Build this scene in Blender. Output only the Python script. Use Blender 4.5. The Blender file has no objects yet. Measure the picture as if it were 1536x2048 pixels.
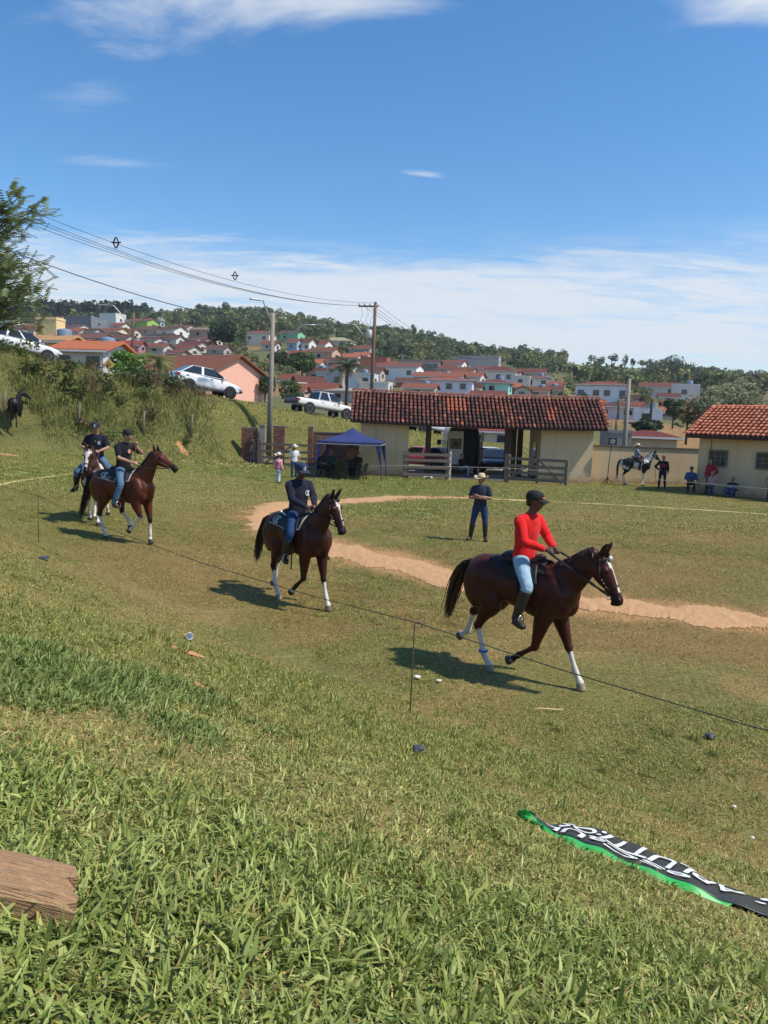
import bpy, bmesh, math, random
import numpy as np
from mathutils import Vector, Matrix, kdtree
random.seed(7)
rng = np.random.default_rng(7)
R = math.radians
scene = bpy.context.scene
C = scene.collection

# ------------------------------------------------------------------ camera
FPX = 1538.0                      # focal length in photo pixels (1536 x 2048)
CAM = Vector((0, 0, 3.0))
PITCH, ROLL = R(6.7), R(2.0)
CROT = Matrix.Rotation(R(90) - PITCH, 3, 'X') @ Matrix.Rotation(ROLL, 3, 'Z')
cam_d = bpy.data.cameras.new('camera')
cam_d.lens = FPX / 2048 * 36
cam_d.sensor_width = 36
cam_d.clip_start = 0.05
cam_d.clip_end = 9000
cam = bpy.data.objects.new('camera', cam_d)
C.objects.link(cam)
cam.location = CAM
cam.rotation_euler = CROT.to_euler()
scene.camera = cam

# ------------------------------------------------------------------ sky, sun, exposure
SUN_EL, SUN_AZ = R(54), R(107)    # azimuth clockwise from +Y
world = bpy.data.worlds.new('World')
scene.world = world
world.use_nodes = True
_n, _l = world.node_tree.nodes, world.node_tree.links
_n.clear()
def wn(t, **kw):
    n = _n.new(t)
    for k, v in kw.items():
        setattr(n, k, v)
    return n
def wmath(op, a, b=None, c=None, clamp=False):
    n = wn('ShaderNodeMath', operation=op, use_clamp=clamp)
    for i, v in enumerate((a, b, c)):
        if v is None: continue
        if isinstance(v, (int, float)): n.inputs[i].default_value = v
        else: _l.new(v, n.inputs[i])
    return n.outputs[0]
def wramp(v, lo, hi):
    n = wn('ShaderNodeMapRange', interpolation_type='SMOOTHSTEP')
    _l.new(v, n.inputs[0])
    n.inputs[1].default_value = lo; n.inputs[2].default_value = hi
    return n.outputs[0]
sky = wn('ShaderNodeTexSky', sky_type='NISHITA', sun_disc=False)
sky.sun_elevation = SUN_EL; sky.sun_rotation = SUN_AZ
sky.altitude = 800; sky.air_density = 1.15; sky.dust_density = 0.55; sky.ozone_density = 3.2
tc = wn('ShaderNodeTexCoord')
sep = wn('ShaderNodeSeparateXYZ'); _l.new(tc.outputs['Generated'], sep.inputs[0])
zz = wmath('MAXIMUM', sep.outputs[2], 0.0)
zden = wmath('ADD', zz, 0.045)
cu = wmath('DIVIDE', sep.outputs[0], zden)
cv = wmath('DIVIDE', sep.outputs[1], zden)
comb = wn('ShaderNodeCombineXYZ'); _l.new(cu, comb.inputs[0]); _l.new(cv, comb.inputs[1])
def wnoise(scale, detail=6, rough=0.6, sx=1.0, sy=1.0, off=(0, 0, 0), dist=0.0):
    mp = wn('ShaderNodeMapping'); mp.inputs['Scale'].default_value = (sx, sy, 1); mp.inputs['Location'].default_value = off
    _l.new(comb.outputs[0], mp.inputs[0])
    n = wn('ShaderNodeTexNoise'); n.inputs['Scale'].default_value = scale; n.inputs['Detail'].default_value = detail
    n.inputs['Roughness'].default_value = rough; n.inputs['Distortion'].default_value = dist
    _l.new(mp.outputs[0], n.inputs[0])
    return n.outputs[0]
def wdist(x, y, sx, sy, rot=0.0):
    mp = wn('ShaderNodeMapping', vector_type='TEXTURE')
    mp.inputs['Location'].default_value = (x, y, 0); mp.inputs['Scale'].default_value = (sx, sy, 1); mp.inputs['Rotation'].default_value = (0, 0, rot)
    _l.new(comb.outputs[0], mp.inputs[0])
    ln = wn('ShaderNodeVectorMath', operation='LENGTH'); _l.new(mp.outputs[0], ln.inputs[0])
    return ln.outputs['Value']
rad = wn('ShaderNodeVectorMath', operation='LENGTH'); _l.new(comb.outputs[0], rad.inputs[0])
rad = rad.outputs['Value']
n_big = wnoise(0.42, 7, 0.62, 0.85, 1.0, (3.1, 0.7, 0), 0.3)
n_fine = wnoise(2.2, 8, 0.72, 0.5, 1.0, (9.1, 4.2, 0), 0.6)
n_soft = wnoise(1.5, 6, 0.58, 0.7, 1.0, (5.3, 2.2, 0), 0.3)
n_wisp = wnoise(4.5, 6, 0.62, 0.45, 1.0, (2.7, 1.2, 0), 0.8)
# far cirrus bank that thickens towards the horizon
band = wramp(rad, 3.3, 5.0)
bank = wmath('ADD', wmath('MULTIPLY', n_big, 0.8), wmath('MULTIPLY', n_fine, 0.42))
bank = wmath('ADD', bank, wmath('MULTIPLY', band, 0.30))
bank = wmath('ADD', bank, wmath('MULTIPLY', wmath('SUBTRACT', n_wisp, 0.5), 0.55))
bank = wmath('MULTIPLY', wmath('MULTIPLY', wramp(bank, 0.56, 0.98), 0.95), wramp(rad, 3.2, 4.2))
def blob(x, y, sx, sy, rot, lo, hi, k, nz):
    d = wdist(x, y, sx, sy, rot)
    v = wmath('ADD', wmath('SUBTRACT', 1.0, d), wmath('MULTIPLY', wmath('SUBTRACT', nz, 0.5), 2.4))
    return wmath('MULTIPLY', wramp(v, lo, hi), k)
clouds = bank
CLOUDS = [(-0.50, 1.47, 0.86, 0.48, 0.08, 0.05, 0.65, 0.97, n_soft),   # big white cloud, top of the frame
          (0.80, 1.58, 0.46, 0.34, -0.08, 0.05, 0.7, 0.95, n_soft),
          (-0.87, 2.28, 0.26, 0.13, -0.45, 0.25, 1.5, 0.30, n_wisp),
          (-0.95, 2.80, 0.36, 0.09, 0.05, 0.2, 1.4, 0.36, n_wisp),
          (-0.95, 3.75, 0.40, 0.16, 0.0, 0.1, 1.2, 0.55, n_wisp),
          (1.0, 3.75, 0.34, 0.16, 0.0, 0.1, 1.2, 0.6, n_wisp),
          (0.10, 2.82, 0.14, 0.06, 0.1, 0.2, 1.2, 0.6, n_wisp)]
for b in CLOUDS:
    clouds = wmath('MAXIMUM', clouds, blob(*b))
clouds = wmath('MULTIPLY', clouds, 0.93, clamp=True)
hs = wn('ShaderNodeHueSaturation'); hs.inputs['Saturation'].default_value = 1.27; hs.inputs['Value'].default_value = 1.0
_l.new(sky.outputs[0], hs.inputs['Color'])
mix = wn('ShaderNodeMixRGB'); _l.new(clouds, mix.inputs[0]); _l.new(hs.outputs[0], mix.inputs[1])
mix.inputs[2].default_value = (4.9, 5.15, 5.45, 1)
bg = wn('ShaderNodeBackground'); bg.inputs[1].default_value = 0.15
_l.new(mix.outputs[0], bg.inputs[0])
wo = wn('ShaderNodeOutputWorld'); _l.new(bg.outputs[0], wo.inputs[0])

S_DIR = Vector((math.sin(SUN_AZ) * math.cos(SUN_EL), math.cos(SUN_AZ) * math.cos(SUN_EL), math.sin(SUN_EL)))
sun_d = bpy.data.lights.new('sun', 'SUN'); sun_d.energy = 4.4; sun_d.angle = R(1.8); sun_d.color = (1.0, 0.93, 0.82)
sun = bpy.data.objects.new('sun', sun_d); C.objects.link(sun)
sun.rotation_euler = S_DIR.to_track_quat('Z', 'Y').to_euler()
vs = scene.view_settings
vs.view_transform = 'Standard'; vs.look = 'None'; vs.exposure = 0.16; vs.gamma = 1.0; vs.use_curve_mapping = False
scene.cycles.max_bounces = 4; scene.cycles.diffuse_bounces = 2; scene.cycles.glossy_bounces = 2; scene.cycles.transmission_bounces = 2; scene.cycles.volume_bounces = 0
scene.cycles.transparent_max_bounces = 8
scene.cycles.use_denoising = True

# ------------------------------------------------------------------ helpers
def hor(px):                      # the horizon's pixel row at a column of the photo
    return 1024 - FPX * math.tan(PITCH) + (px - 768) * math.tan(ROLL)
def P(px, py, D):                 # photo pixel + distance along +Y -> point in the place
    d = CROT @ Vector(((px - 768) / FPX, -(py - 1024) / FPX, -1))
    return CAM + d * (D / d.y)
def PX(px, py, D): return P(px, py, D).x
def tag(o, label=None, cat=None, group=None, kind=None):
    if label: o['label'] = label
    if cat: o['category'] = cat
    if group: o['group'] = group
    if kind: o['kind'] = kind
    return o
def link(o, parent=None):
    C.objects.link(o)
    if parent: o.parent = parent
    return o
def empty(name, loc=(0, 0, 0), rz=0.0, label=None, cat=None, group=None):
    o = bpy.data.objects.new(name, None); C.objects.link(o)
    o.location = loc; o.rotation_euler = (0, 0, rz); o.empty_display_size = 0.2
    return tag(o, label, cat, group)
def mesh_from(name, V, F, mat=None, smooth=False):
    me = bpy.data.meshes.new(name)
    me.from_pydata([tuple(v) for v in V], [], [tuple(f) for f in F])
    if mat: me.materials.append(mat)
    if smooth: me.polygons.foreach_set('use_smooth', [True] * len(me.polygons))
    me.update()
    return me
def np_mesh(name, V, F, mat=None, smooth=False, col=None):
    """V (n,3), F (m,k) arrays, col optional (n,3) point colours"""
    V = np.asarray(V, np.float32); F = np.asarray(F, np.int32)
    k = F.shape[1]
    me = bpy.data.meshes.new(name)
    me.vertices.add(len(V)); me.vertices.foreach_set('co', V.ravel())
    me.loops.add(F.size); me.loops.foreach_set('vertex_index', F.ravel())
    me.polygons.add(len(F)); me.polygons.foreach_set('loop_start', np.arange(0, F.size, k, dtype=np.int32))
    if smooth: me.polygons.foreach_set('use_smooth', np.ones(len(F), bool))
    if mat: me.materials.append(mat)
    me.update(calc_edges=True)
    if col is not None: set_col(me, col)
    return me
def set_col(me, col):
    a = me.color_attributes.new('col', 'FLOAT_COLOR', 'POINT')
    c = np.ones((len(me.vertices), 4), np.float32); c[:, :3] = col
    a.data.foreach_set('color', c.ravel())
def mobj(name, me, parent=None, loc=None):
    o = bpy.data.objects.new(name, me)
    link(o, parent)
    if loc is not None: o.location = loc
    return o
class MB:
    """collects shapes of ONE part and links them as one mesh"""
    def __init__(s): s.v, s.f = [], []
    def add(s, V, F):
        b = len(s.v); s.v += [Vector(v) for v in V]; s.f += [[i + b for i in f] for f in F]; return s
    def box(s, c, d, rot=None):
        x, y, z = d[0] / 2, d[1] / 2, d[2] / 2
        V = [Vector(p) for p in ((-x, -y, -z), (x, -y, -z), (x, y, -z), (-x, y, -z), (-x, -y, z), (x, -y, z), (x, y, z), (-x, y, z))]
        if rot is not None: V = [rot @ v for v in V]
        c = Vector(c)
        return s.add([v + c for v in V], [(0, 3, 2, 1), (4, 5, 6, 7), (0, 1, 5, 4), (1, 2, 6, 5), (2, 3, 7, 6), (3, 0, 4, 7)])
    def bar(s, a, b, w, h=None, up=(0, 0, 1)):
        a, b = Vector(a), Vector(b); h = h or w
        d = (b - a); L = d.length; d.normalize(); u = Vector(up)
        if abs(d.dot(u)) > 0.98: u = Vector((0, 1, 0))
        sx = d.cross(u).normalized(); sz = sx.cross(d)
        m = Matrix((sx, d, sz)).transposed()
        return s.box((a + b) / 2, (w, L, h), m)
    def tube(s, pts, rs, n=8, caps=True):
        pts = [Vector(p) for p in pts]
        if isinstance(rs, (int, float)): rs = [rs] * len(pts)
        V, F = [], []
        for i, p in enumerate(pts):
            t = (pts[min(i + 1, len(pts) - 1)] - pts[max(i - 1, 0)]).normalized()
            u = Vector((0, 0, 1)) if abs(t.z) < 0.9 else Vector((1, 0, 0))
            a = t.cross(u).normalized(); b = a.cross(t)
            for k in range(n):
                q = 2 * math.pi * k / n
                V.append(p + (a * math.cos(q) + b * math.sin(q)) * rs[i])
        for i in range(len(pts) - 1):
            for k in range(n):
                k2 = (k + 1) % n
                F.append((i * n + k, i * n + k2, (i + 1) * n + k2, (i + 1) * n + k))
        if caps:
            F.append(tuple(range(n - 1, -1, -1))); F.append(tuple(range((len(pts) - 1) * n, len(pts) * n)))
        return s.add(V, F)
    def prism(s, poly, a, b):
        """poly 3-D points extruded by vector b-a"""
        d = Vector(b) - Vector(a); n = len(poly)
        V = [Vector(p) for p in poly] + [Vector(p) + d for p in poly]
        F = [tuple(range(n - 1, -1, -1)), tuple(range(n, 2 * n))]
        F += [(i, (i + 1) % n, n + (i + 1) % n, n + i) for i in range(n)]
        return s.add(V, F)
    def lathe(s, prof, c=(0, 0, 0), n=16, axis='Z', caps=True):
        V, F = [], []
        for r, z in prof:
            for k in range(n):
                q = 2 * math.pi * k / n
                p = (r * math.cos(q), r * math.sin(q), z)
                if axis == 'Y': p = (p[0], p[2], p[1])
                if axis == 'X': p = (p[2], p[0], p[1])
                V.append(Vector(p) + Vector(c))
        for i in range(len(prof) - 1):
            for k in range(n):
                k2 = (k + 1) % n
                F.append((i * n + k, i * n + k2, (i + 1) * n + k2, (i + 1) * n + k))
        if caps:
            F.append(tuple(range(n))); F.append(tuple(range((len(prof) - 1) * n, len(prof) * n)))
        return s.add(V, F)
    def mesh(s, name, mat, smooth=False): 
        me = mesh_from(name, s.v, s.f, mat, smooth)
        bm = bmesh.new(); bm.from_mesh(me); bmesh.ops.recalc_face_normals(bm, faces=bm.faces); bm.to_mesh(me); bm.free()
        return me
    def build(s, name, mat, parent=None, smooth=False, bevel=0.0):
        o = mobj(name, s.mesh(name, mat, smooth), parent)
        if bevel:
            m = o.modifiers.new('bevel', 'BEVEL'); m.width = bevel; m.segments = 2; m.limit_method = 'ANGLE'
        return o
def copy_tree(o, parent=None):
    c = o.copy(); C.objects.link(c); c.parent = parent
    for ch in o.children: copy_tree(ch, c)
    return c

def _h(ix, iy, seed):
    n = (ix.astype(np.int64) * 374761393 + iy.astype(np.int64) * 668265263 + seed * 974634777) & 0xFFFFFFFF
    n = ((n ^ (n >> 13)) * 1274126177) & 0xFFFFFFFF
    return ((n ^ (n >> 16)) & 0xFFFFFF) / float(0xFFFFFF)
def vnoise(x, y, seed=0):
    x = np.asarray(x, float); y = np.asarray(y, float)
    ix, iy = np.floor(x).astype(np.int64), np.floor(y).astype(np.int64)
    fx, fy = x - ix, y - iy
    fx = fx * fx * (3 - 2 * fx); fy = fy * fy * (3 - 2 * fy)
    a, b, c, d = _h(ix, iy, seed), _h(ix + 1, iy, seed), _h(ix, iy + 1, seed), _h(ix + 1, iy + 1, seed)
    return (a * (1 - fx) + b * fx) * (1 - fy) + (c * (1 - fx) + d * fx) * fy
def fbm(x, y, seed=0, o=4):
    s, a, t = 0, 1.0, 0
    for i in range(o):
        s = s + a * vnoise(np.asarray(x) * 2 ** i, np.asarray(y) * 2 ** i, seed + i); t += a; a *= 0.5
    return s / t
def sstep(a, b, x):
    t = np.clip((np.asarray(x, float) - a) / (b - a), 0, 1)
    return t * t * (3 - 2 * t)

# ------------------------------------------------------------------ materials
def srgb(r, g, b):
    return tuple(((c / 255) / 12.92 if c / 255 < 0.04045 else (((c / 255) + 0.055) / 1.055) ** 2.4) for c in (r, g, b))
_mats = {}
def pmat(name, col, rough=0.6, var=0.15, scale=6.0, bump=0.0, bscale=40.0, metal=0.0, spec=0.5, col2=None, coat=0.0, attr=False, sheen=0.0, space='Object', stretch=None, detail=5):
    if name in _mats: return _mats[name]
    m = bpy.data.materials.new(name); m.use_nodes = True
    nt = m.node_tree; n, l = nt.nodes, nt.links
    b = n['Principled BSDF']
    b.inputs['Roughness'].default_value = rough; b.inputs['Metallic'].default_value = metal
    b.inputs['Specular IOR Level'].default_value = spec
    if coat: b.inputs['Coat Weight'].default_value = coat; b.inputs['Coat Roughness'].default_value = 0.08
    if sheen: b.inputs['Sheen Weight'].default_value = sheen
    t = n.new('ShaderNodeTexCoord'); src = t.outputs[space]
    if stretch:
        mp = n.new('ShaderNodeMapping'); mp.inputs['Scale'].default_value = stretch; l.new(src, mp.inputs[0]); src = mp.outputs[0]
    nz = n.new('ShaderNodeTexNoise'); nz.inputs['Scale'].default_value = scale; nz.inputs['Detail'].default_value = detail; nz.inputs['Roughness'].default_value = 0.65
    l.new(src, nz.inputs[0])
    if attr:
        a = n.new('ShaderNodeVertexColor'); a.layer_name = 'col'; base = a.outputs[0]
    else:
        rgb = n.new('ShaderNodeRGB'); rgb.outputs[0].default_value = (*col, 1); base = rgb.outputs[0]
    if col2 is not None:
        mr = n.new('ShaderNodeMapRange'); mr.inputs[1].default_value = 0.38; mr.inputs[2].default_value = 0.66; l.new(nz.outputs[0], mr.inputs[0])
        mx = n.new('ShaderNodeMixRGB'); l.new(mr.outputs[0], mx.inputs[0]); l.new(base, mx.inputs[1]); mx.inputs[2].default_value = (*col2, 1)
        base = mx.outputs[0]
    if var:
        mr = n.new('ShaderNodeMapRange'); mr.inputs[1].default_value = 0.25; mr.inputs[2].default_value = 0.75
        mr.inputs[3].default_value = 1 - var; mr.inputs[4].default_value = 1 + var
        l.new(nz.outputs[0], mr.inputs[0])
        vm = n.new('ShaderNodeVectorMath'); vm.operation = 'SCALE'
        l.new(base, vm.inputs[0]); l.new(mr.outputs[0], vm.inputs['Scale']); base = vm.outputs[0]
    l.new(base, b.inputs['Base Color'])
    if bump:
        nb = n.new('ShaderNodeTexNoise'); nb.inputs['Scale'].default_value = bscale; nb.inputs['Detail'].default_value = 4
        l.new(src, nb.inputs[0])
        bp = n.new('ShaderNodeBump'); bp.inputs['Strength'].default_value = bump; bp.inputs['Distance'].default_value = 0.02
        l.new(nb.outputs[0], bp.inputs['Height']); l.new(bp.outputs[0], b.inputs['Normal'])
    _mats[name] = m
    return m
def leafmat(name, rough=0.55, trans=0.35, var=0.25, scale=0.6):
    """leaf / blade material: point colour 'col', some light passes through"""
    if name in _mats: return _mats[name]
    m = pmat(name, (1, 1, 1), rough, var, scale, attr=True, spec=0.35)
    n, l = m.node_tree.nodes, m.node_tree.links
    b = n['Principled BSDF']; out = n['Material Output']
    tr = n.new('ShaderNodeBsdfTranslucent')
    src = b.inputs['Base Color'].links[0].from_socket
    l.new(src, tr.inputs[0])
    mx = n.new('ShaderNodeMixShader'); mx.inputs[0].default_value = trans
    l.new(b.outputs[0], mx.inputs[1]); l.new(tr.outputs[0], mx.inputs[2]); l.new(mx.outputs[0], out.inputs[0])
    return m
# ------------------------------------------------------------------ the lie of the land
RD0 = np.array((-20.6, 43.75)); RDD = np.array((0.796, 0.604)); RDN = np.array((0.604, -0.796))
ROAD_U = [-60, -20, 0, 9.8, 18.6, 29.8, 42, 60, 120]
ROAD_Z = [11.5, 8.4, 5.75, 4.35, 3.25, 2.1, 0.9, 0.1, 0.0]
FD = np.array([50, 60, 80, 110, 150, 200, 280, 380, 500, 700, 1200, 3500], float)
FPXC = np.array([-900, -400, 0, 250, 500, 750, 1000, 1250, 1536, 2000, 2600], float)
_FY = {0:   [752, 744, 728, 712, 700, 690, 670, 655, 646, 654],
       250: [775, 762, 752, 737, 716, 696, 672, 657, 648, 656],
       500: [826, 816, 802, 777, 746, 716, 690, 664, 640, 652],
       750: [850, 846, 832, 812, 782, 756, 728, 698, 674, 690],
       1000: [866, 860, 850, 826, 797, 771, 748, 731, 718, 727],
       1250: [884, 880, 864, 838, 812, 792, 776, 764, 738, 745],
       1536: [890, 886, 872, 848, 822, 805, 790, 781, 774, 778]}
def _fz():
    Z = np.zeros((len(FPXC), len(FD)))
    for i, c in enumerate(FPXC):
        k = int(min(max(c, 0), 1536)); row = _FY[k]
        h0 = hor(k)
        z = [3 + (h0 - y) / FPX * d for y, d in zip(row, FD[:10])]
        z += [z[-1] * 0.85, z[-1] * 0.5]
        Z[i] = z
    return Z
FZ = _fz()
def far_z(x, y):
    x = np.asarray(x, float); y = np.asarray(y, float)
    yy = np.maximum(y, 20.0)
    c = 768 + FPX * x / yy
    c = np.clip(c, FPXC[0], FPXC[-1]); d = np.clip(yy, FD[0], FD[-1])
    ci = np.clip(np.searchsorted(FPXC, c) - 1, 0, len(FPXC) - 2); di = np.clip(np.searchsorted(FD, d) - 1, 0, len(FD) - 2)
    tc_ = (c - FPXC[ci]) / (FPXC[ci + 1] - FPXC[ci]); tc_ = tc_ * tc_ * (3 - 2 * tc_)
    td = (d - FD[di]) / (FD[di + 1] - FD[di])
    z = (FZ[ci, di] * (1 - tc_) + FZ[ci + 1, di] * tc_) * (1 - td) + (FZ[ci, di + 1] * (1 - tc_) + FZ[ci + 1, di + 1] * tc_) * td
    return z
def road_tu(x, y):
    ax, ay = np.asarray(x, float) - RD0[0], np.asarray(y, float) - RD0[1]
    return ax * RDN[0] + ay * RDN[1], ax * RDD[0] + ay * RDD[1]
def H(x, y):
    x = np.asarray(x, float); y = np.asarray(y, float)
    s = (x + y) / 1.41421
    # spectators' bank
    t = np.clip(1 - s / 5.9, 0, 1.35)
    fb = 2.12 * (0.78 * t + 0.22 * t * t * (3 - 2 * np.minimum(t, 1.0)))
    fb = fb * (1 - sstep(0.98, 1.0, 1 - t)) if False else fb
    fb = np.where(s > 5.9, 0, fb) * sstep(-22, -6, x + 0.35 * y)
    fb = fb + 0.10 * sstep(-0.3, 0.3, 0.5 - np.abs(s - 4.6)) * 0
    # rise towards the left of the field
    rise = 0.07 * np.maximum(0, -x - 1.5 - np.maximum(0, y - 20) * 0.15)
    rise = rise * sstep(6, 14, y)
    base = np.maximum(rise, 0)
    base = base + (fbm(x * 0.35, y * 0.35, 3, 3) - 0.5) * 0.07
    # bank below the street
    tt, u = road_tu(x, y)
    rz = np.interp(u, ROAD_U, ROAD_Z)
    wide = 5.9 - 1.5 * sstep(6, 13, u)
    b = 1 - sstep(0, 1, (tt - 1.6) / (wide - 1.6))
    near = base * (1 - b) + np.maximum(rz, base * 0.3) * b
    near = np.maximum(near, fb) if False else near + fb
    near = near + (fbm(x * 0.6, y * 0.6, 9, 3) - 0.5) * 0.35 * b * (1 - sstep(1.8, 0.8, tt) if False else sstep(1.2, 2.4, tt))
    w = sstep(3.5, 12, -tt)
    fz = far_z(x, y)
    fz = fz + (fbm(x * 0.012, y * 0.012, 21, 3) - 0.5) * np.clip((y - 330) * 0.02, 0, 6)
    return near * (1 - w) + fz * w
def h1(x, y): return float(H(np.array([x]), np.array([y]))[0])
def on(px, D, py=None):           # the point of the ground in a column at a distance
    x = PX(px, py if py else hor(px) + 40, D)
    return Vector((x, D, h1(x, D)))

def _axis(parts):
    out = []
    for a, b, st in parts: out += list(np.arange(a, b, st))
    return np.array(out)
GX = np.concatenate([-np.geomspace(60, 2600, 46)[::-1], _axis([(-58.5, -25, 1.5), (-25, -8, .45), (-8, 8, .2), (8, 25, .45), (25, 60, 1.5)]), np.geomspace(60, 2600, 46)])
GY = np.concatenate([_axis([(-40, -12, 4), (-12, 0.2, .5), (0.2, 12, .18), (12, 46, .34), (46, 90, 1), (90, 400, 5)]), np.geomspace(400, 3500, 60)])
gx, gy = np.meshgrid(GX, GY)
gz = H(gx, gy)
V = np.stack([gx, gy, gz], -1).reshape(-1, 3)
nx = len(GX); ny = len(GY)
ii, jj = np.meshgrid(np.arange(nx - 1), np.arange(ny - 1))
i0 = (jj * nx + ii).ravel()
F = np.stack([i0, i0 + 1, i0 + nx + 1, i0 + nx], -1)

# soil and turf colours of the different stretches of land
def ground_col(x, y):
    s = (x + y) / 1.41421
    n1 = fbm(x * 0.25, y * 0.25, 31, 4); n2 = fbm(x * 0.9, y * 0.9, 37, 4); n3 = fbm(x * 0.07, y * 0.07, 41, 3)
    bank = np.array(srgb(122, 112, 66)); worn = np.array(srgb(124, 102, 62)); green = np.array(srgb(108, 106, 58)); dry = np.array(srgb(142, 118, 76))
    dirt = np.array(srgb(150, 112, 78)); scrub = np.array(srgb(98, 98, 56)); hill = np.array(srgb(96, 98, 60)); past = np.array(srgb(138, 142, 80))
    def L(a, b, w): return a * (1 - w[..., None]) + b * w[..., None]
    c = np.broadcast_to(worn, x.shape + (3,)).copy()
    c = L(c, green, sstep(0.42, 0.62, n1 * 0.6 + n2 * 0.4))
    c = L(c, dry, sstep(0.55, 0.7, n2) * 0.7)
    c = L(c, green, sstep(22, 31, y) * 0.85)                   # turf in front of the buildings is greener
    c = L(c, green, sstep(2, 9, -x) * sstep(9, 16, y) * 0.7)
    c = L(c, bank, 1 - sstep(4.2, 6.4, s + (n1 - 0.5) * 2))
    tt, u = road_tu(x, y)
    c = L(c, scrub, (1 - sstep(4, 8, tt)) * (1 - sstep(8, 14, u)))
    c = L(c, green, (1 - sstep(4, 8, tt)) * sstep(8, 14, u))
    c = L(c, hill, sstep(4, 10, -tt))
    px = 768 + FPX * x / np.maximum(y, 1)
    pa = np.exp(-((px - 1195) / 70) ** 2) * sstep(395, 430, y) * (1 - sstep(640, 760, y))
    c = L(c, past, np.clip(pa * 1.6, 0, 1))
    c = L(c, past * 0.8, sstep(120, 160, y) * (1 - sstep(250, 330, y)) * np.exp(-((px - 1150) / 45) ** 2))
    c = L(c, dirt, sstep(0.56, 0.66, n3) * sstep(70, 110, y) * (1 - sstep(260, 330, y)) * 0.8)
    return c
V_G = V
gcol = ground_col(V[:, 0], V[:, 1])
def ground_mat():
    m = pmat('turf', (1, 1, 1), 0.9, 0.22, 1.3, attr=True, bump=0.6, bscale=9.0, spec=0.15)
    n, l = m.node_tree.nodes, m.node_tree.links
    b = n['Principled BSDF']
    src = b.inputs['Base Color'].links[0].from_socket
    t = n.new('ShaderNodeTexCoord')
    nz = n.new('ShaderNodeTexNoise'); nz.inputs['Scale'].default_value = 14; nz.inputs['Detail'].default_value = 8; nz.inputs['Roughness'].default_value = 0.75
    l.new(t.outputs['Object'], nz.inputs[0])
    mr = n.new('ShaderNodeMapRange'); mr.inputs[1].default_value = 0.3; mr.inputs[2].default_value = 0.7; mr.inputs[3].default_value = 0.45; mr.inputs[4].default_value = 1.5
    l.new(nz.outputs[0], mr.inputs[0])
    vm = n.new('ShaderNodeVectorMath'); vm.operation = 'SCALE'; l.new(src, vm.inputs[0]); l.new(mr.outputs[0], vm.inputs['Scale'])
    l.new(vm.outputs[0], b.inputs['Base Color'])
    return m
M_TURF = ground_mat()
ground = mobj('ground', np_mesh('ground', V, F, M_TURF, True, gcol))
tag(ground, 'grassy riding field, banks and hillside terrain', kind='structure')
# ------------------------------------------------------------------ the town on the hillside
def hit(px, py, d0=46.0, d1=900.0):   # where the sight line of a pixel first meets the land
    ds = np.geomspace(d0, d1, 900)
    a = P(px, py, 1.0) - CAM
    x, z = CAM.x + a.x * ds, CAM.z + a.z * ds
    below = z < H(x, ds)
    i = int(np.argmax(below)) if below.any() else len(ds) - 1
    return float(ds[i])
M_WIN = pmat('window_glass', (0.02, 0.025, 0.03), 0.12, 0.1, 3, spec=0.7)
M_FRAME = pmat('window_frame', (0.6, 0.6, 0.58), 0.6, 0.05, 5)
M_FASCIA = pmat('fascia', (0.66, 0.64, 0.6), 0.7, 0.1, 5)
def wallm(c): return pmat('wall_%d_%d_%d' % c, srgb(*c), 0.88, 0.10, 0.7, col2=tuple(v * 0.82 for v in srgb(*c)))
def roofm(c):
    g_ = sum(c) / 3; c = tuple(int(g_ + (v - g_) * .95) for v in c); c = (int(c[0] * .90), int(c[1] * .88), int(c[2] * .76))
    nm = 'roof_%d_%d_%d' % c
    if nm in _mats: return _mats[nm]
    m = pmat(nm, srgb(*c), 0.85, 0.35, 1.2, col2=tuple(v * 0.6 for v in srgb(*c)))
    n, l = m.node_tree.nodes, m.node_tree.links
    t = n.new('ShaderNodeTexCoord'); wv = n.new('ShaderNodeTexWave'); wv.inputs['Scale'].default_value = 1.3; wv.bands_direction = 'X'
    l.new(t.outputs['Object'], wv.inputs[0])
    bp = n.new('ShaderNodeBump'); bp.inputs['Strength'].default_value = 0.9; bp.inputs['Distance'].default_value = 0.12
    l.new(wv.outputs[1], bp.inputs['Height']); l.new(bp.outputs[0], n['Principled BSDF'].inputs['Normal'])
    return m
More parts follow.
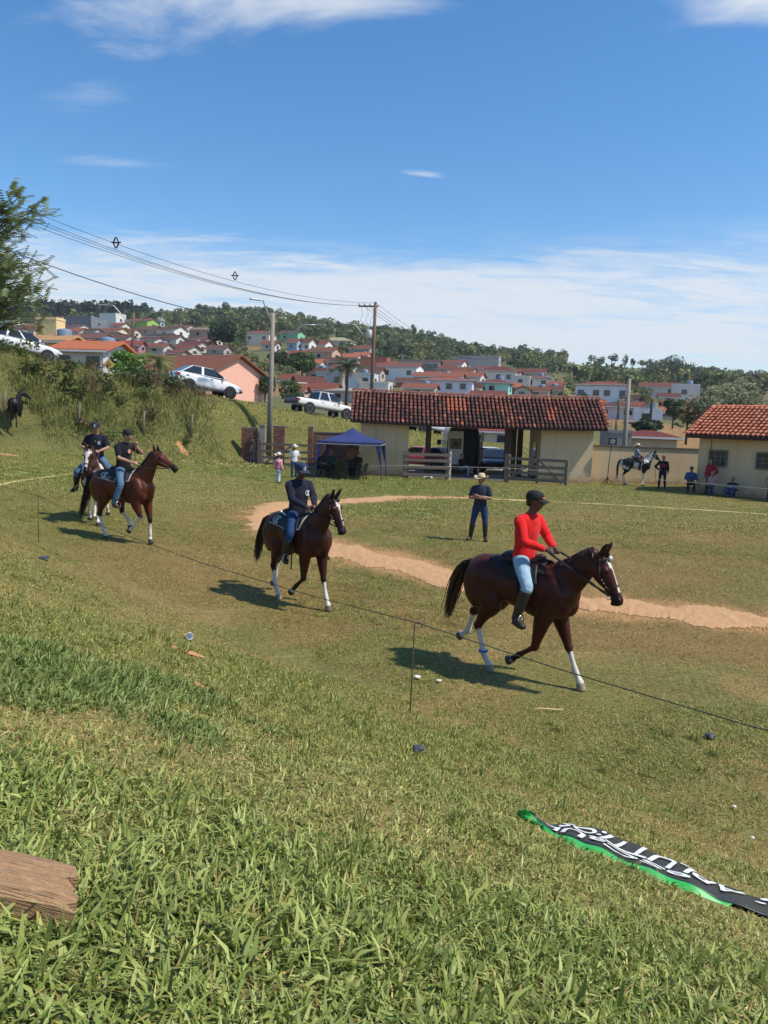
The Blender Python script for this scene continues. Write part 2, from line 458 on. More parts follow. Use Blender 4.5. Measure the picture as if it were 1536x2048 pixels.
def house(px, pyb, wpx, hpx, roof, rise, wall, roofc, rot, label, nwin=2, D=None, depth=None, cat='house', name='house', endwin=1, group='houses on the hillside', door=False, big=False):
    D = D or hit(px, pyb)
    HOUSE_AT.append((px, D, wpx * .62))
    p = P(px, pyb, D); k = D / FPX
    a = R(rot); w = 1.26 * wpx * k / (math.cos(a) + 0.35 * abs(math.sin(a))); h = hpx * k * 1.5; dp = depth or min(w * .72, 8.5)
    root = empty(name, (p.x, p.y + dp * .35, p.z), a, label, cat, group)
    x, y = w / 2, dp / 2; rz = rise * k * 1.0
    base = -3.5
    vr = .82 + .40 * ((px * 37 + pyb * 11) % 17) / 16; roofc = tuple(min(235, int(c_ * vr)) for c_ in roofc)
    wall = tuple(min(240, int(c_ * 1.05 + 4)) for c_ in wall)
    wm, rm = wallm(wall), roofm(roofc)
    ov = 0.45
    mb = MB()
    if roof == 'gable':          # ridge along local x, gable ends left and right
        prof = [(-y, base), (y, base), (y, h), (0, h + rz), (-y, h)]
        mb.prism([(-x, q[0], q[1]) for q in prof], (-x, 0, 0), (x, 0, 0))
        rb = MB()
        sl = rz / y
        for s in (-1, 1):
            e = s * (y + ov); ze = h - ov * sl
            rb.prism([(-x - ov, e, ze + .03), (-x - ov, 0, h + rz + .03), (-x - ov, 0, h + rz + .22), (-x - ov, e, ze + .20)], (-x - ov, 0, 0), (x + ov, 0, 0))
    elif roof == 'front':        # gable faces the viewer
        prof = [(-x, base), (x, base), (x, h), (0, h + rz), (-x, h)]
        mb.prism([(q[0], -y, q[1]) for q in prof], (0, -y, 0), (0, y, 0))
        rb = MB(); sl = rz / x
        for s in (-1, 1):
            e = s * (x + ov); ze = h - ov * sl
            rb.prism([(e, -y - ov, ze + .03), (0, -y - ov, h + rz + .03), (0, -y - ov, h + rz + .22), (e, -y - ov, ze + .20)], (0, -y - ov, 0), (0, y + ov, 0))
    elif roof == 'hip':
        mb.box((0, 0, (h + base) / 2), (w, dp, h - base))
        X, Y = x + ov, y + ov; i = min(Y, X * .8)
        rb = MB().add([(-X, -Y, h - .06), (X, -Y, h - .06), (X, Y, h - .06), (-X, Y, h - .06), (-X, -Y, h + .12), (X, -Y, h + .12), (X, Y, h + .12), (-X, Y, h + .12), (-X + i, 0, h + rz), (X - i, 0, h + rz)],
                      [(0, 3, 2, 1), (0, 1, 5, 4), (1, 2, 6, 5), (2, 3, 7, 6), (3, 0, 4, 7), (4, 5, 9, 8), (5, 6, 9), (6, 7, 8, 9), (7, 4, 8)])
    else:                        # flat with parapet
        mb.box((0, 0, (h + base) / 2), (w, dp, h - base))
        rb = MB()
        for s in (-1, 1): rb.box((0, s * (y - .06), h + .10), (w + .10, .22, .24)); rb.box((s * (x - .06), 0, h + .10), (.22, dp - .40, .24))
        rm = wallm(tuple(min(255, int(c * 1.03)) for c in wall))
    mb.build('wall', wm, root)
    ro = rb.build('parapet' if roof == 'flat' else 'roof', rm, root)
    if roof in ('gable', 'hip'): MB().box((0, -(y + ov + .02), (h - ov * (rz / y) if roof == 'gable' else h) + .05), (w + 2 * ov, .04, .16)).build('fascia', M_FASCIA, ro)
    def window(cx, cy, cz, ww, hh, side):
        f = MB(); g = MB()
        if side == 'f':
            f.box((cx, -y - .03, cz), (ww + .14, .10, hh + .14)); g.box((cx, -y - .07, cz), (ww, .06, hh))
        else:
            f.box((x + .03, cy, cz), (.10, ww + .14, hh + .14)); g.box((x + .07, cy, cz), (.06, ww, hh))
        o = f.build('window', M_FRAME, root); g.build('pane', M_WIN, o)
    wh = min(1.1, h * .42); ww = 1.15
    for i in range(nwin):
        cx = -x + w * (i + .5 + (.12 if i % 2 else -.05)) / nwin
        if door and i == 0:
            MB().box((cx, -y - .04, 1.05), (.95, .12, 2.1)).build('door', M_WIN, root)
        else: window(cx, 0, h * .58, ww, wh, 'f')
        if big and h > 5: window(cx, 0, h * .25, ww, wh, 'f')
    for i in range(endwin):
        cy = -y + dp * (i + .5) / endwin
        window(0, cy, h * .58, ww, wh, 's')
        if big and h > 5: window(0, cy, h * .25, ww, wh, 's')
    hsh = (px * 13 + int(pyb) * 7) % 6
    if hsh == 0:
        MB().lathe([(.55, -1.2), (.62, .0), (.66, .85), (.60, .95), (.2, 1.05)], n=14).build('water_tank', pmat('tank_blue', srgb(110, 130, 150), .6), root, True).location = (x * .3, y * .3, h + (rz * .55 if roof != 'flat' else .1))
    elif hsh in (1, 3):
        an = MB().tube([(0, 0, -1.0), (0, 0, 2.2)], .035, 5)
        for q_ in (1.5, 1.8, 2.1): an.box((0, 0, q_), (.9, .03, .03))
        an.build('aerial', pmat('aerial_metal', (.3, .3, .3), .5), root).location = (-x * .4, 0, h + (rz if roof != 'flat' else .1))
    return root
RED, ORA, BRN, DRK, PAL = (154, 86, 72), (178, 104, 78), (124, 78, 68), (72, 62, 60), (196, 190, 170)
WHT, CRM, GRY, PNK, LGY = (214, 212, 206), (214, 198, 172), (134, 134, 134), (222, 166, 146), (180, 180, 178)
HOUSE_AT = []
HOUSES = [
    (77, 641, 44, 7, 'gable', 8, WHT, ORA, -32, 'house with broad orange roof just under the dark pine wood', 2),
    (104, 650, 46, 7, 'gable', 6, WHT, BRN, -32, 'white house with brown roof below the broad orange roof', 2),
    (82, 658, 46, 7, 'gable', 8, WHT, BRN, -32, 'low white house with dark brown roof behind the peach block', 1),
    (46, 664, 40, 6, 'gable', 6, CRM, RED, -30, 'long red roofed house half hidden by the edge tree', 1),
    (128, 645, 30, 6, 'gable', 6, WHT, BRN, -25, 'small white house at the pine wood, left of the grey hall', 1),
    (165, 663, 58, 18, 'flat', 0, (112, 116, 122), GRY, -22, 'long grey block hall with three small high windows', 3),
    (222, 656, 34, 18, 'flat', 0, (206, 206, 200), GRY, -22, 'white flat roofed hall behind the grey hall', 0),
    (146, 667, 44, 7, 'gable', 7, WHT, BRN, -30, 'white house with brown roof standing before the grey hall', 1),
    (222, 676, 44, 8, 'gable', 8, CRM, RED, -30, 'cream house with red roof in front of the white hall', 1),
    (200, 683, 62, 9, 'gable', 5, (168, 160, 148), BRN, -24, 'long low house with white arched gable in mid town', 3),
    (122, 684, 20, 9, 'front', 6, (150, 196, 194), RED, -20, 'narrow pale turquoise house right beside the peach block', 1),
    (182, 693, 58, 11, 'gable', 7, (150, 134, 124), RED, -22, 'brown walled house with double red roof above the turquoise one', 3),
    (158, 698, 50, 8, 'gable', 7, (140, 190, 196), (158, 84, 70), -28, 'turquoise house with red roof just above the orange tiled house', 2),
    (262, 704, 36, 9, 'gable', 8, (168, 120, 124), (160, 66, 60), -12, 'mauve house with red roof behind the wooden lamp pole', 1),
    (280, 660, 44, 11, 'gable', 6, (142, 178, 78), RED, -20, 'lime green house with red roof on the upper slope', 1),
    (318, 660, 13, 12, 'front', 6, (168, 200, 196), LGY, -30, 'narrow pale green gabled house beside the lime house', 1),
    (340, 676, 42, 10, 'gable', 8, WHT, BRN, -32, 'white house with two gable windows and brown roof, mid slope', 1),
    (366, 669, 32, 8, 'gable', 6, WHT, RED, -30, 'white gabled house left of the tan block', 1),
    (322, 684, 42, 7, 'gable', 6, (170, 186, 190), DRK, -26, 'pale house with almost black roof on the left slope', 1),
    (402, 680, 34, 13, 'gable', 4, (176, 144, 124), (150, 120, 100), -14, 'tan block house beside the big dark tree', 1),
    (390, 692, 48, 7, 'gable', 6, (170, 158, 150), BRN, -28, 'grey house with long brown roof under the tan block', 2),
    (383, 703, 42, 8, 'gable', 8, (186, 176, 168), (128, 60, 54), -30, 'house with maroon roof in the middle of the stepped row', 1),
    (366, 711, 44, 8, 'gable', 8, (190, 180, 172), (134, 72, 60), -30, 'house with brown red roof low in the stepped row', 1),
    (352, 718, 32, 7, 'gable', 6, (178, 160, 150), (138, 80, 66), -30, 'lowest small house of the stepped row by the pink house', 1),
    (518, 690, 44, 15, 'hip', 7, (206, 196, 176), (140, 54, 48), -14, 'cream house with dark red hip roof on the scrub slope', 2),
    (578, 688, 42, 14, 'gable', 5, (126, 190, 148), (126, 84, 70), -18, 'mint green house left of the stepped white houses', 1),
    (588, 703, 20, 12, 'gable', 6, (150, 170, 190), RED, -30, 'narrow bluish house at the end of the white row', 1),
    (610, 707, 28, 14, 'gable', 8, WHT, RED, -30, 'white house in the middle of the stepped row under the hill', 2),
    (640, 708, 34, 12, 'gable', 9, WHT, ORA, -30, 'white house with orange roof ending the stepped row', 1),
    (648, 726, 44, 15, 'gable', 8, (190, 150, 130), ORA, -24, 'brick and white house with orange roof above the palm', 1),
    (674, 698, 54, 10, 'hip', 9, (196, 186, 160), PAL, -16, 'pale cream hall with cream hip roof under the hill', 2),
    (722, 714, 42, 10, 'gable', 8, (150, 148, 146), (150, 86, 70), -24, 'grey gabled house right behind the transformer pole', 1),
    (724, 722, 26, 7, 'gable', 6, (190, 160, 150), ORA, -24, 'small house with orange roof behind the transformer pole', 1),
    (750, 742, 44, 17, 'flat', 0, (158, 94, 72), RED, -10, 'bare brick building behind the transformer pole', 0),
    (663, 778, 46, 21, 'flat', 0, (158, 160, 164), GRY, -14, 'grey modern flat house with two small windows', 2),
    (716, 778, 58, 19, 'flat', 0, (190, 196, 202), LGY, -14, 'white flat roofed house behind the tall palm trunk', 2),
    (616, 780, 46, 10, 'gable', 10, (166, 166, 168), (130, 74, 62), 24, 'grey gabled house above the pickup bed', 1),
    (646, 792, 50, 9, 'gable', 10, (206, 200, 190), (160, 82, 62), -20, 'house with red roof and white gable behind the pickup cab', 1),
    (704, 806, 72, 15, 'hip', 8, (160, 166, 176), (172, 176, 176), -12, 'blue grey house with pale roof beside the gatehouse ridge', 2),
    (578, 770, 26, 8, 'gable', 8, (200, 176, 150), ORA, -20, 'small orange roofed house right of the concrete pole', 1),
    (596, 792, 26, 8, 'gable', 9, (196, 180, 170), (160, 96, 78), -20, 'small house with faded roof behind the concrete pole', 1),
    (802, 762, 66, 18, 'gable', 7, (226, 226, 224), (146, 84, 70), -18, 'bright white house with two small windows above bare earth', 2),
    (842, 745, 64, 12, 'gable', 7, (110, 116, 116), (84, 62, 58), -12, 'dark open sided shed with dark roof', 3),
    (890, 750, 34, 8, 'gable', 7, (190, 160, 146), RED, -16, 'red roofed house between the dark shed and concrete block', 1),
    (905, 742, 44, 9, 'gable', 8, WHT, BRN, -24, 'white gabled house with brown roof under the concrete block', 1),
    (950, 738, 84, 16, 'flat', 0, (160, 158, 154), LGY, -14, 'large raw concrete block building high in the town', 0),
    (972, 754, 46, 10, 'hip', 7, (200, 196, 190), RED, -16, 'balcony house with red hip roof below the concrete block', 3),
    (880, 776, 78, 14, 'gable', 9, (158, 172, 196), ORA, -14, 'blue grey house with wide orange roofs', 1),
    (900, 789, 82, 18, 'hip', 9, (206, 208, 220), (186, 98, 66), -12, 'white house with orange hip roof nearest above the gatehouse', 3),
    (942, 770, 42, 11, 'gable', 8, (200, 196, 186), ORA, -24, 'white house with terrace right of the blue grey house', 1),
    (992, 790, 50, 15, 'hip', 9, (150, 214, 200), RED, -18, 'mint house with red hip roof above the gatehouse', 1),
    (1000, 769, 62, 17, 'hip', 11, (212, 208, 200), (156, 62, 54), -18, 'white house with tall dark red hip roof', 3),
    (1044, 776, 28, 15, 'flat', 0, (206, 196, 182), LGY, -14, 'cream house with deep porches', 1),
    (1066, 762, 46, 10, 'gable', 9, (176, 170, 166), RED, -22, 'grey gabled house with red roof above the porch house', 1),
    (1076, 778, 38, 14, 'hip', 6, (214, 206, 198), (170, 84, 70), -18, 'two storey cream house with red roof, right of the porches', 2),
    (1097, 774, 18, 14, 'front', 6, (190, 214, 190), PAL, -18, 'small pale green gabled house at the town edge', 1),
    (1047, 793, 26, 8, 'front', 7, (186, 180, 170), (150, 90, 72), -14, 'small gabled house peeping over the gatehouse ridge', 1),
    (1078, 794, 36, 8, 'gable', 7, (196, 180, 160), ORA, -18, 'orange roofed low house over the right end of the ridge', 1),
    (978, 799, 52, 5, 'gable', 8, (180, 172, 166), (136, 70, 58), -14, 'low brown roof directly over the gatehouse ridge', 0),
    (1212, 808, 84, 24, 'hip', 9, (214, 216, 224), (150, 70, 60), -22, 'white two storey house with balconies and red hip roof', 4),
    (1234, 838, 66, 15, 'hip', 10, (190, 192, 198), (158, 66, 62), -14, 'red roofed house with open garage below the balcony house', 2),
    (1298, 850, 44, 19, 'flat', 0, (206, 210, 218), LGY, -16, 'white flat house behind the garden trees', 1),
    (1322, 794, 58, 13, 'gable', 8, (186, 190, 194), (172, 92, 70), -18, 'pale house with orange roof and white gable on the right ridge', 2),
    (1374, 804, 44, 22, 'flat', 0, (206, 202, 196), LGY, -18, 'cream flat box house on the right ridge', 1),
    (1354, 820, 40, 6, 'gable', 8, (196, 160, 146), (170, 84, 64), -10, 'orange roof among the garden trees', 0),
    (1378, 763, 20, 5, 'gable', 4, (220, 200, 196), (180, 110, 96), -10, 'tiny white house with red roof below the skyline clump', 1),
    (150, 676, 34, 8, 'gable', 7, (196, 180, 166), RED, -26, 'beige house squeezed between the grey hall and the arched house', 1),
    (244, 690, 34, 9, 'gable', 7, (186, 170, 158), BRN, -26, 'dull house with brown roof left of the mauve house', 1),
    (300, 672, 32, 9, 'gable', 6, (176, 150, 138), BRN, -26, 'brick toned house right below the lime green house', 1),
    (300, 694, 36, 9, 'gable', 6, (196, 190, 182), (140, 92, 80), -26, 'pale house behind the bushy palm', 1),
    (436, 712, 34, 9, 'gable', 7, (178, 166, 156), BRN, -22, 'grey house under the big dark tree', 1),
    (412, 702, 26, 8, 'gable', 7, (190, 182, 174), RED, -28, 'small red roofed house left under the big dark tree', 1),
    (700, 730, 34, 10, 'gable', 7, (196, 170, 152), ORA, -20, 'orange roofed house left of the transformer pole', 1),
    (690, 752, 40, 11, 'gable', 8, (204, 198, 190), RED, -20, 'red roofed house behind the palm crown', 1),
    (636, 762, 36, 11, 'gable', 8, (186, 178, 170), BRN, -22, 'brown roofed house above the grey modern house', 1),
    (742, 762, 40, 12, 'gable', 8, (176, 160, 148), RED, -18, 'house with red roof behind the base of the transformer pole', 1),
    (752, 786, 48, 13, 'flat', 0, (204, 204, 200), LGY, -12, 'white walled yard building left of the bright white house', 0),
    (822, 776, 44, 8, 'gable', 7, (170, 110, 88), (140, 82, 68), -16, 'raw brick house under the bright white house', 1),
    (842, 790, 52, 9, 'gable', 8, (190, 176, 164), RED, -14, 'red roofed house behind the middle of the gatehouse ridge', 1),
    (940, 790, 40, 9, 'gable', 7, (196, 188, 178), BRN, -16, 'brown roofed house between orange and mint houses', 1),
    (930, 756, 34, 9, 'gable', 7, (206, 200, 192), RED, -20, 'white house with red roof under the concrete block right side', 1),
    (1024, 760, 30, 9, 'gable', 6, (196, 186, 172), RED, -20, 'cream house behind the tall dark red hip roof', 1),
    (1020, 788, 36, 9, 'gable', 7, (206, 198, 186), ORA, -18, 'orange roofed house right of the mint house', 1),
    (1104, 792, 32, 8, 'gable', 7, (188, 178, 166), (142, 84, 70), -16, 'last low house over the right end of the gatehouse', 1),
    (1268, 828, 34, 10, 'gable', 7, (196, 192, 186), RED, -14, 'red roofed house right of the leaning concrete pole', 1),
    (1330, 838, 40, 9, 'gable', 8, (190, 176, 164), ORA, -12, 'orange roofed house among the trees left of the outbuilding', 1),
    (60, 676, 40, 10, 'gable', 8, (196, 176, 160), RED, -26, 'red roofed house left of the peach block', 1),
    (20, 652, 40, 8, 'gable', 7, (206, 200, 190), BRN, -28, 'brown roofed house behind the feathery edge tree', 1),
    (112, 664, 30, 8, 'gable', 7, (200, 190, 176), ORA, -28, 'orange roofed house right behind the top of the peach block', 1),
    (180, 676, 30, 8, 'gable', 6, (204, 198, 190), BRN, -28, 'white house wedged before the right end of the grey hall', 1),
    (238, 664, 26, 8, 'gable', 6, (206, 200, 192), RED, -28, 'small white house right of the white hall', 1),
    (256, 676, 30, 8, 'gable', 6, (196, 186, 176), RED, -24, 'red roofed house left of the wooden lamp pole', 1),
    (318, 708, 34, 9, 'gable', 7, (196, 188, 178), ORA, -26, 'orange roofed house just above the bushy palm', 1),
    (345, 690, 30, 8, 'gable', 7, (206, 202, 196), (128, 80, 68), -28, 'white walled house over the stepped row', 1),
    (424, 692, 26, 8, 'gable', 6, (206, 198, 190), BRN, -24, 'pale house at the left foot of the big dark tree', 1),
    (540, 702, 26, 9, 'gable', 6, (200, 194, 184), RED, -22, 'red roofed cottage right of the cream hip roofed house', 1),
    (598, 722, 28, 9, 'gable', 7, (206, 200, 192), RED, -26, 'white cottage in the bushes under the stepped white row', 1),
    (628, 742, 30, 10, 'gable', 7, (196, 186, 176), ORA, -22, 'orange roofed cottage left of the palm crown', 1),
    (668, 738, 34, 10, 'gable', 7, (200, 190, 180), BRN, -20, 'brown roofed house directly behind the palm crown', 1),
    (778, 744, 32, 9, 'gable', 7, (206, 200, 194), RED, -20, 'small red roofed house left above the bright white house', 1),
    (866, 764, 34, 9, 'gable', 7, (204, 198, 190), ORA, -18, 'orange roofed house right of the bright white house', 1),
    (916, 762, 30, 9, 'gable', 7, (210, 206, 200), RED, -20, 'white house wedged below the brown roofed white gable', 1),
    (1110, 782, 24, 8, 'gable', 6, (206, 200, 190), RED, -18, 'red roofed cottage right of the pale green gable', 1),
    (1190, 822, 30, 9, 'gable', 7, (200, 196, 190), RED, -14, 'low red roofed house left under the balcony house', 1),
    (1262, 812, 26, 9, 'gable', 6, (206, 202, 196), BRN, -16, 'small white house right of the balcony house', 1),
    (1340, 806, 30, 8, 'gable', 6, (206, 200, 192), RED, -14, 'red roofed house between the ridge house and the cream box', 1),
]
for hh in HOUSES: house(*hh[:9], hh[9], hh[10], big=hh[3] > 20, endwin=(3 if 'balconies' in hh[9] else 1))
# nearer houses
house(97, 706, 36, 43, 'flat', 0, (246, 196, 140), ORA, -8, 'tall plain peach coloured block behind the parked white car', 0, D=84, endwin=0)
house(104, 742, 70, 38, 'gable', 10, (240, 186, 140), (232, 176, 136), -14, 'peach roofed low house below the peach block', 0, D=70, endwin=0)
pk = house(366, 812, 196, 42, 'gable', 38, (236, 172, 150), (190, 108, 80), -26, 'pink house with orange tiled roof and arched window behind the SUV', 2, D=74, depth=9.5, endwin=0)
house(172, 752, 84, 32, 'gable', 20, (196, 190, 186), (196, 108, 76), -6, 'grey walled house with bright orange tiles by the road sign', 2, D=64, depth=6, endwin=0)
house(985, 896, 70, 22, 'gable', 16, (214, 196, 160), (176, 76, 58), -8, 'cream house with red roof seen through the gateway', 2, D=72, endwin=0, depth=6)
house(1308, 892, 74, 10, 'hip', 16, (176, 160, 140), (172, 70, 58), -8, 'red hip roof just above the long cream wall', 0, D=62, endwin=0, depth=5)
house(1240, 893, 36, 18, 'flat', 0, (120, 122, 128), GRY, -6, 'low grey shed behind the loudspeaker', 0, D=60, endwin=0, depth=4)
# ------------------------------------------------------------------ gatehouse, wall, tack house
M_PLASTER = pmat('cream_plaster', srgb(214, 192, 154), .9, .08, .5, col2=srgb(198, 172, 134), bump=.2, bscale=14)
def dirty_foot(m):
    n, l = m.node_tree.nodes, m.node_tree.links; b = n['Principled BSDF']; src = b.inputs['Base Color'].links[0].from_socket
    g = n.new('ShaderNodeNewGeometry'); sp = n.new('ShaderNodeSeparateXYZ'); l.new(g.outputs['Position'], sp.inputs[0])
    nz = n.new('ShaderNodeTexNoise'); nz.inputs['Scale'].default_value = 3.2; nz.inputs['Detail'].default_value = 7; nz.inputs['Roughness'].default_value = .7; l.new(g.outputs['Position'], nz.inputs[0])
    a = n.new('ShaderNodeMath'); a.operation = 'MULTIPLY_ADD'; l.new(nz.outputs[0], a.inputs[0]); a.inputs[1].default_value = 1.3; a.inputs[2].default_value = -.30
    s = n.new('ShaderNodeMath'); s.operation = 'SUBTRACT'; l.new(a.outputs[0], s.inputs[0]); l.new(sp.outputs[2], s.inputs[1])
    r_ = n.new('ShaderNodeMapRange'); r_.inputs[1].default_value = -.05; r_.inputs[2].default_value = .35; r_.inputs[4].default_value = .75; l.new(s.outputs[0], r_.inputs[0])
    mx = n.new('ShaderNodeMixRGB'); l.new(r_.outputs[0], mx.inputs[0]); l.new(src, mx.inputs[1]); mx.inputs[2].default_value = (*srgb(150, 108, 78), 1)
    st = n.new('ShaderNodeTexNoise'); st.inputs['Scale'].default_value = 1.0; st.inputs['Detail'].default_value = 6
    mp = n.new('ShaderNodeMapping'); mp.inputs['Scale'].default_value = (2.5, 2.5, .35); l.new(g.outputs['Position'], mp.inputs[0]); l.new(mp.outputs[0], st.inputs[0])
    r2 = n.new('ShaderNodeMapRange'); r2.inputs[1].default_value = .52; r2.inputs[2].default_value = .75; r2.inputs[4].default_value = .35; l.new(st.outputs[0], r2.inputs[0])
    m2 = n.new('ShaderNodeMixRGB'); l.new(r2.outputs[0], m2.inputs[0]); l.new(mx.outputs[0], m2.inputs[1]); m2.inputs[2].default_value = (*srgb(150, 130, 104), 1)
    l.new(m2.outputs[0], b.inputs['Base Color'])
dirty_foot(M_PLASTER)
M_WOOD_D = pmat('dark_timber', srgb(72, 54, 42), .8, .3, 3, stretch=(6, 6, .8), bump=.4, bscale=12)
M_WOOD_G = pmat('grey_timber', srgb(128, 116, 104), .85, .3, 3, stretch=(6, 6, 6), bump=.5, bscale=14, col2=srgb(98, 86, 76))
M_MORTAR = pmat('roof_bed', srgb(60, 44, 38), .95, .3, 4)
M_CONC = pmat('concrete', srgb(150, 146, 138), .9, .15, 2, col2=srgb(126, 120, 112))
TILES_OLD = [pmat('old_tile_%s' % k, srgb(*c), .88, .3, 9, col2=srgb(*c2)) for k, c, c2 in (('a', (152, 86, 66), (74, 54, 48)), ('b', (128, 74, 60), (62, 48, 44)), ('c', (168, 98, 74), (96, 66, 56)), ('d', (104, 66, 56), (52, 44, 42)), ('e', (196, 112, 80), (160, 90, 66)))]
TILES_NEW = [pmat('new_tile_%s' % k, srgb(*c), .85, .2, 9, col2=srgb(*c2)) for k, c, c2 in (('a', (220, 134, 98), (200, 114, 82)), ('b', (206, 120, 88), (182, 100, 74)), ('c', (230, 148, 110), (208, 124, 92)))]
def tile_mesh(name, w, L, mat, n=7, taper=.82):
    V, F = [], []
    th = .016
    for k, rr in ((0, 1.0), (1, 1.0)):
        for i in range(n + 1):
            q = math.pi * i / n
            for j, f in ((0, 1.0), (1, taper)):
                r = w / 2 * f - th * k
                V.append((-r * math.cos(q), (j - .5) * L, (r * .78) * math.sin(q) + (.045 if j == 0 else 0)))
    N = 2 * (n + 1)
    for i in range(n):
        a = 2 * i
        F += [(a, a + 1, a + 3, a + 2), (N + a, N + a + 2, N + a + 3, N + a + 1), (a, a + 2, N + a + 2, N + a)]
    F += [(0, N, N + 1, 1), (2 * n, 2 * n + 1, N + 2 * n + 1, N + 2 * n)]
    return mesh_from(name, V, F, mat, True)
def tile_slope(parent, O, U, S, nu, ns, pitch_u, pitch_s, tileset, weights, part_max=300, keep=None, seed=3, sag=0.0, name='tile'):
    """tiles from the eave upwards. O eave corner, U along the eave, S up the slope (unit vectors)"""
    r = random.Random(seed)
    U, S = Vector(U), Vector(S); Nn = U.cross(S).normalized()
    meshes = [tile_mesh('tile', pitch_u * .74, pitch_s * 1.18, m) for m in tileset]
    rest = {}
    cnt = 0; base_m = Matrix((U, S, Nn)).transposed()
    for j in range(ns):
        for i in range(nu):
            if keep and not keep(i, j): continue
            f = (i + .5) / nu
            p = Vector(O) + U * (pitch_u * (i + .5 + r.uniform(-.05, .05))) + S * (pitch_s * (j + .45 + r.uniform(-.03, .03))) + Nn * (.045 + r.uniform(-.006, .008)) - Vector((0, 0, sag * math.sin(math.pi * f)))
            w = weights(f, j / max(1, ns - 1), r)
            rot = base_m @ Matrix.Rotation(r.uniform(-.03, .03), 3, 'Z') @ Matrix.Rotation(r.uniform(-.03, .02), 3, 'X')
            if cnt < part_max:
                o = bpy.data.objects.new(name, meshes[w]); link(o, parent)
                m4 = rot.to_4x4(); m4.translation = p; o.matrix_local = m4
            else: rest.setdefault(w, []).append((rot, p))
            cnt += 1
    if rest:
        me = bpy.data.meshes.new('upper_tiles'); VV, FF, MI = [], [], []
        for wi, (w, lst) in enumerate(rest.items()):
            src = meshes[w]; sv = [v.co.copy() for v in src.vertices]; sf = [tuple(p.vertices) for p in src.polygons]
            for rot, p in lst:
                b = len(VV); VV += [tuple(rot @ v + p) for v in sv]; FF += [tuple(i + b for i in f) for f in sf]; MI += [wi] * len(sf)
        me.from_pydata(VV, [], FF)
        for w in rest: me.materials.append(tileset[w])
        me.polygons.foreach_set('material_index', MI); me.polygons.foreach_set('use_smooth', [True] * len(MI)); me.update()
        o = mobj('upper_tiles', me, parent); o['kind'] = 'stuff'
GY0 = 42.8
gx0, gx1 = -1.45, 11.45
gh = empty('gatehouse', (0, GY0, 0), 0, 'long cream gatehouse with sagging dark weathered tile roof and open gateway', 'gatehouse')
def gbox(name, x0, x1, y0, y1, z0, z1, mat, parent=gh):
    return MB().box(((x0 + x1) / 2, (y0 + y1) / 2 - GY0, (z0 + z1) / 2), (x1 - x0, y1 - y0, z1 - z0)).build(name, mat, parent)
gbox('wall', gx0, 1.22, GY0, GY0 + 3.4, -.3, 3.0, M_PLASTER)
gbox('wall', 8.55, gx1, GY0, GY0 + 3.4, -.3, 3.0, M_PLASTER)
gbox('doorway', 8.52, 8.549, GY0 + 1.1, GY0 + 2.0, 0, 2.1, M_WIN)
for px, y, wd in ((856, GY0 + .25, .30), (1015, GY0 + .25, .30), (1027, GY0 + 2.0, .30), (1040, GY0 + 3.0, .30)):
    x = PX(px, 900, y); gbox('post', x - wd / 2, x + wd / 2, y, y + wd, -.1, 2.95, M_WOOD_D)
gbox('beam', 1.22, 8.55, GY0 + .15, GY0 + .38, 2.86, 3.06, M_WOOD_D)
gbox('beam', 1.22, 8.55, GY0 + 3.0, GY0 + 3.22, 2.86, 3.06, M_WOOD_D)
EY, EZ, RY, RZ = GY0 - .75, 3.02, GY0 + 1.75, 4.72
rx0, rx1 = -2.05, 12.05
roof = empty('roof', (0, 0, 0)); roof.parent = gh
Sv = Vector((0, RY - EY, RZ - EZ)).normalized(); SL = math.hypot(RY - EY, RZ - EZ)
rb = MB()
nseg = 16
for s in (1, -1):
    yE = EY - GY0 if s > 0 else (2 * RY - EY) - GY0
    Vr, Fr = [], []
    for i in range(nseg + 1):
        f = i / nseg; x = rx0 + .05 + (rx1 - rx0 - .1) * f; sg = .10 * math.sin(math.pi * f)
        Vr += [(x, yE, EZ - .02 - sg), (x, RY - GY0, RZ - .02 - sg), (x, yE, EZ - .12 - sg), (x, RY - GY0, RZ - .14 - sg)]
    for i in range(nseg):
        a, b = 4 * i, 4 * i + 4
        Fr += [(a, b, b + 1, a + 1), (a + 2, a + 3, b + 3, b + 2), (a, a + 2, b + 2, b)]
    Fr += [(0, 1, 3, 2), (4 * nseg, 4 * nseg + 2, 4 * nseg + 3, 4 * nseg + 1)]
    rb.add(Vr, Fr)
rb.build('roof_bed', M_MORTAR, roof)
def w_old(f, t, r):
    if r.random() < .035 or (abs(f - .42) < .04 and .45 < t < .95) or (abs(f - .79) < .02 and .2 < t < .6): return 4
    u = r.random() + (t - .5) * .5 + .35 * math.sin(f * 21 + t * 3) * .4
    return 3 if u < .28 else 1 if u < .55 else 0 if u < .85 else 2
tile_slope(roof, (rx0, EY - GY0 - .04, EZ - .02), (1, 0, 0), Sv, 61, 9, (rx1 - rx0) / 61, SL / 9, TILES_OLD, w_old, 300, sag=.10)
rt = MB()
meR = tile_mesh('ridge_tile', .26, .36, TILES_OLD[0])
for i in range(42):
    o = bpy.data.objects.new('ridge_tile', meR if i % 3 else tile_mesh('ridge_tile', .26, .36, TILES_OLD[1])); link(o, roof)
    f = (i + .5) / 42; m4 = Matrix.Rotation(R(90), 4, 'Z'); m4.translation = (rx0 + (rx1 - rx0) * f, RY - GY0, RZ + .03 - .10 * math.sin(math.pi * f)); o.matrix_local = m4
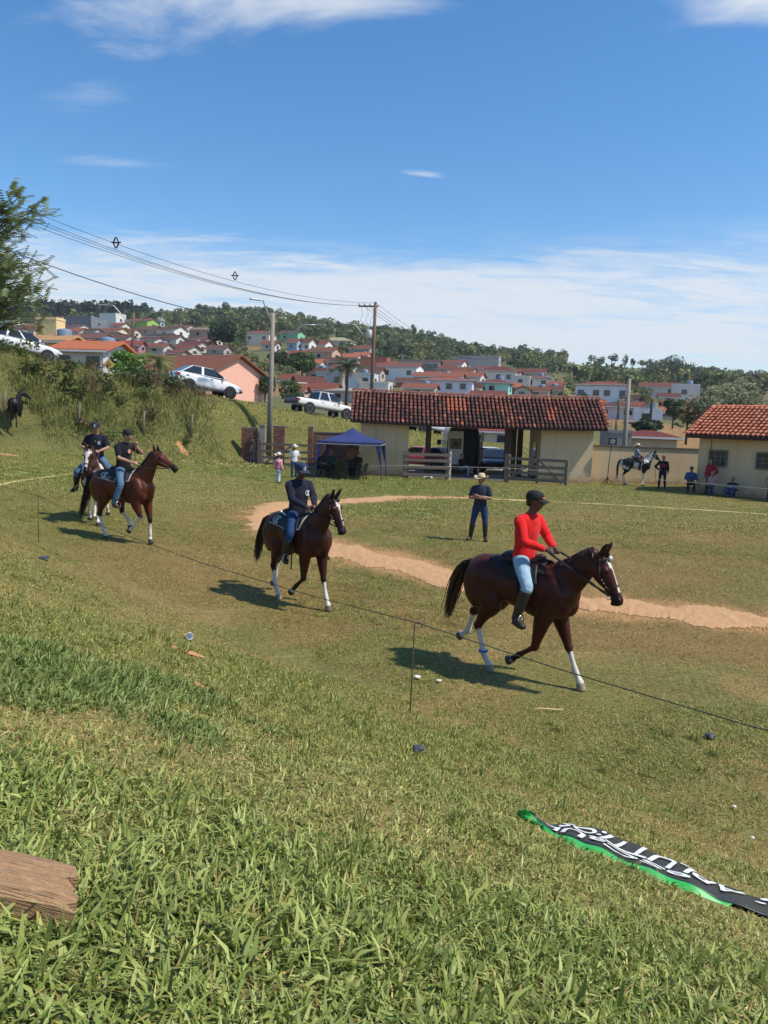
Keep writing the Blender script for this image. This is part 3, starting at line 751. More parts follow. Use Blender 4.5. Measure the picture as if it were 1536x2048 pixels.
for i in range(9):
    o = bpy.data.objects.new('verge_tile', tile_mesh('verge_tile', .24, .4, TILES_OLD[4 if i % 2 else 2])) ; link(o, roof)
    m4 = Matrix((Vector((1, 0, 0)), Sv, Vector((1, 0, 0)).cross(Sv))).transposed().to_4x4(); m4.translation = Vector((rx1 + .02, EY - GY0, EZ)) + Sv * (SL * (i + .5) / 9) + Vector((0, 0, .07)); o.matrix_local = m4
# --- long cream wall to the right
y_w = 43.6
wl = empty('garden_wall', (15.4, y_w, 0), 0, 'long cream plastered wall between gatehouse and tiled outbuilding', 'wall')
MB().box((0, .1, .86), (8.0, .2, 2.32)).build('wall_face', M_PLASTER, wl)
MB().box((0, .1, 2.06), (8.0, .30, .07)).build('coping', pmat('dark_coping', srgb(96, 84, 70), .9), wl)
# --- right outbuilding
rb_a = R(-46)
ob = empty('outbuilding', (15.62, 38.6, 0), rb_a, 'cream outbuilding with bright orange tiled hip roof and small barred windows', 'building')
MB().prism([(0, 0, -.3), (0, 4.7, -.3), (0, 4.7, 2.86), (0, 2.35, 4.1), (0, 0, 2.86)], (0, 0, 0), (10, 0, 0)).build('wall', M_PLASTER, ob)
obr = empty('roof', (0, 0, 0)); obr.parent = ob
E0 = Vector((-.45, -.6, 2.86)); run = 2.95; rise = 1.45
So = Vector((0, run, rise)).normalized(); SLo = math.hypot(run, rise)
X1 = 10.5
MB().add([(E0.x, E0.y, E0.z - .03), (X1, E0.y, E0.z - .03), (X1, E0.y + run, E0.z + rise - .03), (E0.x, E0.y + run, E0.z + rise - .03), (E0.x, E0.y + 2 * run, E0.z - .03), (X1, E0.y + 2 * run, E0.z - .03),
          (E0.x, E0.y, E0.z - .13), (X1, E0.y, E0.z - .13), (E0.x, E0.y + 2 * run, E0.z - .13), (X1, E0.y + 2 * run, E0.z - .13)],
         [(0, 1, 2, 3), (3, 2, 5, 4), (0, 3, 4), (0, 6, 7, 1), (4, 8, 6, 0), (6, 8, 9, 7), (1, 7, 9, 5), (1, 5, 2)]).build('roof_bed', M_MORTAR, obr)
pu = .235; nuo = int((X1 - E0.x) / pu)
tile_slope(obr, E0 + Vector((0, -.03, 0)), (1, 0, 0), So, 30, 10, pu, SLo / 10, TILES_NEW, lambda f, t, r: 0 if r.random() < .5 else 1 if r.random() < .6 else 2, 300, seed=9)
hipv = Vector((0, run, rise)); hl_ = hipv.length; hipv.normalize()
for i in range(12):
    o = bpy.data.objects.new('verge_tile', tile_mesh('verge_tile', .24, .42, TILES_NEW[i % 3])); link(o, obr)
    xx = hipv.cross(Vector((0, 0, 1))).normalized()
    m4 = Matrix((xx, hipv, xx.cross(hipv))).transposed().to_4x4(); m4.translation = E0 + hipv * (hl_ * (i + .5) / 12) + Vector((0, 0, .06)); o.matrix_local = m4
for i in range(14):
    o = bpy.data.objects.new('ridge_tile', tile_mesh('ridge_tile', .24, .42, TILES_NEW[i % 3])); link(o, obr)
    m4 = Matrix.Rotation(R(90), 4, 'Z'); m4.translation = (E0.x + .18 + .36 * i, E0.y + run, E0.z + rise + .04); o.matrix_local = m4
M_IRON = pmat('window_iron', srgb(120, 120, 122), .6)
for cx in (1.0, 3.25):
    wn_ = MB()
    for dx, dz, wx, wz in ((0, .37, .90, .08), (0, -.37, .90, .08), (-.42, 0, .08, .66), (.42, 0, .08, .66)): wn_.box((cx + dx, -.03, 1.78 + dz), (wx, .10, wz))
    o = wn_.build('window', pmat('frame_grey', srgb(104, 100, 96), .7), ob)
    MB().box((cx, -.012, 1.78), (.76, .03, .66)).build('pane', M_WIN, o)
    for k in (-.11, .11): MB().box((cx, -.045, 1.78 + k), (.76, .03, .024)).build('bar', M_IRON, o)
    for k in (-.14, .14): MB().box((cx + k, -.044, 1.78), (.024, .028, .66)).build('bar', M_IRON, o)
MB().tube([(.62, -.02, 2.7), (.60, -.02, 1.5), (.50, -.02, .5), (.45, -.02, 0)], .012, 6).build('cable', M_WOOD_D, ob, True)
# paved apron under the gateway and dirt at the wall foot
MB().add([(1.2, GY0 - .35, .05), (8.6, GY0 - .35, .05), (8.6, GY0 + 26, .05), (1.2, GY0 + 14, .05), (1.2, GY0 - .35, -.2), (8.6, GY0 - .35, -.2)], [(0, 1, 2, 3), (0, 4, 5, 1)]).build('gateway_pavement', pmat('worn_concrete', srgb(142, 130, 116), .9, .15, 1)) ['kind'] = 'structure'
# --- timber field fence and gates
def rail_gate(label, a, b, heights, posts, diag=(), h=1.45, name='timber_gate'):
    a, b = Vector(a), Vector(b); z = 0
    g = empty(name, a, math.atan2((b - a).y, (b - a).x), label, 'gate', 'timber gates of the field')
    L = (b - a).xy.length
    for t, w, hh in posts: MB().box((L * t, 0, hh / 2 - .1), (w, w, hh + .2)).build('post', M_WOOD_G, g)
    for hz in heights: MB().box((L / 2, -.09, hz), (L, .045, .15)).build('rail', M_WOOD_G, g)
    for t0, z0, t1, z1 in diag: MB().bar((L * t0, -.15, z0), (L * t1, -.15, z1), .05, .12).build('brace', M_WOOD_G, g)
    return g
gp = lambda px, py, D: Vector((PX(px, py, D), D, 0))
rail_gate('short timber rail fence with white end post in the gateway', gp(805, 950, 41.6), gp(899, 955, 41.6), (.22, .62, 1.0, 1.32), ((0.03, .16, 1.5), (.10, .12, 1.45), (.93, .13, 1.4)), name='timber_fence')
MB().box((0, 0, .72), (.12, .12, 1.6)).build('white_post', pmat('white_post', srgb(206, 196, 178), .8), bpy.data.objects['timber_fence']).location = (2.55, -.02, 0)
rail_gate('open grey timber gate with crossed braces right of the gateway', gp(1013, 962, 41.4), gp(1132, 972, 40.2), (.20, .55, .90, 1.28), ((0, .26, 1.5), (.52, .14, 1.4), (.99, .15, 1.3)), ((.06, .25, .48, 1.2), (.55, 1.25, .93, .1)))
rail_gate('grey timber gate with diagonal brace beside the brick pillars', gp(519, 935, 46.5), gp(637, 935, 46.0), (.25, .62, 1.0, 1.42), ((0.0, .24, 1.7), (.58, .16, 1.5), (1.0, .26, 1.9)), ((.06, .2, .55, 1.35),))
# brick pillars and walls by the left gate
M_BRICKW = pmat('old_brickwork', srgb(120, 84, 70), .95, .25, 5, col2=srgb(92, 72, 62), bump=.6, bscale=18)
def brick_block(label, px0, px1, pyt, D, dep=.4, cat='pillar', name='brick_pillar'):
    x0, x1 = PX(px0, 900, D), PX(px1, 900, D); zt = P((px0 + px1) / 2, pyt, D).z
    g = empty(name, ((x0 + x1) / 2, D, 0), 0, label, cat)
    w = x1 - x0
    MB().box((0, 0, zt / 2 - .15), (w, dep, zt + .3)).build('core', pmat('mortar', srgb(132, 112, 96), .95), g)
    bl, bh = .22, .085; rows = int(zt / bh); cols = max(1, int(round(w / bl)))
    r = random.Random(int(px0)); ms = [MB().box((0, 0, 0), (w / cols - .014, .05, bh - .014)).mesh('brick', pmat('brick_%d' % k, srgb(*c), .95, .2, 8)) for k, c in enumerate(((126, 84, 68), (108, 76, 64), (142, 98, 78)))]
    n = 0
    for j in range(rows):
        for i in range(cols):
            if n >= 300: break
            o = bpy.data.objects.new('brick', r.choice(ms)); link(o, g); n += 1
            o.location = (-w / 2 + w / cols * (i + .5), -dep / 2 - .012 + r.uniform(-.006, .004), bh * (j + .5))
    MB().box((0, 0, zt + .025), (w + .08, dep + .08, .05)).build('cap', M_CONC, g)
brick_block('low dark wall panel left of the concrete gate post', 483, 515, 856, 47.5, .2, 'wall', 'brick_wall')
brick_block('narrow brick pillar just right of the tall concrete pole', 547, 570, 853, 47.5)
brick_block('brick pillar beside the blue canopy', 616, 626, 854, 46.6)
brick_block('long brick wall behind the blue canopy', 627, 719, 866, 46.8, .25, 'wall', 'brick_wall')
cp = empty('gate_post', gp(524, 930, 47.2), 0, 'square weathered concrete gate post beside the dark wall panel', 'post'); MB().box((0, 0, 1.2), (.34, .34, 2.6)).build('shaft', M_CONC, cp); MB().box((0, 0, 2.53), (.40, .40, .07)).build('cap', M_CONC, cp)
# ------------------------------------------------------------------ trees, woods, scrub
M_BARK = pmat('bark', srgb(96, 80, 66), .95, .3, 4, stretch=(6, 6, 1), bump=.8, bscale=10)
M_LEAF = leafmat('leaf', .6, .3, .3, .25)
def leaf_cards(r, C_, size, col, flat=.5, aspect=1.0):
    """quads of about `size` at centres C_ (n,3) -> V,F,K"""
    n = len(C_)
    d = r.normal(0, 1, (n, 3)); d[:, 2] *= flat; d /= np.linalg.norm(d, axis=1)[:, None] + 1e-9
    e = r.normal(0, 1, (n, 3)); e -= d * (d * e).sum(1)[:, None]; e /= np.linalg.norm(e, axis=1)[:, None] + 1e-9
    s = size * r.uniform(.6, 1.4, n)[:, None]
    a, b = d * s * aspect, e * s * .5
    V = np.stack([C_ - a, C_ - b * .9, C_ + a, C_ + b * .9], 1).reshape(-1, 3)
    F = np.arange(4 * n).reshape(-1, 4)
    K = np.repeat(np.asarray(col).reshape(-1, 3) * np.ones((n, 1)), 4, 0) if np.ndim(col) == 1 else np.repeat(col, 4, 0)
    return V, F, K
def crown_pts(r, n, rx, rz, lobes=9, fill=.75, flatbase=.35):
    """points in an uneven crown made of lobes; z from -rz..rz"""
    lc = r.normal(0, 1, (lobes, 3)); lc /= np.linalg.norm(lc, axis=1)[:, None]
    lc *= r.uniform(.35, .72, (lobes, 1)); lc[:, 2] = np.maximum(lc[:, 2], -flatbase)
    lr = r.uniform(.26, .48, lobes)
    k = r.integers(0, lobes, n)
    d = r.normal(0, 1, (n, 3)); d /= np.linalg.norm(d, axis=1)[:, None]
    rad = r.uniform(fill, 1.0, n) ** .6
    p = lc[k] + d * (lr[k] * rad)[:, None]
    tone = r.uniform(.72, 1.28, lobes)[k]
    return p * np.array((rx, rx, rz)), tone
def make_tree(name, label, base, height, rx, rz, col, n=900, leaf=.28, lobes=9, trunk_r=.16, seed=1, parent=None, cat='tree', group=None, aspect=1.0, limbs=5, lean=(0, 0)):
    r = np.random.default_rng(seed)
    root = empty(name, base, 0, label, cat, group)
    cz = height - rz
    tb = MB(); top = Vector((lean[0], lean[1], cz))
    tb.tube([(0, 0, -.4), (lean[0] * .3, lean[1] * .3, cz * .4), (lean[0], lean[1], cz), (lean[0] * 1.1, lean[1] * 1.1, cz + rz * .5)], [trunk_r * 1.25, trunk_r, trunk_r * .7, trunk_r * .25], 8)
    for i in range(limbs):
        q = 6.28 * i / limbs + r.uniform(0, 1); st = Vector((lean[0] * .7, lean[1] * .7, cz * r.uniform(.5, .85)))
        en = top + Vector((math.cos(q) * rx * .6, math.sin(q) * rx * .6, rz * r.uniform(-.2, .5)))
        tb.tube([st, (st + en) / 2 + Vector((0, 0, -.1 * rz)), en], [trunk_r * .5, trunk_r * .33, trunk_r * .12], 6)
    tb.build('trunk', M_BARK, root, True)
    p, tone = crown_pts(r, n, rx, rz, lobes)
    p = p + np.array((lean[0], lean[1], cz))
    cc = np.array(col)[None] * tone[:, None] * r.uniform(.75, 1.25, (n, 1))
    V, F, K = leaf_cards(r, p, leaf, cc, .6, aspect)
    mobj('crown', np_mesh('crown', V, F, M_LEAF, False, K), root)
    return root
FOL = [srgb(102, 116, 70), srgb(118, 124, 74), srgb(88, 104, 66), srgb(132, 128, 80), srgb(80, 96, 64)]
# far wood on the hill: one mass
def wood(name, label, pts, hrange, wfac, cols, seed, ncard=70, leafk=.16):
    r = np.random.default_rng(seed); VV, KK = [], []
    for (x, y) in pts:
        h = r.uniform(*hrange); rx = h * wfac * r.uniform(.8, 1.25); rz = h * .42
        p, tone = crown_pts(r, ncard, rx, rz, 6)
        z = h1(x, y)
        p = p + np.array((x, y, z + h - rz * 1.05))
        c = np.array(cols[r.integers(len(cols))]) * r.uniform(.75, 1.2)
        cc = c[None] * tone[:, None] * r.uniform(.8, 1.2, (ncard, 1))
        V, F, K = leaf_cards(r, p, h * leafk, cc, .7)
        VV.append(V); KK.append(K)
    V = np.concatenate(VV); K = np.concatenate(KK); F = np.arange(len(V)).reshape(-1, 4)
    o = mobj(name, np_mesh(name, V, F, M_LEAF, False, K)); tag(o, label, kind='stuff')
    return o
def scatter(n, c0, c1, d0, d1, seed, accept=None):
    r = np.random.default_rng(seed); out = []
    while len(out) < n:
        c = r.uniform(c0, c1); d = math.sqrt(r.uniform(d0 * d0, d1 * d1))
        if accept and not accept(c, d, r): continue
        out.append(((c - 768) / FPX * d, d))
    return out
def clear_of_houses(c, d, m=4):
    for hp, hd, hw in HOUSE_AT:
        if abs(c - hp) < hw + m and hd - 70 < d < hd + 7: return False
    return True
def a_hill(c, d, r):
    if not clear_of_houses(c, d, 3): return False
    if d < 305 and c < 480: return False
    if 720 < c < 1125 and d < 262: return False
    if 1115 < c < 1280 and d > 345 and r.random() < .985: return False
    if 500 < c < 640 and d > 470 and r.random() < .55: return False
    if d < 350 and c < 480: return r.random() < .06
    return True
wood('hillside_wood', 'dense mixed wood covering the hill behind the town', scatter(2300, -150, 1700, 235, 590, 5, a_hill), (4.5, 8.5), .48, FOL, 6, 80, .115)
wood('pine_wood', 'tall dark wood along the ridge on the left', scatter(330, -160, 285, 400, 540, 8), (9.5, 14), .26, [srgb(66, 80, 62), srgb(58, 72, 58), srgb(74, 86, 66)], 9, 130, .085)
wood('scrub_slope', 'rough bushes between the houses on the slope', scatter(430, 440, 1500, 130, 300, 12, lambda c, d, r: clear_of_houses(c, d) and r.random() < (.9 if (c < 640 or c > 1120) else .12)), (1.2, 3.2), .8, FOL, 13, 90, .13)
wood('garden_bushes', 'garden shrubs in the lower town', scatter(90, -50, 480, 100, 300, 14, lambda c, d, r: clear_of_houses(c, d)), (0.8, 2.2), .8, FOL, 15, 80, .13)
# trees that stand out on the skyline
SKY_T = [(249, 'round topped tree left of the skyline gap'), (302, 'lone slender tree in the skyline gap above the lamp arm'), (318, 'leafy tree right of the lone slender skyline tree'), (372, 'tree on the skyline left of the hanging cable'), (394, 'broad tree on the skyline above the big dark tree'),
         (409, 'second broad skyline tree above the big dark tree'), (421, 'small dome tree on the skyline right of the broad pair'), (445, 'flat topped skyline tree'), (527, 'tall tree on the skyline near the arm lamp'), (590, 'round tree on the summit right of the concrete pole'), (618, 'dense tree on the summit slope'),
         (814, 'slim reddish tree standing proud of the ridge'), (700, 'tree where the ridge starts to fall'), (968, 'broad dark tree on the falling ridge'), (1028, 'low dome tree on the ridge over the white town'), (1110, 'tree at the left end of the pasture'), (1165, 'tree on top of the pasture'), (1205, 'paired tree on the pasture crest'), (1232, 'slender tree on the pasture crest'), (1247, 'last slender tree of the pasture crest'), (1266, 'tree at the right foot of the pasture'), (1180, 'lone round tree in the middle of the pasture')]
for i, (c, lab) in enumerate(SKY_T):
    D = 505 if 'middle of the pasture' not in lab else 430
    x = (c - 768) / FPX * D; hgt = 6.5 + 4.5 * ((i * 37) % 10) / 10; slim = 'slend' in lab or 'slim' in lab
    if 'middle' in lab: hgt = 8
    make_tree('skyline_tree', lab, (x, D, h1(x, D)), hgt, hgt * (.24 if slim else .42), hgt * (.36 if slim else .33), np.array(FOL[i % 5]) * .9, 260, hgt * .07, 7, .25, 50 + i, group='trees on the skyline', limbs=3)
for i, (c, py, D, hgt, rx) in enumerate([(1312, 770, 300, 11, 5.5), (1338, 772, 290, 12.5, 6.5), (1364, 772, 295, 12, 6), (1388, 776, 300, 9, 5), (1290, 778, 310, 8, 4), (1512, 790, 250, 9, 6), (1450, 790, 290, 6, 4), (1480, 792, 270, 6.5, 4.5)]):
    x = PX(c, py, D)
    make_tree('clump_tree', ['left crown of the big dark clump on the right skyline', 'tallest crown of the big dark clump on the right skyline', 'right crown of the big dark clump on the right skyline', 'low crown at the right edge of the dark skyline clump', 'small tree left of the dark skyline clump', 'wide dark tree at the right margin of the skyline', 'low tree right of the dark skyline clump', 'low round tree next to the right margin skyline tree'][i],
              (x, D, h1(x, D)), hgt, rx, hgt * .42, srgb(76, 92, 66), 1100, .34, 10, .3, 90 + i, group='trees of the right skyline')
def town_tree(name, label, px, pyb, D, hpx, rpx, col, n=900, seed=0, leaf=None, **k):
    D = D or hit(px, pyb)
    x = PX(px, pyb, D); s = D / FPX
    z = min(h1(x, D), P(px, pyb, D).z)
    z = P(px, pyb, D).z
    return make_tree(name, label, (x, D, z), hpx * s, rpx * s, hpx * s * .40, col, n, leaf or max(.12, rpx * s * .10), seed=seed, trunk_r=max(.08, rpx * s * .05), **k)
town_tree('broadleaf_tree', 'big dark green tree above the pink house', 448, 706, None, 66, 36, srgb(58, 81, 55), 1700, 201)
town_tree('broadleaf_tree', 'smaller crown at the right side of the big dark tree', 484, 702, None, 46, 16, srgb(76, 100, 58), 700, 202)
town_tree('bamboo_clump', 'feathery dark green clump left of the tall palm', 604, 756, None, 50, 36, srgb(92, 110, 63), 1500, 203, aspect=1.6)
town_tree('broadleaf_tree', 'rounded dark tree under the stepped white houses', 560, 742, None, 44, 28, srgb(71, 89, 58), 1000, 204)
town_tree('broadleaf_tree', 'small dark tree beside the brick and white house', 612, 724, None, 22, 15, srgb(60, 79, 52), 500, 205)
town_tree('garden_tree', 'bright green leafy shrub tree behind the yellow road sign', 250, 768, 58, 66, 44, srgb(110, 142, 68), 1500, 206, leaf=.16)
town_tree('garden_tree', 'thin tree right of the pink house gable', 585, 828, 62, 70, 30, srgb(97, 108, 68), 700, 207, leaf=.16)
town_tree('garden_tree', 'dark shrub between pink house and concrete pole', 530, 806, 78, 60, 22, srgb(76, 87, 55), 700, 208, leaf=.2)
town_tree('spreading_tree', 'big pale feathery tree behind the orange tiled outbuilding', 1466, 890, 62, 136, 88, srgb(146, 150, 116), 3600, 209, leaf=.16, limbs=9)
town_tree('tangled_tree', 'brownish tangled tree left of the orange tiled outbuilding', 1372, 880, 64, 84, 40, srgb(126, 121, 89), 900, 210, leaf=.16, limbs=9)
town_tree('broadleaf_tree', 'dark round bush behind the cream wall', 1290, 880, 66, 44, 34, srgb(66, 84, 55), 1000, 211, leaf=.2)
town_tree('broadleaf_tree', 'dark tree at the left corner of the outbuilding roof', 1345, 850, 80, 52, 26, srgb(79, 95, 63), 800, 212, leaf=.25)
town_tree('broadleaf_tree', 'small dark tree over the right end of the gatehouse ridge', 1125, 806, None, 26, 16, srgb(68, 87, 58), 500, 213)
town_tree('broadleaf_tree', 'bushy tree left of the balcony house', 1168, 806, None, 22, 12, srgb(79, 100, 63), 400, 214)
town_tree('broadleaf_tree', 'dark tree between the balcony house and the right ridge', 1283, 820, None, 42, 22, srgb(87, 92, 66), 700, 215)
# palms
def palm(label, px, pyb, D, hpx, fr, seed, col, droop=.9, nf=26):
    r = np.random.default_rng(seed); s = D / FPX; b = P(px, pyb, D); h = hpx * s; L = fr * s
    root = empty('palm_tree', b, 0, label, 'palm')
    MB().tube([(0, 0, -.5), (.05, 0, h * .5), (.02, 0, h), (0, 0, h + L * .1)], [.17, .14, .16, .08], 8).build('trunk', M_BARK, root, True)
    for i in range(nf):
        q = r.uniform(0, 6.28); el = r.uniform(-.55, 1.25); VV, FF, KK = [], [], []
        d = Vector((math.cos(q), math.sin(q), 0)); up = Vector((0, 0, 1)); ll = L * r.uniform(.75, 1.1)
        pts = []
        for t in np.linspace(0, 1, 9): pts.append(Vector((0, 0, h)) + d * (ll * t * math.cos(el * (1 - t * .6))) + up * (ll * (math.sin(el) * t - droop * .75 * t * t)))
        sd = d.cross(up)
        cc = np.array(col) * r.uniform(.7, 1.2)
        if el < -.25: cc = np.array(srgb(158, 132, 87))
        for k in range(8):
            for sg in (-1, 1):
                for m_ in range(3):
                    a = pts[k] + (pts[k + 1] - pts[k]) * (m_ / 3); t = (k + m_ / 3) / 8
                    w = ll * .26 * math.sin(math.pi * min(1, .12 + t * .9))
                    e = a + sd * (sg * w * .75) + (pts[k + 1] - pts[k]).normalized() * w * .6 - up * w * .45
                    n_ = (pts[k + 1] - pts[k]).normalized() * (ll * .014); j = len(VV)
                    VV += [a - n_, a + n_, e]; FF.append((j, j + 1, j + 2)); KK += [cc] * 3
        mobj('frond', np_mesh('frond', np.array([tuple(v) for v in VV]), np.array(FF), M_LEAF, False, np.array(KK)), root)
palm('tall palm with hanging dead fronds behind the white pickup', 691, 830, 66, 95, 52, 31, srgb(76, 95, 71), .8, 34)
palm('bushy palm in front of the pink house roof', 318, 770, 62, 44, 50, 32, srgb(126, 137, 79), .95, 40)
palm('small palm behind the red roofed garage house', 1235, 836, 105, 30, 17, 33, srgb(84, 100, 68), .8, 18)
palm('palm left of the outbuilding in front of garden trees', 1300, 842, 84, 42, 30, 34, srgb(102, 110, 76), .8, 22)
# edge tree on the left with drooping sprays
def edge_tree():
    r = np.random.default_rng(77); base = Vector((-16.4, 30.0, 0)); base.z = h1(base.x, base.y)
    root = empty('feathery_tree', base, 0, 'feathery tree with drooping leaf sprays at the left edge', 'tree')
    tb = MB(); hub = Vector((.3, 0, 5.4)); tb.tube([(0, 0, -.3), (.1, 0, 2.5), hub, (.5, 0, 8)], [.22, .18, .14, .06], 8)
    VV, KK = [], []
    for i in range(84):
        q = r.uniform(0, 6.28); en = Vector((math.cos(q) * r.uniform(1.2, 3.9) * .85, math.sin(q) * r.uniform(1.0, 3.0), r.uniform(5.5, 10.0)))
        en.x += .3; st = Vector((.2, 0, min(7.5, max(3.6, en.z - 1.6))))
        md = (st + en) / 2 + Vector((0, 0, .5)); tb.tube([st, md, en], [.05, .03, .008], 5)
        for k in range(30):
            t = r.uniform(.25, 1.0); c = st * (1 - t) ** 2 + md * 2 * t * (1 - t) + en * t * t
            c = c + Vector(r.normal(0, .22, 3)); dirv = (en - st).normalized() + Vector(r.normal(0, .5, 3)); dirv.z -= .35; dirv.normalize()
            sd = dirv.cross(Vector((0, 0, 1))).normalized()
            L = r.uniform(.35, .7); cc = np.array(srgb(124, 138, 90)) * r.uniform(.6, 1.3)
            for m_ in range(7):
                for sg in (-1, 1):
                    a = c + dirv * (L * m_ / 7); e = a + sd * (sg * .16) + dirv * .06 - Vector((0, 0, .045)); w = dirv * .034
                    VV += [a - w, a + w, e]; KK += [cc] * 3
    tb.build('trunk', M_BARK, root, True)
    V = np.array([tuple(v) for v in VV]); mobj('crown', np_mesh('crown', V, np.arange(len(V)).reshape(-1, 3), M_LEAF, False, np.array(KK)), root)
edge_tree()
rs_ = np.random.default_rng(66); bp_pts = []
for _ in range(90):
    u__ = rs_.uniform(-26, 8.5); t__ = rs_.uniform(1.2, 5.2); q__ = RD0 + RDD * u__ + RDN * t__
    if not (abs(768 + FPX * q__[0] / q__[1] - 34) < 70 and q__[1] < 41): bp_pts.append((q__[0], q__[1]))
wood('bank_shrubs', 'low tangled shrubs on the bank below the street', bp_pts, (.6, 1.5), .8, [srgb(96, 108, 58), srgb(112, 116, 66), srgb(84, 94, 54), srgb(112, 96, 70)], 67, 160, .09)
# ------------------------------------------------------------------ bodies: lofted limbs fused into one skin
def cr(a, b, c, d, t):
    return 0.5 * ((2 * b) + (c - a) * t + (2 * a - 5 * b + 4 * c - d) * t * t + (3 * b - a - 3 * c + d) * t * t * t)
def refine(rows, m):
    rows = [np.asarray(r, float) for r in rows]; out = []
    n = len(rows)
    for i in range(n - 1):
        a, b, c, d = rows[max(i - 1, 0)], rows[i], rows[i + 1], rows[min(i + 2, n - 1)]
        for k in range(m): out.append(cr(a, b, c, d, k / m))
    out.append(rows[-1])
    return out
class Body:
    """collects lofts; fuse() turns them into one continuous mesh with point colours"""
    def __init__(s): s.V, s.F, s.Cc = [], [], []; s.n = 0
    def loft(s, rows, lat=(0, 1, 0), col=(1, 1, 1), n=18, m=3, colf=None, round_ends=(0.5, 0.5)):
        """rows: (x, y, z, ru, rv): centre, radius in the plane of the path, radius along lat"""
        rr = refine(rows, m)
        lat = Vector(lat).normalized()
        P_ = [Vector(r[:3]) for r in rr]
        def end(i, j, k):
            t = (P_[i] - P_[j]).normalized(); r = min(rr[i][3], rr[i][4]) * k
            return [np.array([*(P_[i] + t * r * a), rr[i][3] * b, rr[i][4] * b]) for a, b in ((0.5, 0.86), (0.85, 0.55), (1.0, 0.12))]
        tags = list(np.linspace(0, 1, len(rr)))
        full = rr
        if round_ends[0]: e = end(0, 1, round_ends[0]); full = e[::-1] + full; tags = [0] * 3 + tags
        if round_ends[1]: e = end(len(rr) - 1, len(rr) - 2, round_ends[1]); full = full + e; tags = tags + [1] * 3
        pts = [Vector(r[:3]) for r in full]
        base = s.n
        for i, r in enumerate(full):
            t = (pts[min(i + 1, len(pts) - 1)] - pts[max(i - 1, 0)])
            t = t.normalized() if t.length > 1e-9 else Vector((0, 0, 1))
            v = (lat - t * lat.dot(t))
            v = v.normalized() if v.length > 1e-4 else Vector((0, 0, 1)).cross(t).normalized()
            u = v.cross(t).normalized()
            for k in range(n):
                q = 2 * math.pi * k / n
                p = pts[i] + u * (math.cos(q) * abs(r[3])) + v * (math.sin(q) * abs(r[4]))
                s.V.append(tuple(p))
                s.Cc.append(colf(tags[i], math.cos(q), math.sin(q), p) if colf else col)
        for i in range(len(full) - 1):
            for k in range(n):
                k2 = (k + 1) % n
                s.F.append((base + i * n + k, base + i * n + k2, base + (i + 1) * n + k2, base + (i + 1) * n + k))
        s.F.append(tuple(base + k for k in range(n - 1, -1, -1)))
        s.F.append(tuple(base + (len(full) - 1) * n + k for k in range(n)))
        s.n += len(full) * n
        return s
    def blob(s, c, r, col=(1, 1, 1), rot=None, n=12):
        rows = []
        base = s.n; c = Vector(c)
        for i in range(n + 1):
            th = math.pi * (i + 0.02) / (n + 0.04)
            for k in range(n):
                q = 2 * math.pi * k / n
                p = Vector((r[0] * math.sin(th) * math.cos(q), r[1] * math.sin(th) * math.sin(q), r[2] * math.cos(th)))
                if rot is not None: p = rot @ p
                s.V.append(tuple(c + p)); s.Cc.append(col)
        for i in range(n):
            for k in range(n):
                k2 = (k + 1) % n
                s.F.append((base + i * n + k, base + (i + 1) * n + k, base + (i + 1) * n + k2, base + i * n + k2))
        s.F.append(tuple(base + k for k in range(n))); s.F.append(tuple(base + n * n + k for k in range(n - 1, -1, -1)))
        s.n += (n + 1) * n
        return s
    def fuse(s, name, mat, voxel, smooth=3, parent=None, paint=()):
        me = bpy.data.meshes.new(name); me.from_pydata(s.V, [], s.F)
        bm = bmesh.new(); bm.from_mesh(me); bmesh.ops.recalc_face_normals(bm, faces=bm.faces); bm.to_mesh(me); bm.free()
        ts = bpy.data.scenes.get('workbench') or bpy.data.scenes.new('workbench')
        ob = bpy.data.objects.new('tmp', me); ts.collection.objects.link(ob)
        md = ob.modifiers.new('r', 'REMESH'); md.mode = 'VOXEL'; md.voxel_size = voxel
        if smooth:
            sm = ob.modifiers.new('s', 'SMOOTH'); sm.iterations = smooth; sm.factor = 0.5
        with bpy.context.temp_override(scene=ts, view_layer=ts.view_layers[0]):
            dg = bpy.context.evaluated_depsgraph_get(); dg.update()
        res = bpy.data.meshes.new_from_object(ob.evaluated_get(dg))
        bpy.data.objects.remove(ob); bpy.data.meshes.remove(me)
        res.name = name
        kd = kdtree.KDTree(len(s.V))
        for i, v in enumerate(s.V): kd.insert(v, i)
        kd.balance()
        nv = len(res.vertices)
        co = np.empty(nv * 3, np.float32); res.vertices.foreach_get('co', co); co = co.reshape(-1, 3)
        col = np.empty((nv, 3), np.float32)
        cc = s.Cc
        for i in range(nv):
            col[i] = cc[kd.find(co[i])[1]]
        for pos, r, pc in paint:
            d = np.linalg.norm(co - np.array(pos), axis=1); col[d < r] = pc
        res.materials.clear(); res.materials.append(mat)
        res.polygons.foreach_set('use_smooth', np.ones(len(res.polygons), bool))
        set_col(res, col)
        return mobj(name, res, parent)

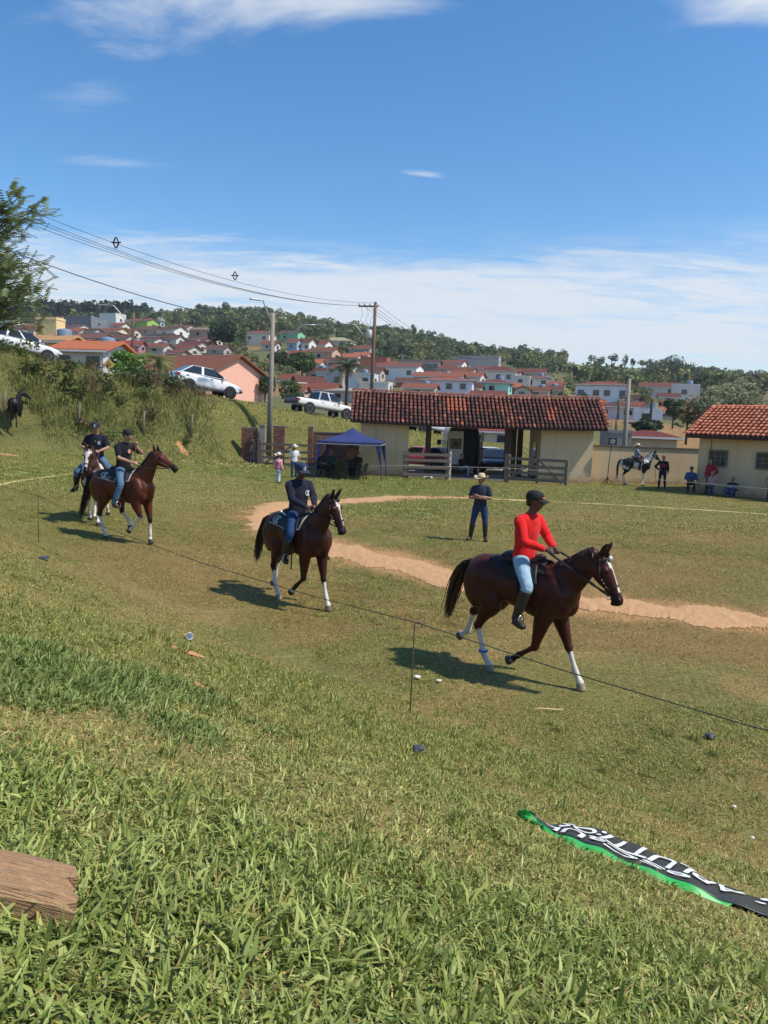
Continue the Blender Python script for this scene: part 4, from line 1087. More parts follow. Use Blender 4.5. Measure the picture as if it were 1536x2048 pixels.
M_COAT = pmat('horse_coat', (1, 1, 1), 0.46, 0.18, 9, attr=True, bump=0.12, bscale=160, spec=0.28)
M_SKIN = pmat('skin', (1, 1, 1), 0.5, 0.06, 25, attr=True, spec=0.4)
M_CLOTH = pmat('cloth', (1, 1, 1), 0.85, 0.16, 9, attr=True, bump=0.9, bscale=11, spec=0.2, sheen=0.1, stretch=(1, 1, .45))
M_DENIM = pmat('denim', (1, 1, 1), 0.82, 0.3, 9, attr=True, bump=0.8, bscale=14, spec=0.2)
M_LEATHER = pmat('leather', (0.020, 0.012, 0.009), 0.45, 0.3, 20, bump=0.3, bscale=60)
M_LEATHER_B = pmat('brown_leather', (0.06, 0.03, 0.016), 0.5, 0.3, 20, bump=0.3, bscale=60)
M_HAIR = pmat('horse_hair', (1, 1, 1), 0.5, 0.25, 60, attr=True, spec=0.5)
M_EYE = pmat('eye', (0.006, 0.004, 0.003), 0.08, 0, 5)
M_STEEL = pmat('steel', (0.55, 0.54, 0.52), 0.3, 0.1, 20, metal=1.0)
M_WHITEP = pmat('white_print', (0.75, 0.76, 0.75), 0.7, 0.05, 20)
M_STRAW = pmat('straw_hat', (0.62, 0.50, 0.30), 0.8, 0.15, 60, bump=0.5, bscale=220)
M_FELT = pmat('pale_hat', (0.72, 0.66, 0.52), 0.8, 0.1, 60)

WHITE = (0.62, 0.57, 0.50)
def hair_strips(name, roots, n, length, width, col, parent, seed=1, spread=0.05, wav=0.03, tip=None, segs=7):
    """roots(t)->(pos, dir list of control offsets); builds n tapered hair locks in ONE mesh"""
    r = np.random.default_rng(seed); V, F, K = [], [], []
    for i in range(n):
        ctrl = roots(r)
        ctrl = [np.asarray(c, float) for c in ctrl]
        L = refine(ctrl, 3)
        w = width * r.uniform(0.6, 1.3)
        off = r.normal(0, 1, 3)
        b = len(V)
        for k, p in enumerate(L):
            f = k / (len(L) - 1)
            q = p + off * spread * f * f + r.normal(0, wav, 3) * f * 0.3
            t = L[min(k + 1, len(L) - 1)] - L[max(k - 1, 0)]; t = t / (np.linalg.norm(t) + 1e-9)
            a = np.cross(t, off); a /= (np.linalg.norm(a) + 1e-9)
            ww = w * (1 - 0.85 * f ** 2)
            V += [q + a * ww, q - a * ww]
            cc = np.array(col) * r.uniform(0.8, 1.2) if tip is None else (np.array(col) * (1 - f * f) + np.array(tip) * f * f)
            K += [cc, cc]
        for k in range(len(L) - 1): F.append((b + 2 * k, b + 2 * k + 1, b + 2 * k + 3, b + 2 * k + 2))
    return mobj(name, np_mesh(name, np.array(V), np.array(F), M_HAIR, True, np.array(K)), parent)

def make_horse(root, coat, legs, neck, head_pitch, head_yaw=0.0, neck_side=0.0, black=(0.010, 0.008, 0.007), tail=None, mane=(0.012, 0.009, 0.008),
               blaze=0.25, voxel=0.014, legcol=None, patch=None, tailcol=None, tailtip=None, muzzle=None, braid=True, tail_n=110, mane_n=130):
    """horse facing +X, withers 1.5 m; legs: four joint lists; neck: three (x, z) points withers..poll"""
    B = Body(); coat = np.array(coat)
    pc = patch or (lambda p: coat)
    cf = lambda t, cu, sv, p: tuple(pc(p))
    T = [(-0.77, 1.20, 0.14, 0.13), (-0.70, 1.20, 0.235, 0.21), (-0.56, 1.215, 0.29, 0.275), (-0.40, 1.215, 0.285, 0.285), (-0.20, 1.195, 0.256, 0.255),
         (0.0, 1.165, 0.270, 0.268), (0.18, 1.15, 0.302, 0.272), (0.34, 1.165, 0.345, 0.262), (0.48, 1.17, 0.33, 0.245), (0.60, 1.155, 0.285, 0.225), (0.70, 1.12, 0.20, 0.185)]
    B.loft([(x, 0, z, a, b) for x, z, a, b in T], colf=cf, n=26)
    # withers and loin ridge
    B.loft([(0.05, 0, 1.36, .09, .10), (0.22, 0, 1.40, .10, .09), (0.38, 0, 1.42, .10, .075), (0.52, 0, 1.40, .11, .085)], colf=cf)
    # breast muscles
    for s in (-1, 1):
        B.blob((0.64, 0.10 * s, 1.05), (0.13, 0.11, 0.17), tuple(pc(Vector((0.64, 0.1 * s, 1.05)))))
        B.loft([(0.52, 0.17 * s, 1.34, .10, .06), (0.60, 0.19 * s, 1.18, .13, .075), (0.54, 0.19 * s, 1.02, .13, .075), (0.44, 0.18 * s, 0.92, .10, .07)], colf=cf)
        B.loft([(-0.48, 0.15 * s, 1.34, .14, .08), (-0.58, 0.165 * s, 1.18, .18, .11), (-0.56, 0.16 * s, 1.00, .17, .10), (-0.50, 0.155 * s, 0.88, .13, .08)], colf=cf)
    # neck
    (x0, z0), (x1, z1), (x2, z2) = neck
    ny = neck_side
    nk = [(x0, 0, z0, .30, .165), ((x0 + x1) / 2, ny * .15, (z0 + z1) / 2 - .01, .245, .13), (x1, ny * .45, z1, .19, .105), ((x1 + x2) / 2, ny * .75, (z1 + z2) / 2 + .02, .155, .088), (x2, ny, z2, .125, .078)]
    B.loft(nk, colf=cf, n=20)
    # head
    hy = head_yaw
    hd = Vector((math.cos(head_pitch) * math.cos(hy), math.cos(head_pitch) * math.sin(hy), -math.sin(head_pitch)))
    latH = Vector((-math.sin(hy), math.cos(hy), 0)); upH = hd.cross(latH) * -1
    if upH.z < 0: upH = -upH
    p0 = Vector((x2, ny, z2 - 0.01))
    HR = [(-.03, 0, .105, .075), (.07, -.015, .135, .088), (.16, -.02, .140, .096), (.25, -.012, .122, .084), (.35, 0, .094, .064), (.45, .003, .077, .054), (.53, .0, .074, .058), (.575, -.008, .062, .052)]
    rows = [tuple(p0 + hd * a + upH * o) + (u * .95, v) for a, o, u, v in HR]
    wh = np.array(WHITE); mz = np.array(muzzle) if muzzle is not None else coat * 0.35
    def headcol(t, cu, sv, p):
        d = (Vector(p) - p0); fr = d.dot(upH); la = d.dot(latH); al = d.dot(hd)
        if blaze and fr > 0.02 and abs(la) < blaze * (0.085 if al < .2 else 0.06) * (1.6 if al < .17 else 1.0) and 0.05 < al < 0.47: return tuple(wh)
        if al > 0.47: return tuple(mz)
        return tuple(pc(p))
    B.loft(rows, lat=latH, colf=headcol, n=22, m=4)
    for s in (-1, 1):
        B.blob(p0 + hd * .17 + latH * (.083 * s) + upH * .055, (.035, .03, .03), tuple(coat))                    # brow over the eye
        B.blob(p0 + hd * .11 + latH * (.062 * s) - upH * .075, (.09, .035, .075), tuple(coat))                   # jowl
        B.blob(p0 + hd * .545 + latH * (.040 * s) + upH * .028, (.032, .025, .032), tuple(mz))                   # nostril wing
        e0 = p0 + hd * -.02 + latH * (.052 * s) + upH * .08
        ed = (upH * .8 - hd * .5 + latH * (.18 * s)).normalized()
        er = (hd * .75 + upH * .45 + latH * (.35 * s)).normalized()
        B.loft([tuple(e0 + ed * a) + (u, v) for a, u, v in ((-.02, .03, .028), (.04, .036, .026), (.09, .034, .022), (.14, .018, .014), (.165, .006, .008))], lat=latH, col=tuple(coat * .6), n=12)
    B.blob(p0 + hd * .555 - upH * .062, (.04, .034, .026), tuple(mz))                                             # lower lip
    # legs
    RF = [(.17, .105), (.125, .085), (.088, .068), (.057, .049), (.056, .050), (.038, .036), (.032, .029), (.043, .040), (.034, .034), (.048, .047), (.064, .060)]
    RH = [(.24, .13), (.18, .125), (.105, .080), (.060, .049), (.068, .050), (.043, .038), (.036, .032), (.045, .041), (.035, .035), (.048, .047), (.064, .060)]
    hoofs = []
    for name, J in legs.items():
        fore = name[0] == 'f'; s = 1 if name[1] == 'l' else -1
        y0 = 0.15 if fore else 0.155
        J_ = [np.array((j[0], s * (j[2] if len(j) > 2 else (y0 if i < 2 else 0.125)), j[1])) for i, j in enumerate(J)]
        A, Bq, K, Ft, Co, To = J_
        lp = lambda a, b, t: a + (b - a) * t
        pts = [A, Bq, lp(Bq, K, .45), lp(Bq, K, .86), K, lp(K, Ft, .18), lp(K, Ft, .55), Ft, lp(Ft, Co, .5), Co, To]
        rad = RF if fore else RH
        w = (legcol or {}).get(name, (9, 9))   # (white from ring, dark point colour from ring)
        hoofc = (legcol or {}).get(name + '_hoof', (0.05, 0.042, 0.035))
        nr = len(pts) - 1
        def lc(t, cu, sv, p, w=w, hoofc=hoofc):
            k = t * nr
            if k > 9.15: return hoofc
            if k + 0.25 * math.sin(7 * math.atan2(sv, cu)) * .5 > w[0]: return tuple(wh)
            if k > w[1]:
                f = min(1, (k - w[1]) / 1.6); return tuple(np.array(pc(p)) * (1 - f) + np.array(black) * f)
            return tuple(pc(p))
        B.loft([tuple(p) + r for p, r in zip(pts, rad)], colf=lc, n=16, m=4, round_ends=(0.5, 0.25))
    body = B.fuse('body', M_COAT, voxel, 3, root)
    for s in (-1, 1):
        e = MB().lathe([(0.001, -.021), (.013, -.016), (.020, -.006), (.0215, 0), (.020, .006), (.013, .016), (.001, .021)], n=12)
        o = e.build('eye', M_EYE, root, True); o.location = p0 + hd * .175 + latH * (.098 * s) + upH * .042
        nz = MB().lathe([(0.001, -.012), (.014, -.006), (.016, 0), (.014, .006), (.001, .012)], n=10)
        o = nz.build('nostril', M_EYE, root, True); o.location = p0 + hd * .563 + latH * (.058 * s) + upH * .02; o.scale = (1, .5, 1.2)
    # mane along the crest, lying on the horse's left and right
    crest = [np.array((nk[i][0], nk[i][1], nk[i][2])) for i in range(5)]
    cr_ = refine(crest, 4)
    def mane_root(r):
        f = r.uniform(0.06, 1.0); k = f * (len(cr_) - 1); i = min(int(k), len(cr_) - 2)
        p = cr_[i] + (cr_[i + 1] - cr_[i]) * (k - i)
        t = cr_[i + 1] - cr_[i]; t = t / np.linalg.norm(t)
        up = np.array((-t[2], 0, t[0])); dep = np.interp(f, [0, .25, .5, .75, 1], [.29, .24, .187, .152, .122])
        c0 = p + up * (dep - .015); sd = 1 if r.random() < 0.75 else -1
        wd = np.interp(f, [0, 1], [.10, .07])
        ln = r.uniform(0.02, 0.11)
        return [c0, c0 + up * .020 + np.array((0, sd * .012, 0)), c0 - up * ln * .4 + np.array((0, sd * wd * .72, 0)), c0 - up * ln * 1.2 + np.array((0, sd * (wd + .018), 0))]
    hair_strips('mane', mane_root, mane_n * 7, .1, .0065, mane, root, seed=5, spread=.012, wav=.006)
    def fore_root(r):
        c0 = np.array(p0 + hd * -.01 + upH * .10) + r.normal(0, .012, 3)
        return [c0, c0 + np.array(upH) * .03 + np.array(hd) * .03, c0 + np.array(hd) * .10 - np.array(upH) * .0, c0 + np.array(hd) * .16 - np.array(upH) * .01]
    hair_strips('forelock', fore_root, 22, .1, .007, mane, root, seed=8, spread=.01, wav=.006)
    if tail:
        tp = [np.array(p, float) for p in tail]
        def tail_root(r):
            j = r.normal(0, 1, 3) * np.array((.014, .021, .013)); st = r.uniform(0, .35)
            k0 = [tp[0] + j]
            for q, p in enumerate(tp[1:]): k0.append(p + j * (1.5, 1.7, 1.2, 1.0)[min(q, 3)])
            cut = r.beta(2.2, 1.5) * .75 + .3; k0[-1] = k0[-2] + (k0[-1] - k0[-2]) * cut
            return k0
        hair_strips('tail', tail_root, tail_n * 3, .8, .0075, tailcol or mane, root, seed=11, spread=.02, wav=.02, tip=tailtip)
        tb = MB().tube([tp[0] + np.array((.06, 0, .02)), tp[0], (tp[0] * .5 + tp[1] * .5), tp[1]], [.04, .042, .034, .015], 8)
        tb.build('dock', pmat('dock_hair_%d' % int(1000 * (tailcol or mane)[0]), tailcol or mane, .5), root, True)
    return dict(p0=p0, hd=hd, up=upH, lat=latH, nk=nk)

# ------------------------------------------------------------------ people
def frame_limb(a, b): return (Vector(b) - Vector(a)).normalized()
def make_person(root, J, skin, shirt, trousers, shoes=(0.03, 0.02, 0.015), sleeve='long', hat=None, hatcol=None, hair=(0.012, 0.009, 0.008), voxel=0.012,
                face=0.0, tilt=0.0, boot=None, scale=1.0, shirt_fn=None, hem=0.0, collar=None, pants_len=1.0, hand_curl=None, belt=None, trouser_fn=None, female=False, glasses=False):
    """J: joints pelvis, chest, neck, shl, shr, ell, elr, wrl, wrr, hil, hir, knl, knr, anl, anr, tol, tor (feet tips); facing +X, face = head yaw"""
    V_ = {k: Vector(v) for k, v in J.items() if not isinstance(v, float)}
    pel, che, nec = V_['pelvis'], V_['chest'], V_['neck']
    sk = tuple(skin)
    bw = 0.9 if female else 1.0
    lat = (V_['shl'] - V_['shr']).normalized()
    def torso(B, k, col=None, colf=None, lo=-0.09, top=True):
        d = (che - pel); up = d.normalized()
        rows = [(pel + up * lo, .115, .160), (pel + up * 0.02, .120, .168), (pel + d * .38, .110, .155 * bw), (pel + d * .72, .122, .172 * bw), (che, .125, .183 * bw), (che + (nec - che) * .45, .106, .172 * bw)]
        if top: rows += [(che + (nec - che) * .78, .082, .115), (nec, .062, .066)]
        B.loft([tuple(p) + (a + k, b + k) for p, a, b in rows], lat=lat, col=col or sk, colf=colf, n=22, m=3)
    def limb(B, pts, rs, k, col=None, colf=None, lt=None):
        B.loft([tuple(p) + (r + k, r + k) for p, r in zip(pts, rs)], lat=lt or lat, col=col or sk, colf=colf, n=12, m=3)
    mid = lambda a, b, t: a + (b - a) * t
    # --- body (skin), one continuous mesh
    B = Body()
    torso(B, -.006)
    hc = nec + Vector((0, 0, .0)); face_q = Matrix.Rotation(face, 3, 'Z') @ Matrix.Rotation(tilt, 3, 'Y')
    f = lambda x, y, z: nec + face_q @ Vector((x, y, z))
    B.loft([tuple(mid(che, nec, .6)) + (.06, .062), tuple(nec) + (.055, .057), tuple(f(.012, 0, .06)) + (.054, .055), tuple(f(.02, 0, .11)) + (.056, .056)], lat=lat, col=sk)
    HD = [(.060, .055, .036, .034), (.048, .085, .068, .058), (.040, .115, .082, .066), (.030, .150, .096, .072), (.022, .185, .101, .077), (.016, .215, .098, .077), (.010, .245, .082, .066), (.006, .268, .045, .038)]
    hl = face_q @ Vector((0, 1, 0))
    B.loft([tuple(f(x, 0, z)) + (a, b) for x, z, a, b in HD], lat=hl, col=sk, n=20, m=3)
    B.loft([tuple(f(.115, 0, .178)) + (.010, .010), tuple(f(.128, 0, .150)) + (.016, .014), tuple(f(.126, 0, .135)) + (.013, .017)], lat=hl, col=tuple(np.array(sk) * 1.05), n=10)
    B.blob(f(.110, 0, .190), (.018, .05, .010), sk, face_q)
    B.blob(f(.112, 0, .108), (.012, .024, .009), tuple(np.array(sk) * np.array((.9, .62, .6))), face_q)
    for s in (-1, 1): B.blob(f(.015, .078 * s, .155), (.020, .010, .032), tuple(np.array(sk) * .9), face_q)
    for s, sh, el, wr in ((1, 'shl', 'ell', 'wrl'), (-1, 'shr', 'elr', 'wrr')):
        a, b, c = V_[sh], V_[el], V_[wr]
        limb(B, [a, mid(a, b, .35), mid(a, b, .75), b, mid(b, c, .3), mid(b, c, .75), c], [.058, .050, .043, .041, .042, .032, .026], -.003)
        hd = J.get('hd' + sh[-1]); hn = J.get('hn' + sh[-1])
        d = Vector(hd).normalized() if hd else (c - b).normalized()
        nrm = Vector(hn).normalized() if hn else Vector((0, -s, 0))
        nrm = (nrm - d * nrm.dot(d)).normalized(); w = d.cross(nrm).normalized()
        B.loft([tuple(c) + (.024, .028), tuple(c + d * .04) + (.022, .038), tuple(c + d * .085) + (.019, .042)], lat=w, col=sk, n=12)
        curl = J.get('curl', 1.0)
        for q, (o, L) in enumerate(((-.031, .068), (-.011, .078), (.010, .074), (.030, .060))):
            k0 = c + d * .080 + w * o
            k1 = k0 + (d * math.cos(.5 * curl) + nrm * math.sin(.5 * curl)) * L * .42
            k2 = k1 + (d * math.cos(1.5 * curl) + nrm * math.sin(1.5 * curl)) * L * .34
            k3 = k2 + (d * math.cos(2.3 * curl) + nrm * math.sin(2.3 * curl)) * L * .3
            B.loft([tuple(k0) + (.0105, .0100), tuple(k1) + (.0098, .0095), tuple(k2) + (.009, .0088), tuple(k3) + (.0078, .0078)], lat=w, col=sk, n=8, m=2)
        tsgn = 1 if w.dot(Vector((0, 0, 1))) > 0 else -1
        t0 = c + d * .03 + w * (.030 * tsgn); t1 = t0 + d * .035 + w * (.024 * tsgn) + nrm * .012; t2 = t1 + d * .034 + nrm * .016
        B.loft([tuple(t0) + (.014, .013), tuple(t1) + (.0115, .011), tuple(t2) + (.009, .009)], lat=w, col=sk, n=8, m=2)
    for s, hi, kn, an, to in ((1, 'hil', 'knl', 'anl', 'tol'), (-1, 'hir', 'knr', 'anr', 'tor')):
        a, b, c, t = V_[hi], V_[kn], V_[an], V_[to]
        limb(B, [a, mid(a, b, .35), mid(a, b, .8), b, mid(b, c, .3), mid(b, c, .75), c], [.090, .080, .060, .055, .056, .042, .036], -.006)
        fd = (t - c); limb(B, [c, mid(c, t, .3) - Vector((0, 0, .01)), mid(c, t, .7), t], [.036, .04, .035, .025], -.004)
    body = B.fuse('body', M_SKIN, voxel, 2, root)
    for s in (-1, 1):
        o = MB().lathe([(0.001, -.011), (.008, -.007), (.011, 0), (.008, .007), (.001, .011)], n=10).build('eye', M_EYE, root, True)
        o.location = f(.113, .030 * s, .168)
    # --- shirt
    B = Body(); sc = shirt_fn or (lambda p: shirt)
    scf = lambda t, cu, sv, p: tuple(sc(p))
    torso(B, .010, colf=scf, lo=-.05 - hem, top=False)
    d_ = (nec - che)
    B.loft([tuple(mid(che, nec, .2)) + (.115, .15), tuple(mid(che, nec, .55)) + (.114, .145), tuple(mid(che, nec, .80)) + (.092, .125), tuple(mid(che, nec, .95)) + (.074, .080)], lat=lat, colf=scf)
    for s, sh, el, wr in ((1, 'shl', 'ell', 'wrl'), (-1, 'shr', 'elr', 'wrr')):
        a, b, c = V_[sh], V_[el], V_[wr]
        inner = mid(a, mid(che, nec, .55), .55)
        n0 = mid(che, nec, .80)
        B.loft([tuple(mid(n0, a, .12)) + (.062, .062), tuple(mid(n0, a, .5)) + (.066, .060), tuple(mid(n0, a, .92) - Vector((0, 0, .012))) + (.068, .062)], lat=(1, 0, 0), colf=scf, n=14)
        if sleeve == 'long': limb(B, [inner, a, mid(a, b, .4), mid(a, b, .8), b, mid(b, c, .35), mid(b, c, .93)], [.072, .068, .064, .058, .056, .052, .038], .005, colf=scf)
        else: limb(B, [inner, a, mid(a, b, .4), mid(a, b, .78)], [.066, .060, .058, .058], .006, colf=scf)
    B.fuse('shirt', M_CLOTH, voxel * 1.35, 2, root)
    # --- trousers
    tf = trouser_fn or (lambda p: trousers)
    tcf = lambda t, cu, sv, p: tuple(tf(p))
    B = Body()
    up = (che - pel).normalized()
    B.loft([tuple(pel - up * .10) + (.115, .155), tuple(pel - up * .02) + (.124, .17), tuple(pel + up * .07) + (.116, .160)], lat=lat, colf=tcf, n=20)
    for s, hi, kn, an in ((1, 'hil', 'knl', 'anl'), (-1, 'hir', 'knr', 'anr')):
        a, b, c = V_[hi], V_[kn], V_[an]
        e = mid(b, c, pants_len) if pants_len < 1 else c
        limb(B, [mid(pel, a, .5), a, mid(a, b, .35), mid(a, b, .8), b, mid(b, e, .35), mid(b, e, .75), mid(b, e, 1.0)], [.095, .098, .092, .072, .068, .066, .058, .055], .004, colf=tcf)
    B.fuse('trousers', M_DENIM, voxel * 1.4, 2, root)
    if belt:
        bb = Body(); bb.loft([tuple(pel + up * .055) + (.129, .174), tuple(pel + up * .085) + (.127, .171)], lat=lat, col=belt, n=24, round_ends=(.05, .05)); bb.fuse('belt', M_CLOTH, voxel, 0, root)
    # --- boots or shoes
    for s, kn, an, to in ((1, 'knl', 'anl', 'tol'), (-1, 'knr', 'anr', 'tor')):
        b, c, t = V_[kn], V_[an], V_[to]
        B = Body()
        fd = (t - c); fl = Vector((fd.x, fd.y, 0)).normalized()
        sole = (c + t) / 2
        heel = c - fl * .035 - Vector((0, 0, .045))
        if boot:
            limb(B, [mid(b, c, boot), mid(b, c, boot + .25), mid(b, c, .85), c], [.070, .068, .052, .050], .004, col=shoes)
        else:
            limb(B, [mid(b, c, .9), c], [.046, .048], .002, col=shoes)
        B.loft([tuple(c - Vector((0, 0, .01))) + (.05, .044), tuple(mid(c, t, .35)) + (.046, .045), tuple(mid(c, t, .75)) + (.036, .044), tuple(t) + (.027, .036)], lat=fl.cross(Vector((0, 0, 1))), col=shoes, n=12)
        B.loft([tuple(heel) + (.025, .036), tuple(mid(heel, t, .5) - Vector((0, 0, .018))) + (.020, .042), tuple(t - Vector((0, 0, .022))) + (.014, .038)], lat=fl.cross(Vector((0, 0, 1))), col=tuple(np.array(shoes) * .4), n=12)
        B.fuse('boot' if boot else 'shoe', M_SKIN if False else pmat('shoe_leather', (1, 1, 1), .5, .2, 20, attr=True), voxel * 1.2, 2, root)
    # --- hair and hat
    hq = face_q.to_4x4(); hq.translation = nec
    if hat != 'bald':
        B = Body()
        top = 0.262 if not hat else 0.235
        B.loft([tuple(f(-.055, 0, .105)) + (.035, .052), tuple(f(-.032, 0, .15)) + (.075, .076), tuple(f(-.012, 0, .20)) + (.094, .083), tuple(f(-.004, 0, .245)) + (.086, .074), tuple(f(0, 0, .27)) + (.05, .045)], lat=hl, col=hair, n=18)
        if female: B.loft([tuple(f(-.06, 0, .16)) + (.05, .06), tuple(f(-.085, 0, .05)) + (.035, .065), tuple(f(-.09, 0, -.06)) + (.022, .05)], lat=hl, col=hair)
        B.fuse('hair', M_HAIR, voxel, 2, root)
    if hat in ('cap', 'cap_back'):
        mb = MB()
        prof = [(.104, .0), (.106, .025), (.104, .05), (.096, .075), (.075, .097), (.045, .109), (.012, .113), (.001, .118)]
        mb.lathe(prof, n=20)
        for v in mb.v: v.x = v.x * 1.08; v.y *= .9
        bs = 1 if hat == 'cap' else -1
        n = 12; Vt, Ft = [], []
        for i in range(n + 1):
            q = -1.15 + 2.3 * i / n
            xi, yi = .100 * math.cos(q), .094 * math.sin(q)
            ex = .100 + .085 * math.cos(q) ** .5; ey = yi * 1.02
            zc = -.022 * (abs(q) / 1.15) ** 2
            for dz in (0.0, -.006):
                Vt += [(bs * xi, yi, .012 + dz), (bs * (xi * .4 + ex * .6), ey, .008 + zc * .5 + dz), (bs * ex, ey, -.004 + zc + dz)]
        for i in range(n):
            a, b = i * 6, (i + 1) * 6
            Ft += [(a, a + 1, b + 1, b), (a + 1, a + 2, b + 2, b + 1), (a + 3, b + 3, b + 4, a + 4), (a + 4, b + 4, b + 5, a + 5), (a + 2, a + 5, b + 5, b + 2)]
        m_ = pmat('cap_cloth_%d_%d' % (int(hatcol[0] * 999), int(hatcol[2] * 999)), hatcol, .85, .1, 30)
        o = mb.build('cap', m_, root, True); o.matrix_local = hq @ Matrix.Translation((.008, 0, .185))
        o2 = MB().add(Vt, Ft).build('brim', m_, o, False)
    elif hat in ('straw', 'pale'):
        mb = MB()
        mb.lathe([(.098, .0), (.098, .02), (.094, .06), (.082, .10), (.060, .122), (.03, .118), (.001, .112)], n=20)
        for v in mb.v: v.x *= 1.10
        n = 28; Vt, Ft = [], []
        for i in range(n):
            q = 2 * math.pi * i / n
            for j, (rr_, k) in enumerate(((.092, 0), (.135, .3), (.185, 1.0))):
                up_ = .060 * abs(math.sin(q)) ** 2 * k - .018 * abs(math.cos(q)) * k
                Vt.append((rr_ * 1.1 * math.cos(q), rr_ * math.sin(q), up_ + .002)); Vt.append((rr_ * 1.1 * math.cos(q), rr_ * math.sin(q), up_ - .006))
        for i in range(n):
            a, b = i * 6, ((i + 1) % n) * 6
            Ft += [(a, b, b + 2, a + 2), (a + 2, b + 2, b + 4, a + 4), (a + 1, a + 3, b + 3, b + 1), (a + 3, a + 5, b + 5, b + 3), (a + 4, b + 4, b + 5, a + 5)]
        m_ = M_STRAW if hat == 'straw' else M_FELT
        o = mb.build('hat', m_, root, True); o.matrix_local = hq @ Matrix.Translation((.008, 0, .195))
        MB().add(Vt, Ft).build('brim', m_, o, True)
        MB().lathe([(.101, .006), (.102, .012), (.101, .026)], n=20, caps=False).build('hat_band', M_LEATHER, o, True).scale = (1.1, 1, 1)
    if glasses:
        g = MB()
        for s in (-1, 1): g.box((.128, .034 * s, .170), (.006, .050, .030)); g.box((.07, .080 * s, .175), (.11, .005, .008))
        g.box((.128, 0, .176), (.006, .02, .006))
        o = g.build('sunglasses', M_EYE, root); o.matrix_local = hq
    return dict(f=f, nec=nec)

def standing(h=1.72, lean=0, stance=.12, face=0):
    k = h / 1.72
    J = dict(pelvis=(0, 0, .93), chest=(0.0, 0, 1.28), neck=(.01, 0, 1.46), shl=(0, .185, 1.385), shr=(0, -.185, 1.385), ell=(-.03, .25, 1.11), elr=(-.03, -.25, 1.11),
             wrl=(.05, .27, .86), wrr=(.05, -.27, .86), hil=(0, .09, .90), hir=(0, -.09, .90), knl=(.02, stance * .85, .49), knr=(.02, -stance * .85, .49), anl=(-.01, stance, .09), anr=(-.01, -stance, .09),
             tol=(.17, stance + .04, .035), tor=(.17, -stance - .04, .035))
    return {a: tuple(np.array(b) * k) for a, b in J.items()}
# ------------------------------------------------------------------ tack and riders
_TX = [-0.77, -0.70, -0.56, -0.40, -0.20, 0.0, 0.18, 0.34, 0.48, 0.60, 0.70]
_TZ = [1.20, 1.20, 1.215, 1.215, 1.195, 1.165, 1.15, 1.165, 1.17, 1.155, 1.12]
_TA = [.14, .235, .29, .285, .256, .270, .302, .345, .33, .285, .20]
_TB = [.13, .21, .275, .285, .255, .268, .272, .262, .245, .225, .185]
def barrel(x, th, off=0.0):       # point on the horse's trunk: th from the spine, + to its left
    z, a, b = np.interp(x, _TX, _TZ), np.interp(x, _TX, _TA), np.interp(x, _TX, _TB)
    rid = np.interp(x, [-.1, .1, .3, .5], [.0, .012, .03, .03]) * max(0, math.cos(th)) ** 4
    return Vector((x, (b + off) * math.sin(th), z + (a + off + rid) * math.cos(th)))
def panel(name, x0, x1, t0, t1, off, thick, mat, parent, nx_=10, nt=14, edge=None):
    V, F = [], []
    xf = edge or (lambda u, v: (x0 + (x1 - x0) * u, t0 + (t1 - t0) * v))
    for k in (0, 1):
        for i in range(nx_ + 1):
            for j in range(nt + 1):
                x, t = xf(i / nx_, j / nt); V.append(barrel(x, t, off + thick * k))
    N = (nx_ + 1) * (nt + 1); q = lambda k, i, j: k * N + i * (nt + 1) + j
    for i in range(nx_):
        for j in range(nt):
            F.append((q(0, i, j), q(0, i, j + 1), q(0, i + 1, j + 1), q(0, i + 1, j))); F.append((q(1, i, j), q(1, i + 1, j), q(1, i + 1, j + 1), q(1, i, j + 1)))
    for i in range(nx_): F += [(q(0, i, 0), q(0, i + 1, 0), q(1, i + 1, 0), q(1, i, 0)), (q(0, i, nt), q(1, i, nt), q(1, i + 1, nt), q(0, i + 1, nt))]
    for j in range(nt): F += [(q(0, 0, j), q(1, 0, j), q(1, 0, j + 1), q(0, 0, j + 1)), (q(0, nx_, j), q(0, nx_, j + 1), q(1, nx_, j + 1), q(1, nx_, j))]
    return mobj(name, mesh_from(name, V, F, mat, True), parent)
def strokes(size):                # the emblem: an open ring with an E inside, as short line strips
    L = []
    L.append([(math.cos(a) * size, math.sin(a) * size) for a in np.linspace(R(48), R(318), 22)])
    e = size * .55
    L.append([(-e * .25, -e * .95), (-e * .25, e * .9)])
    for y in (-.95, 0.0, .9): L.append([(-e * .25, e * y), (e * .75, e * y)])
    return L
def emblem_on(parent, fn, size, w, mat, name='emblem', sx=1):
    V, F = [], []
    for st in strokes(size):
        for i in range(len(st) - 1):
            a, b = np.array(st[i]), np.array(st[i + 1]); d = b - a; d /= np.linalg.norm(d) + 1e-9; nn = np.array((-d[1], d[0])) * w / 2
            a = a - d * w * .3; b = b + d * w * .3; k = len(V)
            V += [fn(sx * p[0], p[1]) for p in (a - nn, b - nn, b + nn, a + nn)]; F.append((k, k + 1, k + 2, k + 3))
    return mobj(name, mesh_from(name, V, F, mat), parent)
M_PAD_G = pmat('green_pad', (0.012, 0.035, 0.034), .85, .15, 30, bump=.3, bscale=90)
M_PAD_K = pmat('dark_pad', (0.016, 0.013, 0.012), .85, .2, 30, bump=.3, bscale=90)
M_PIPE = pmat('pale_piping', (.42, .42, .38), .7, .05, 20)
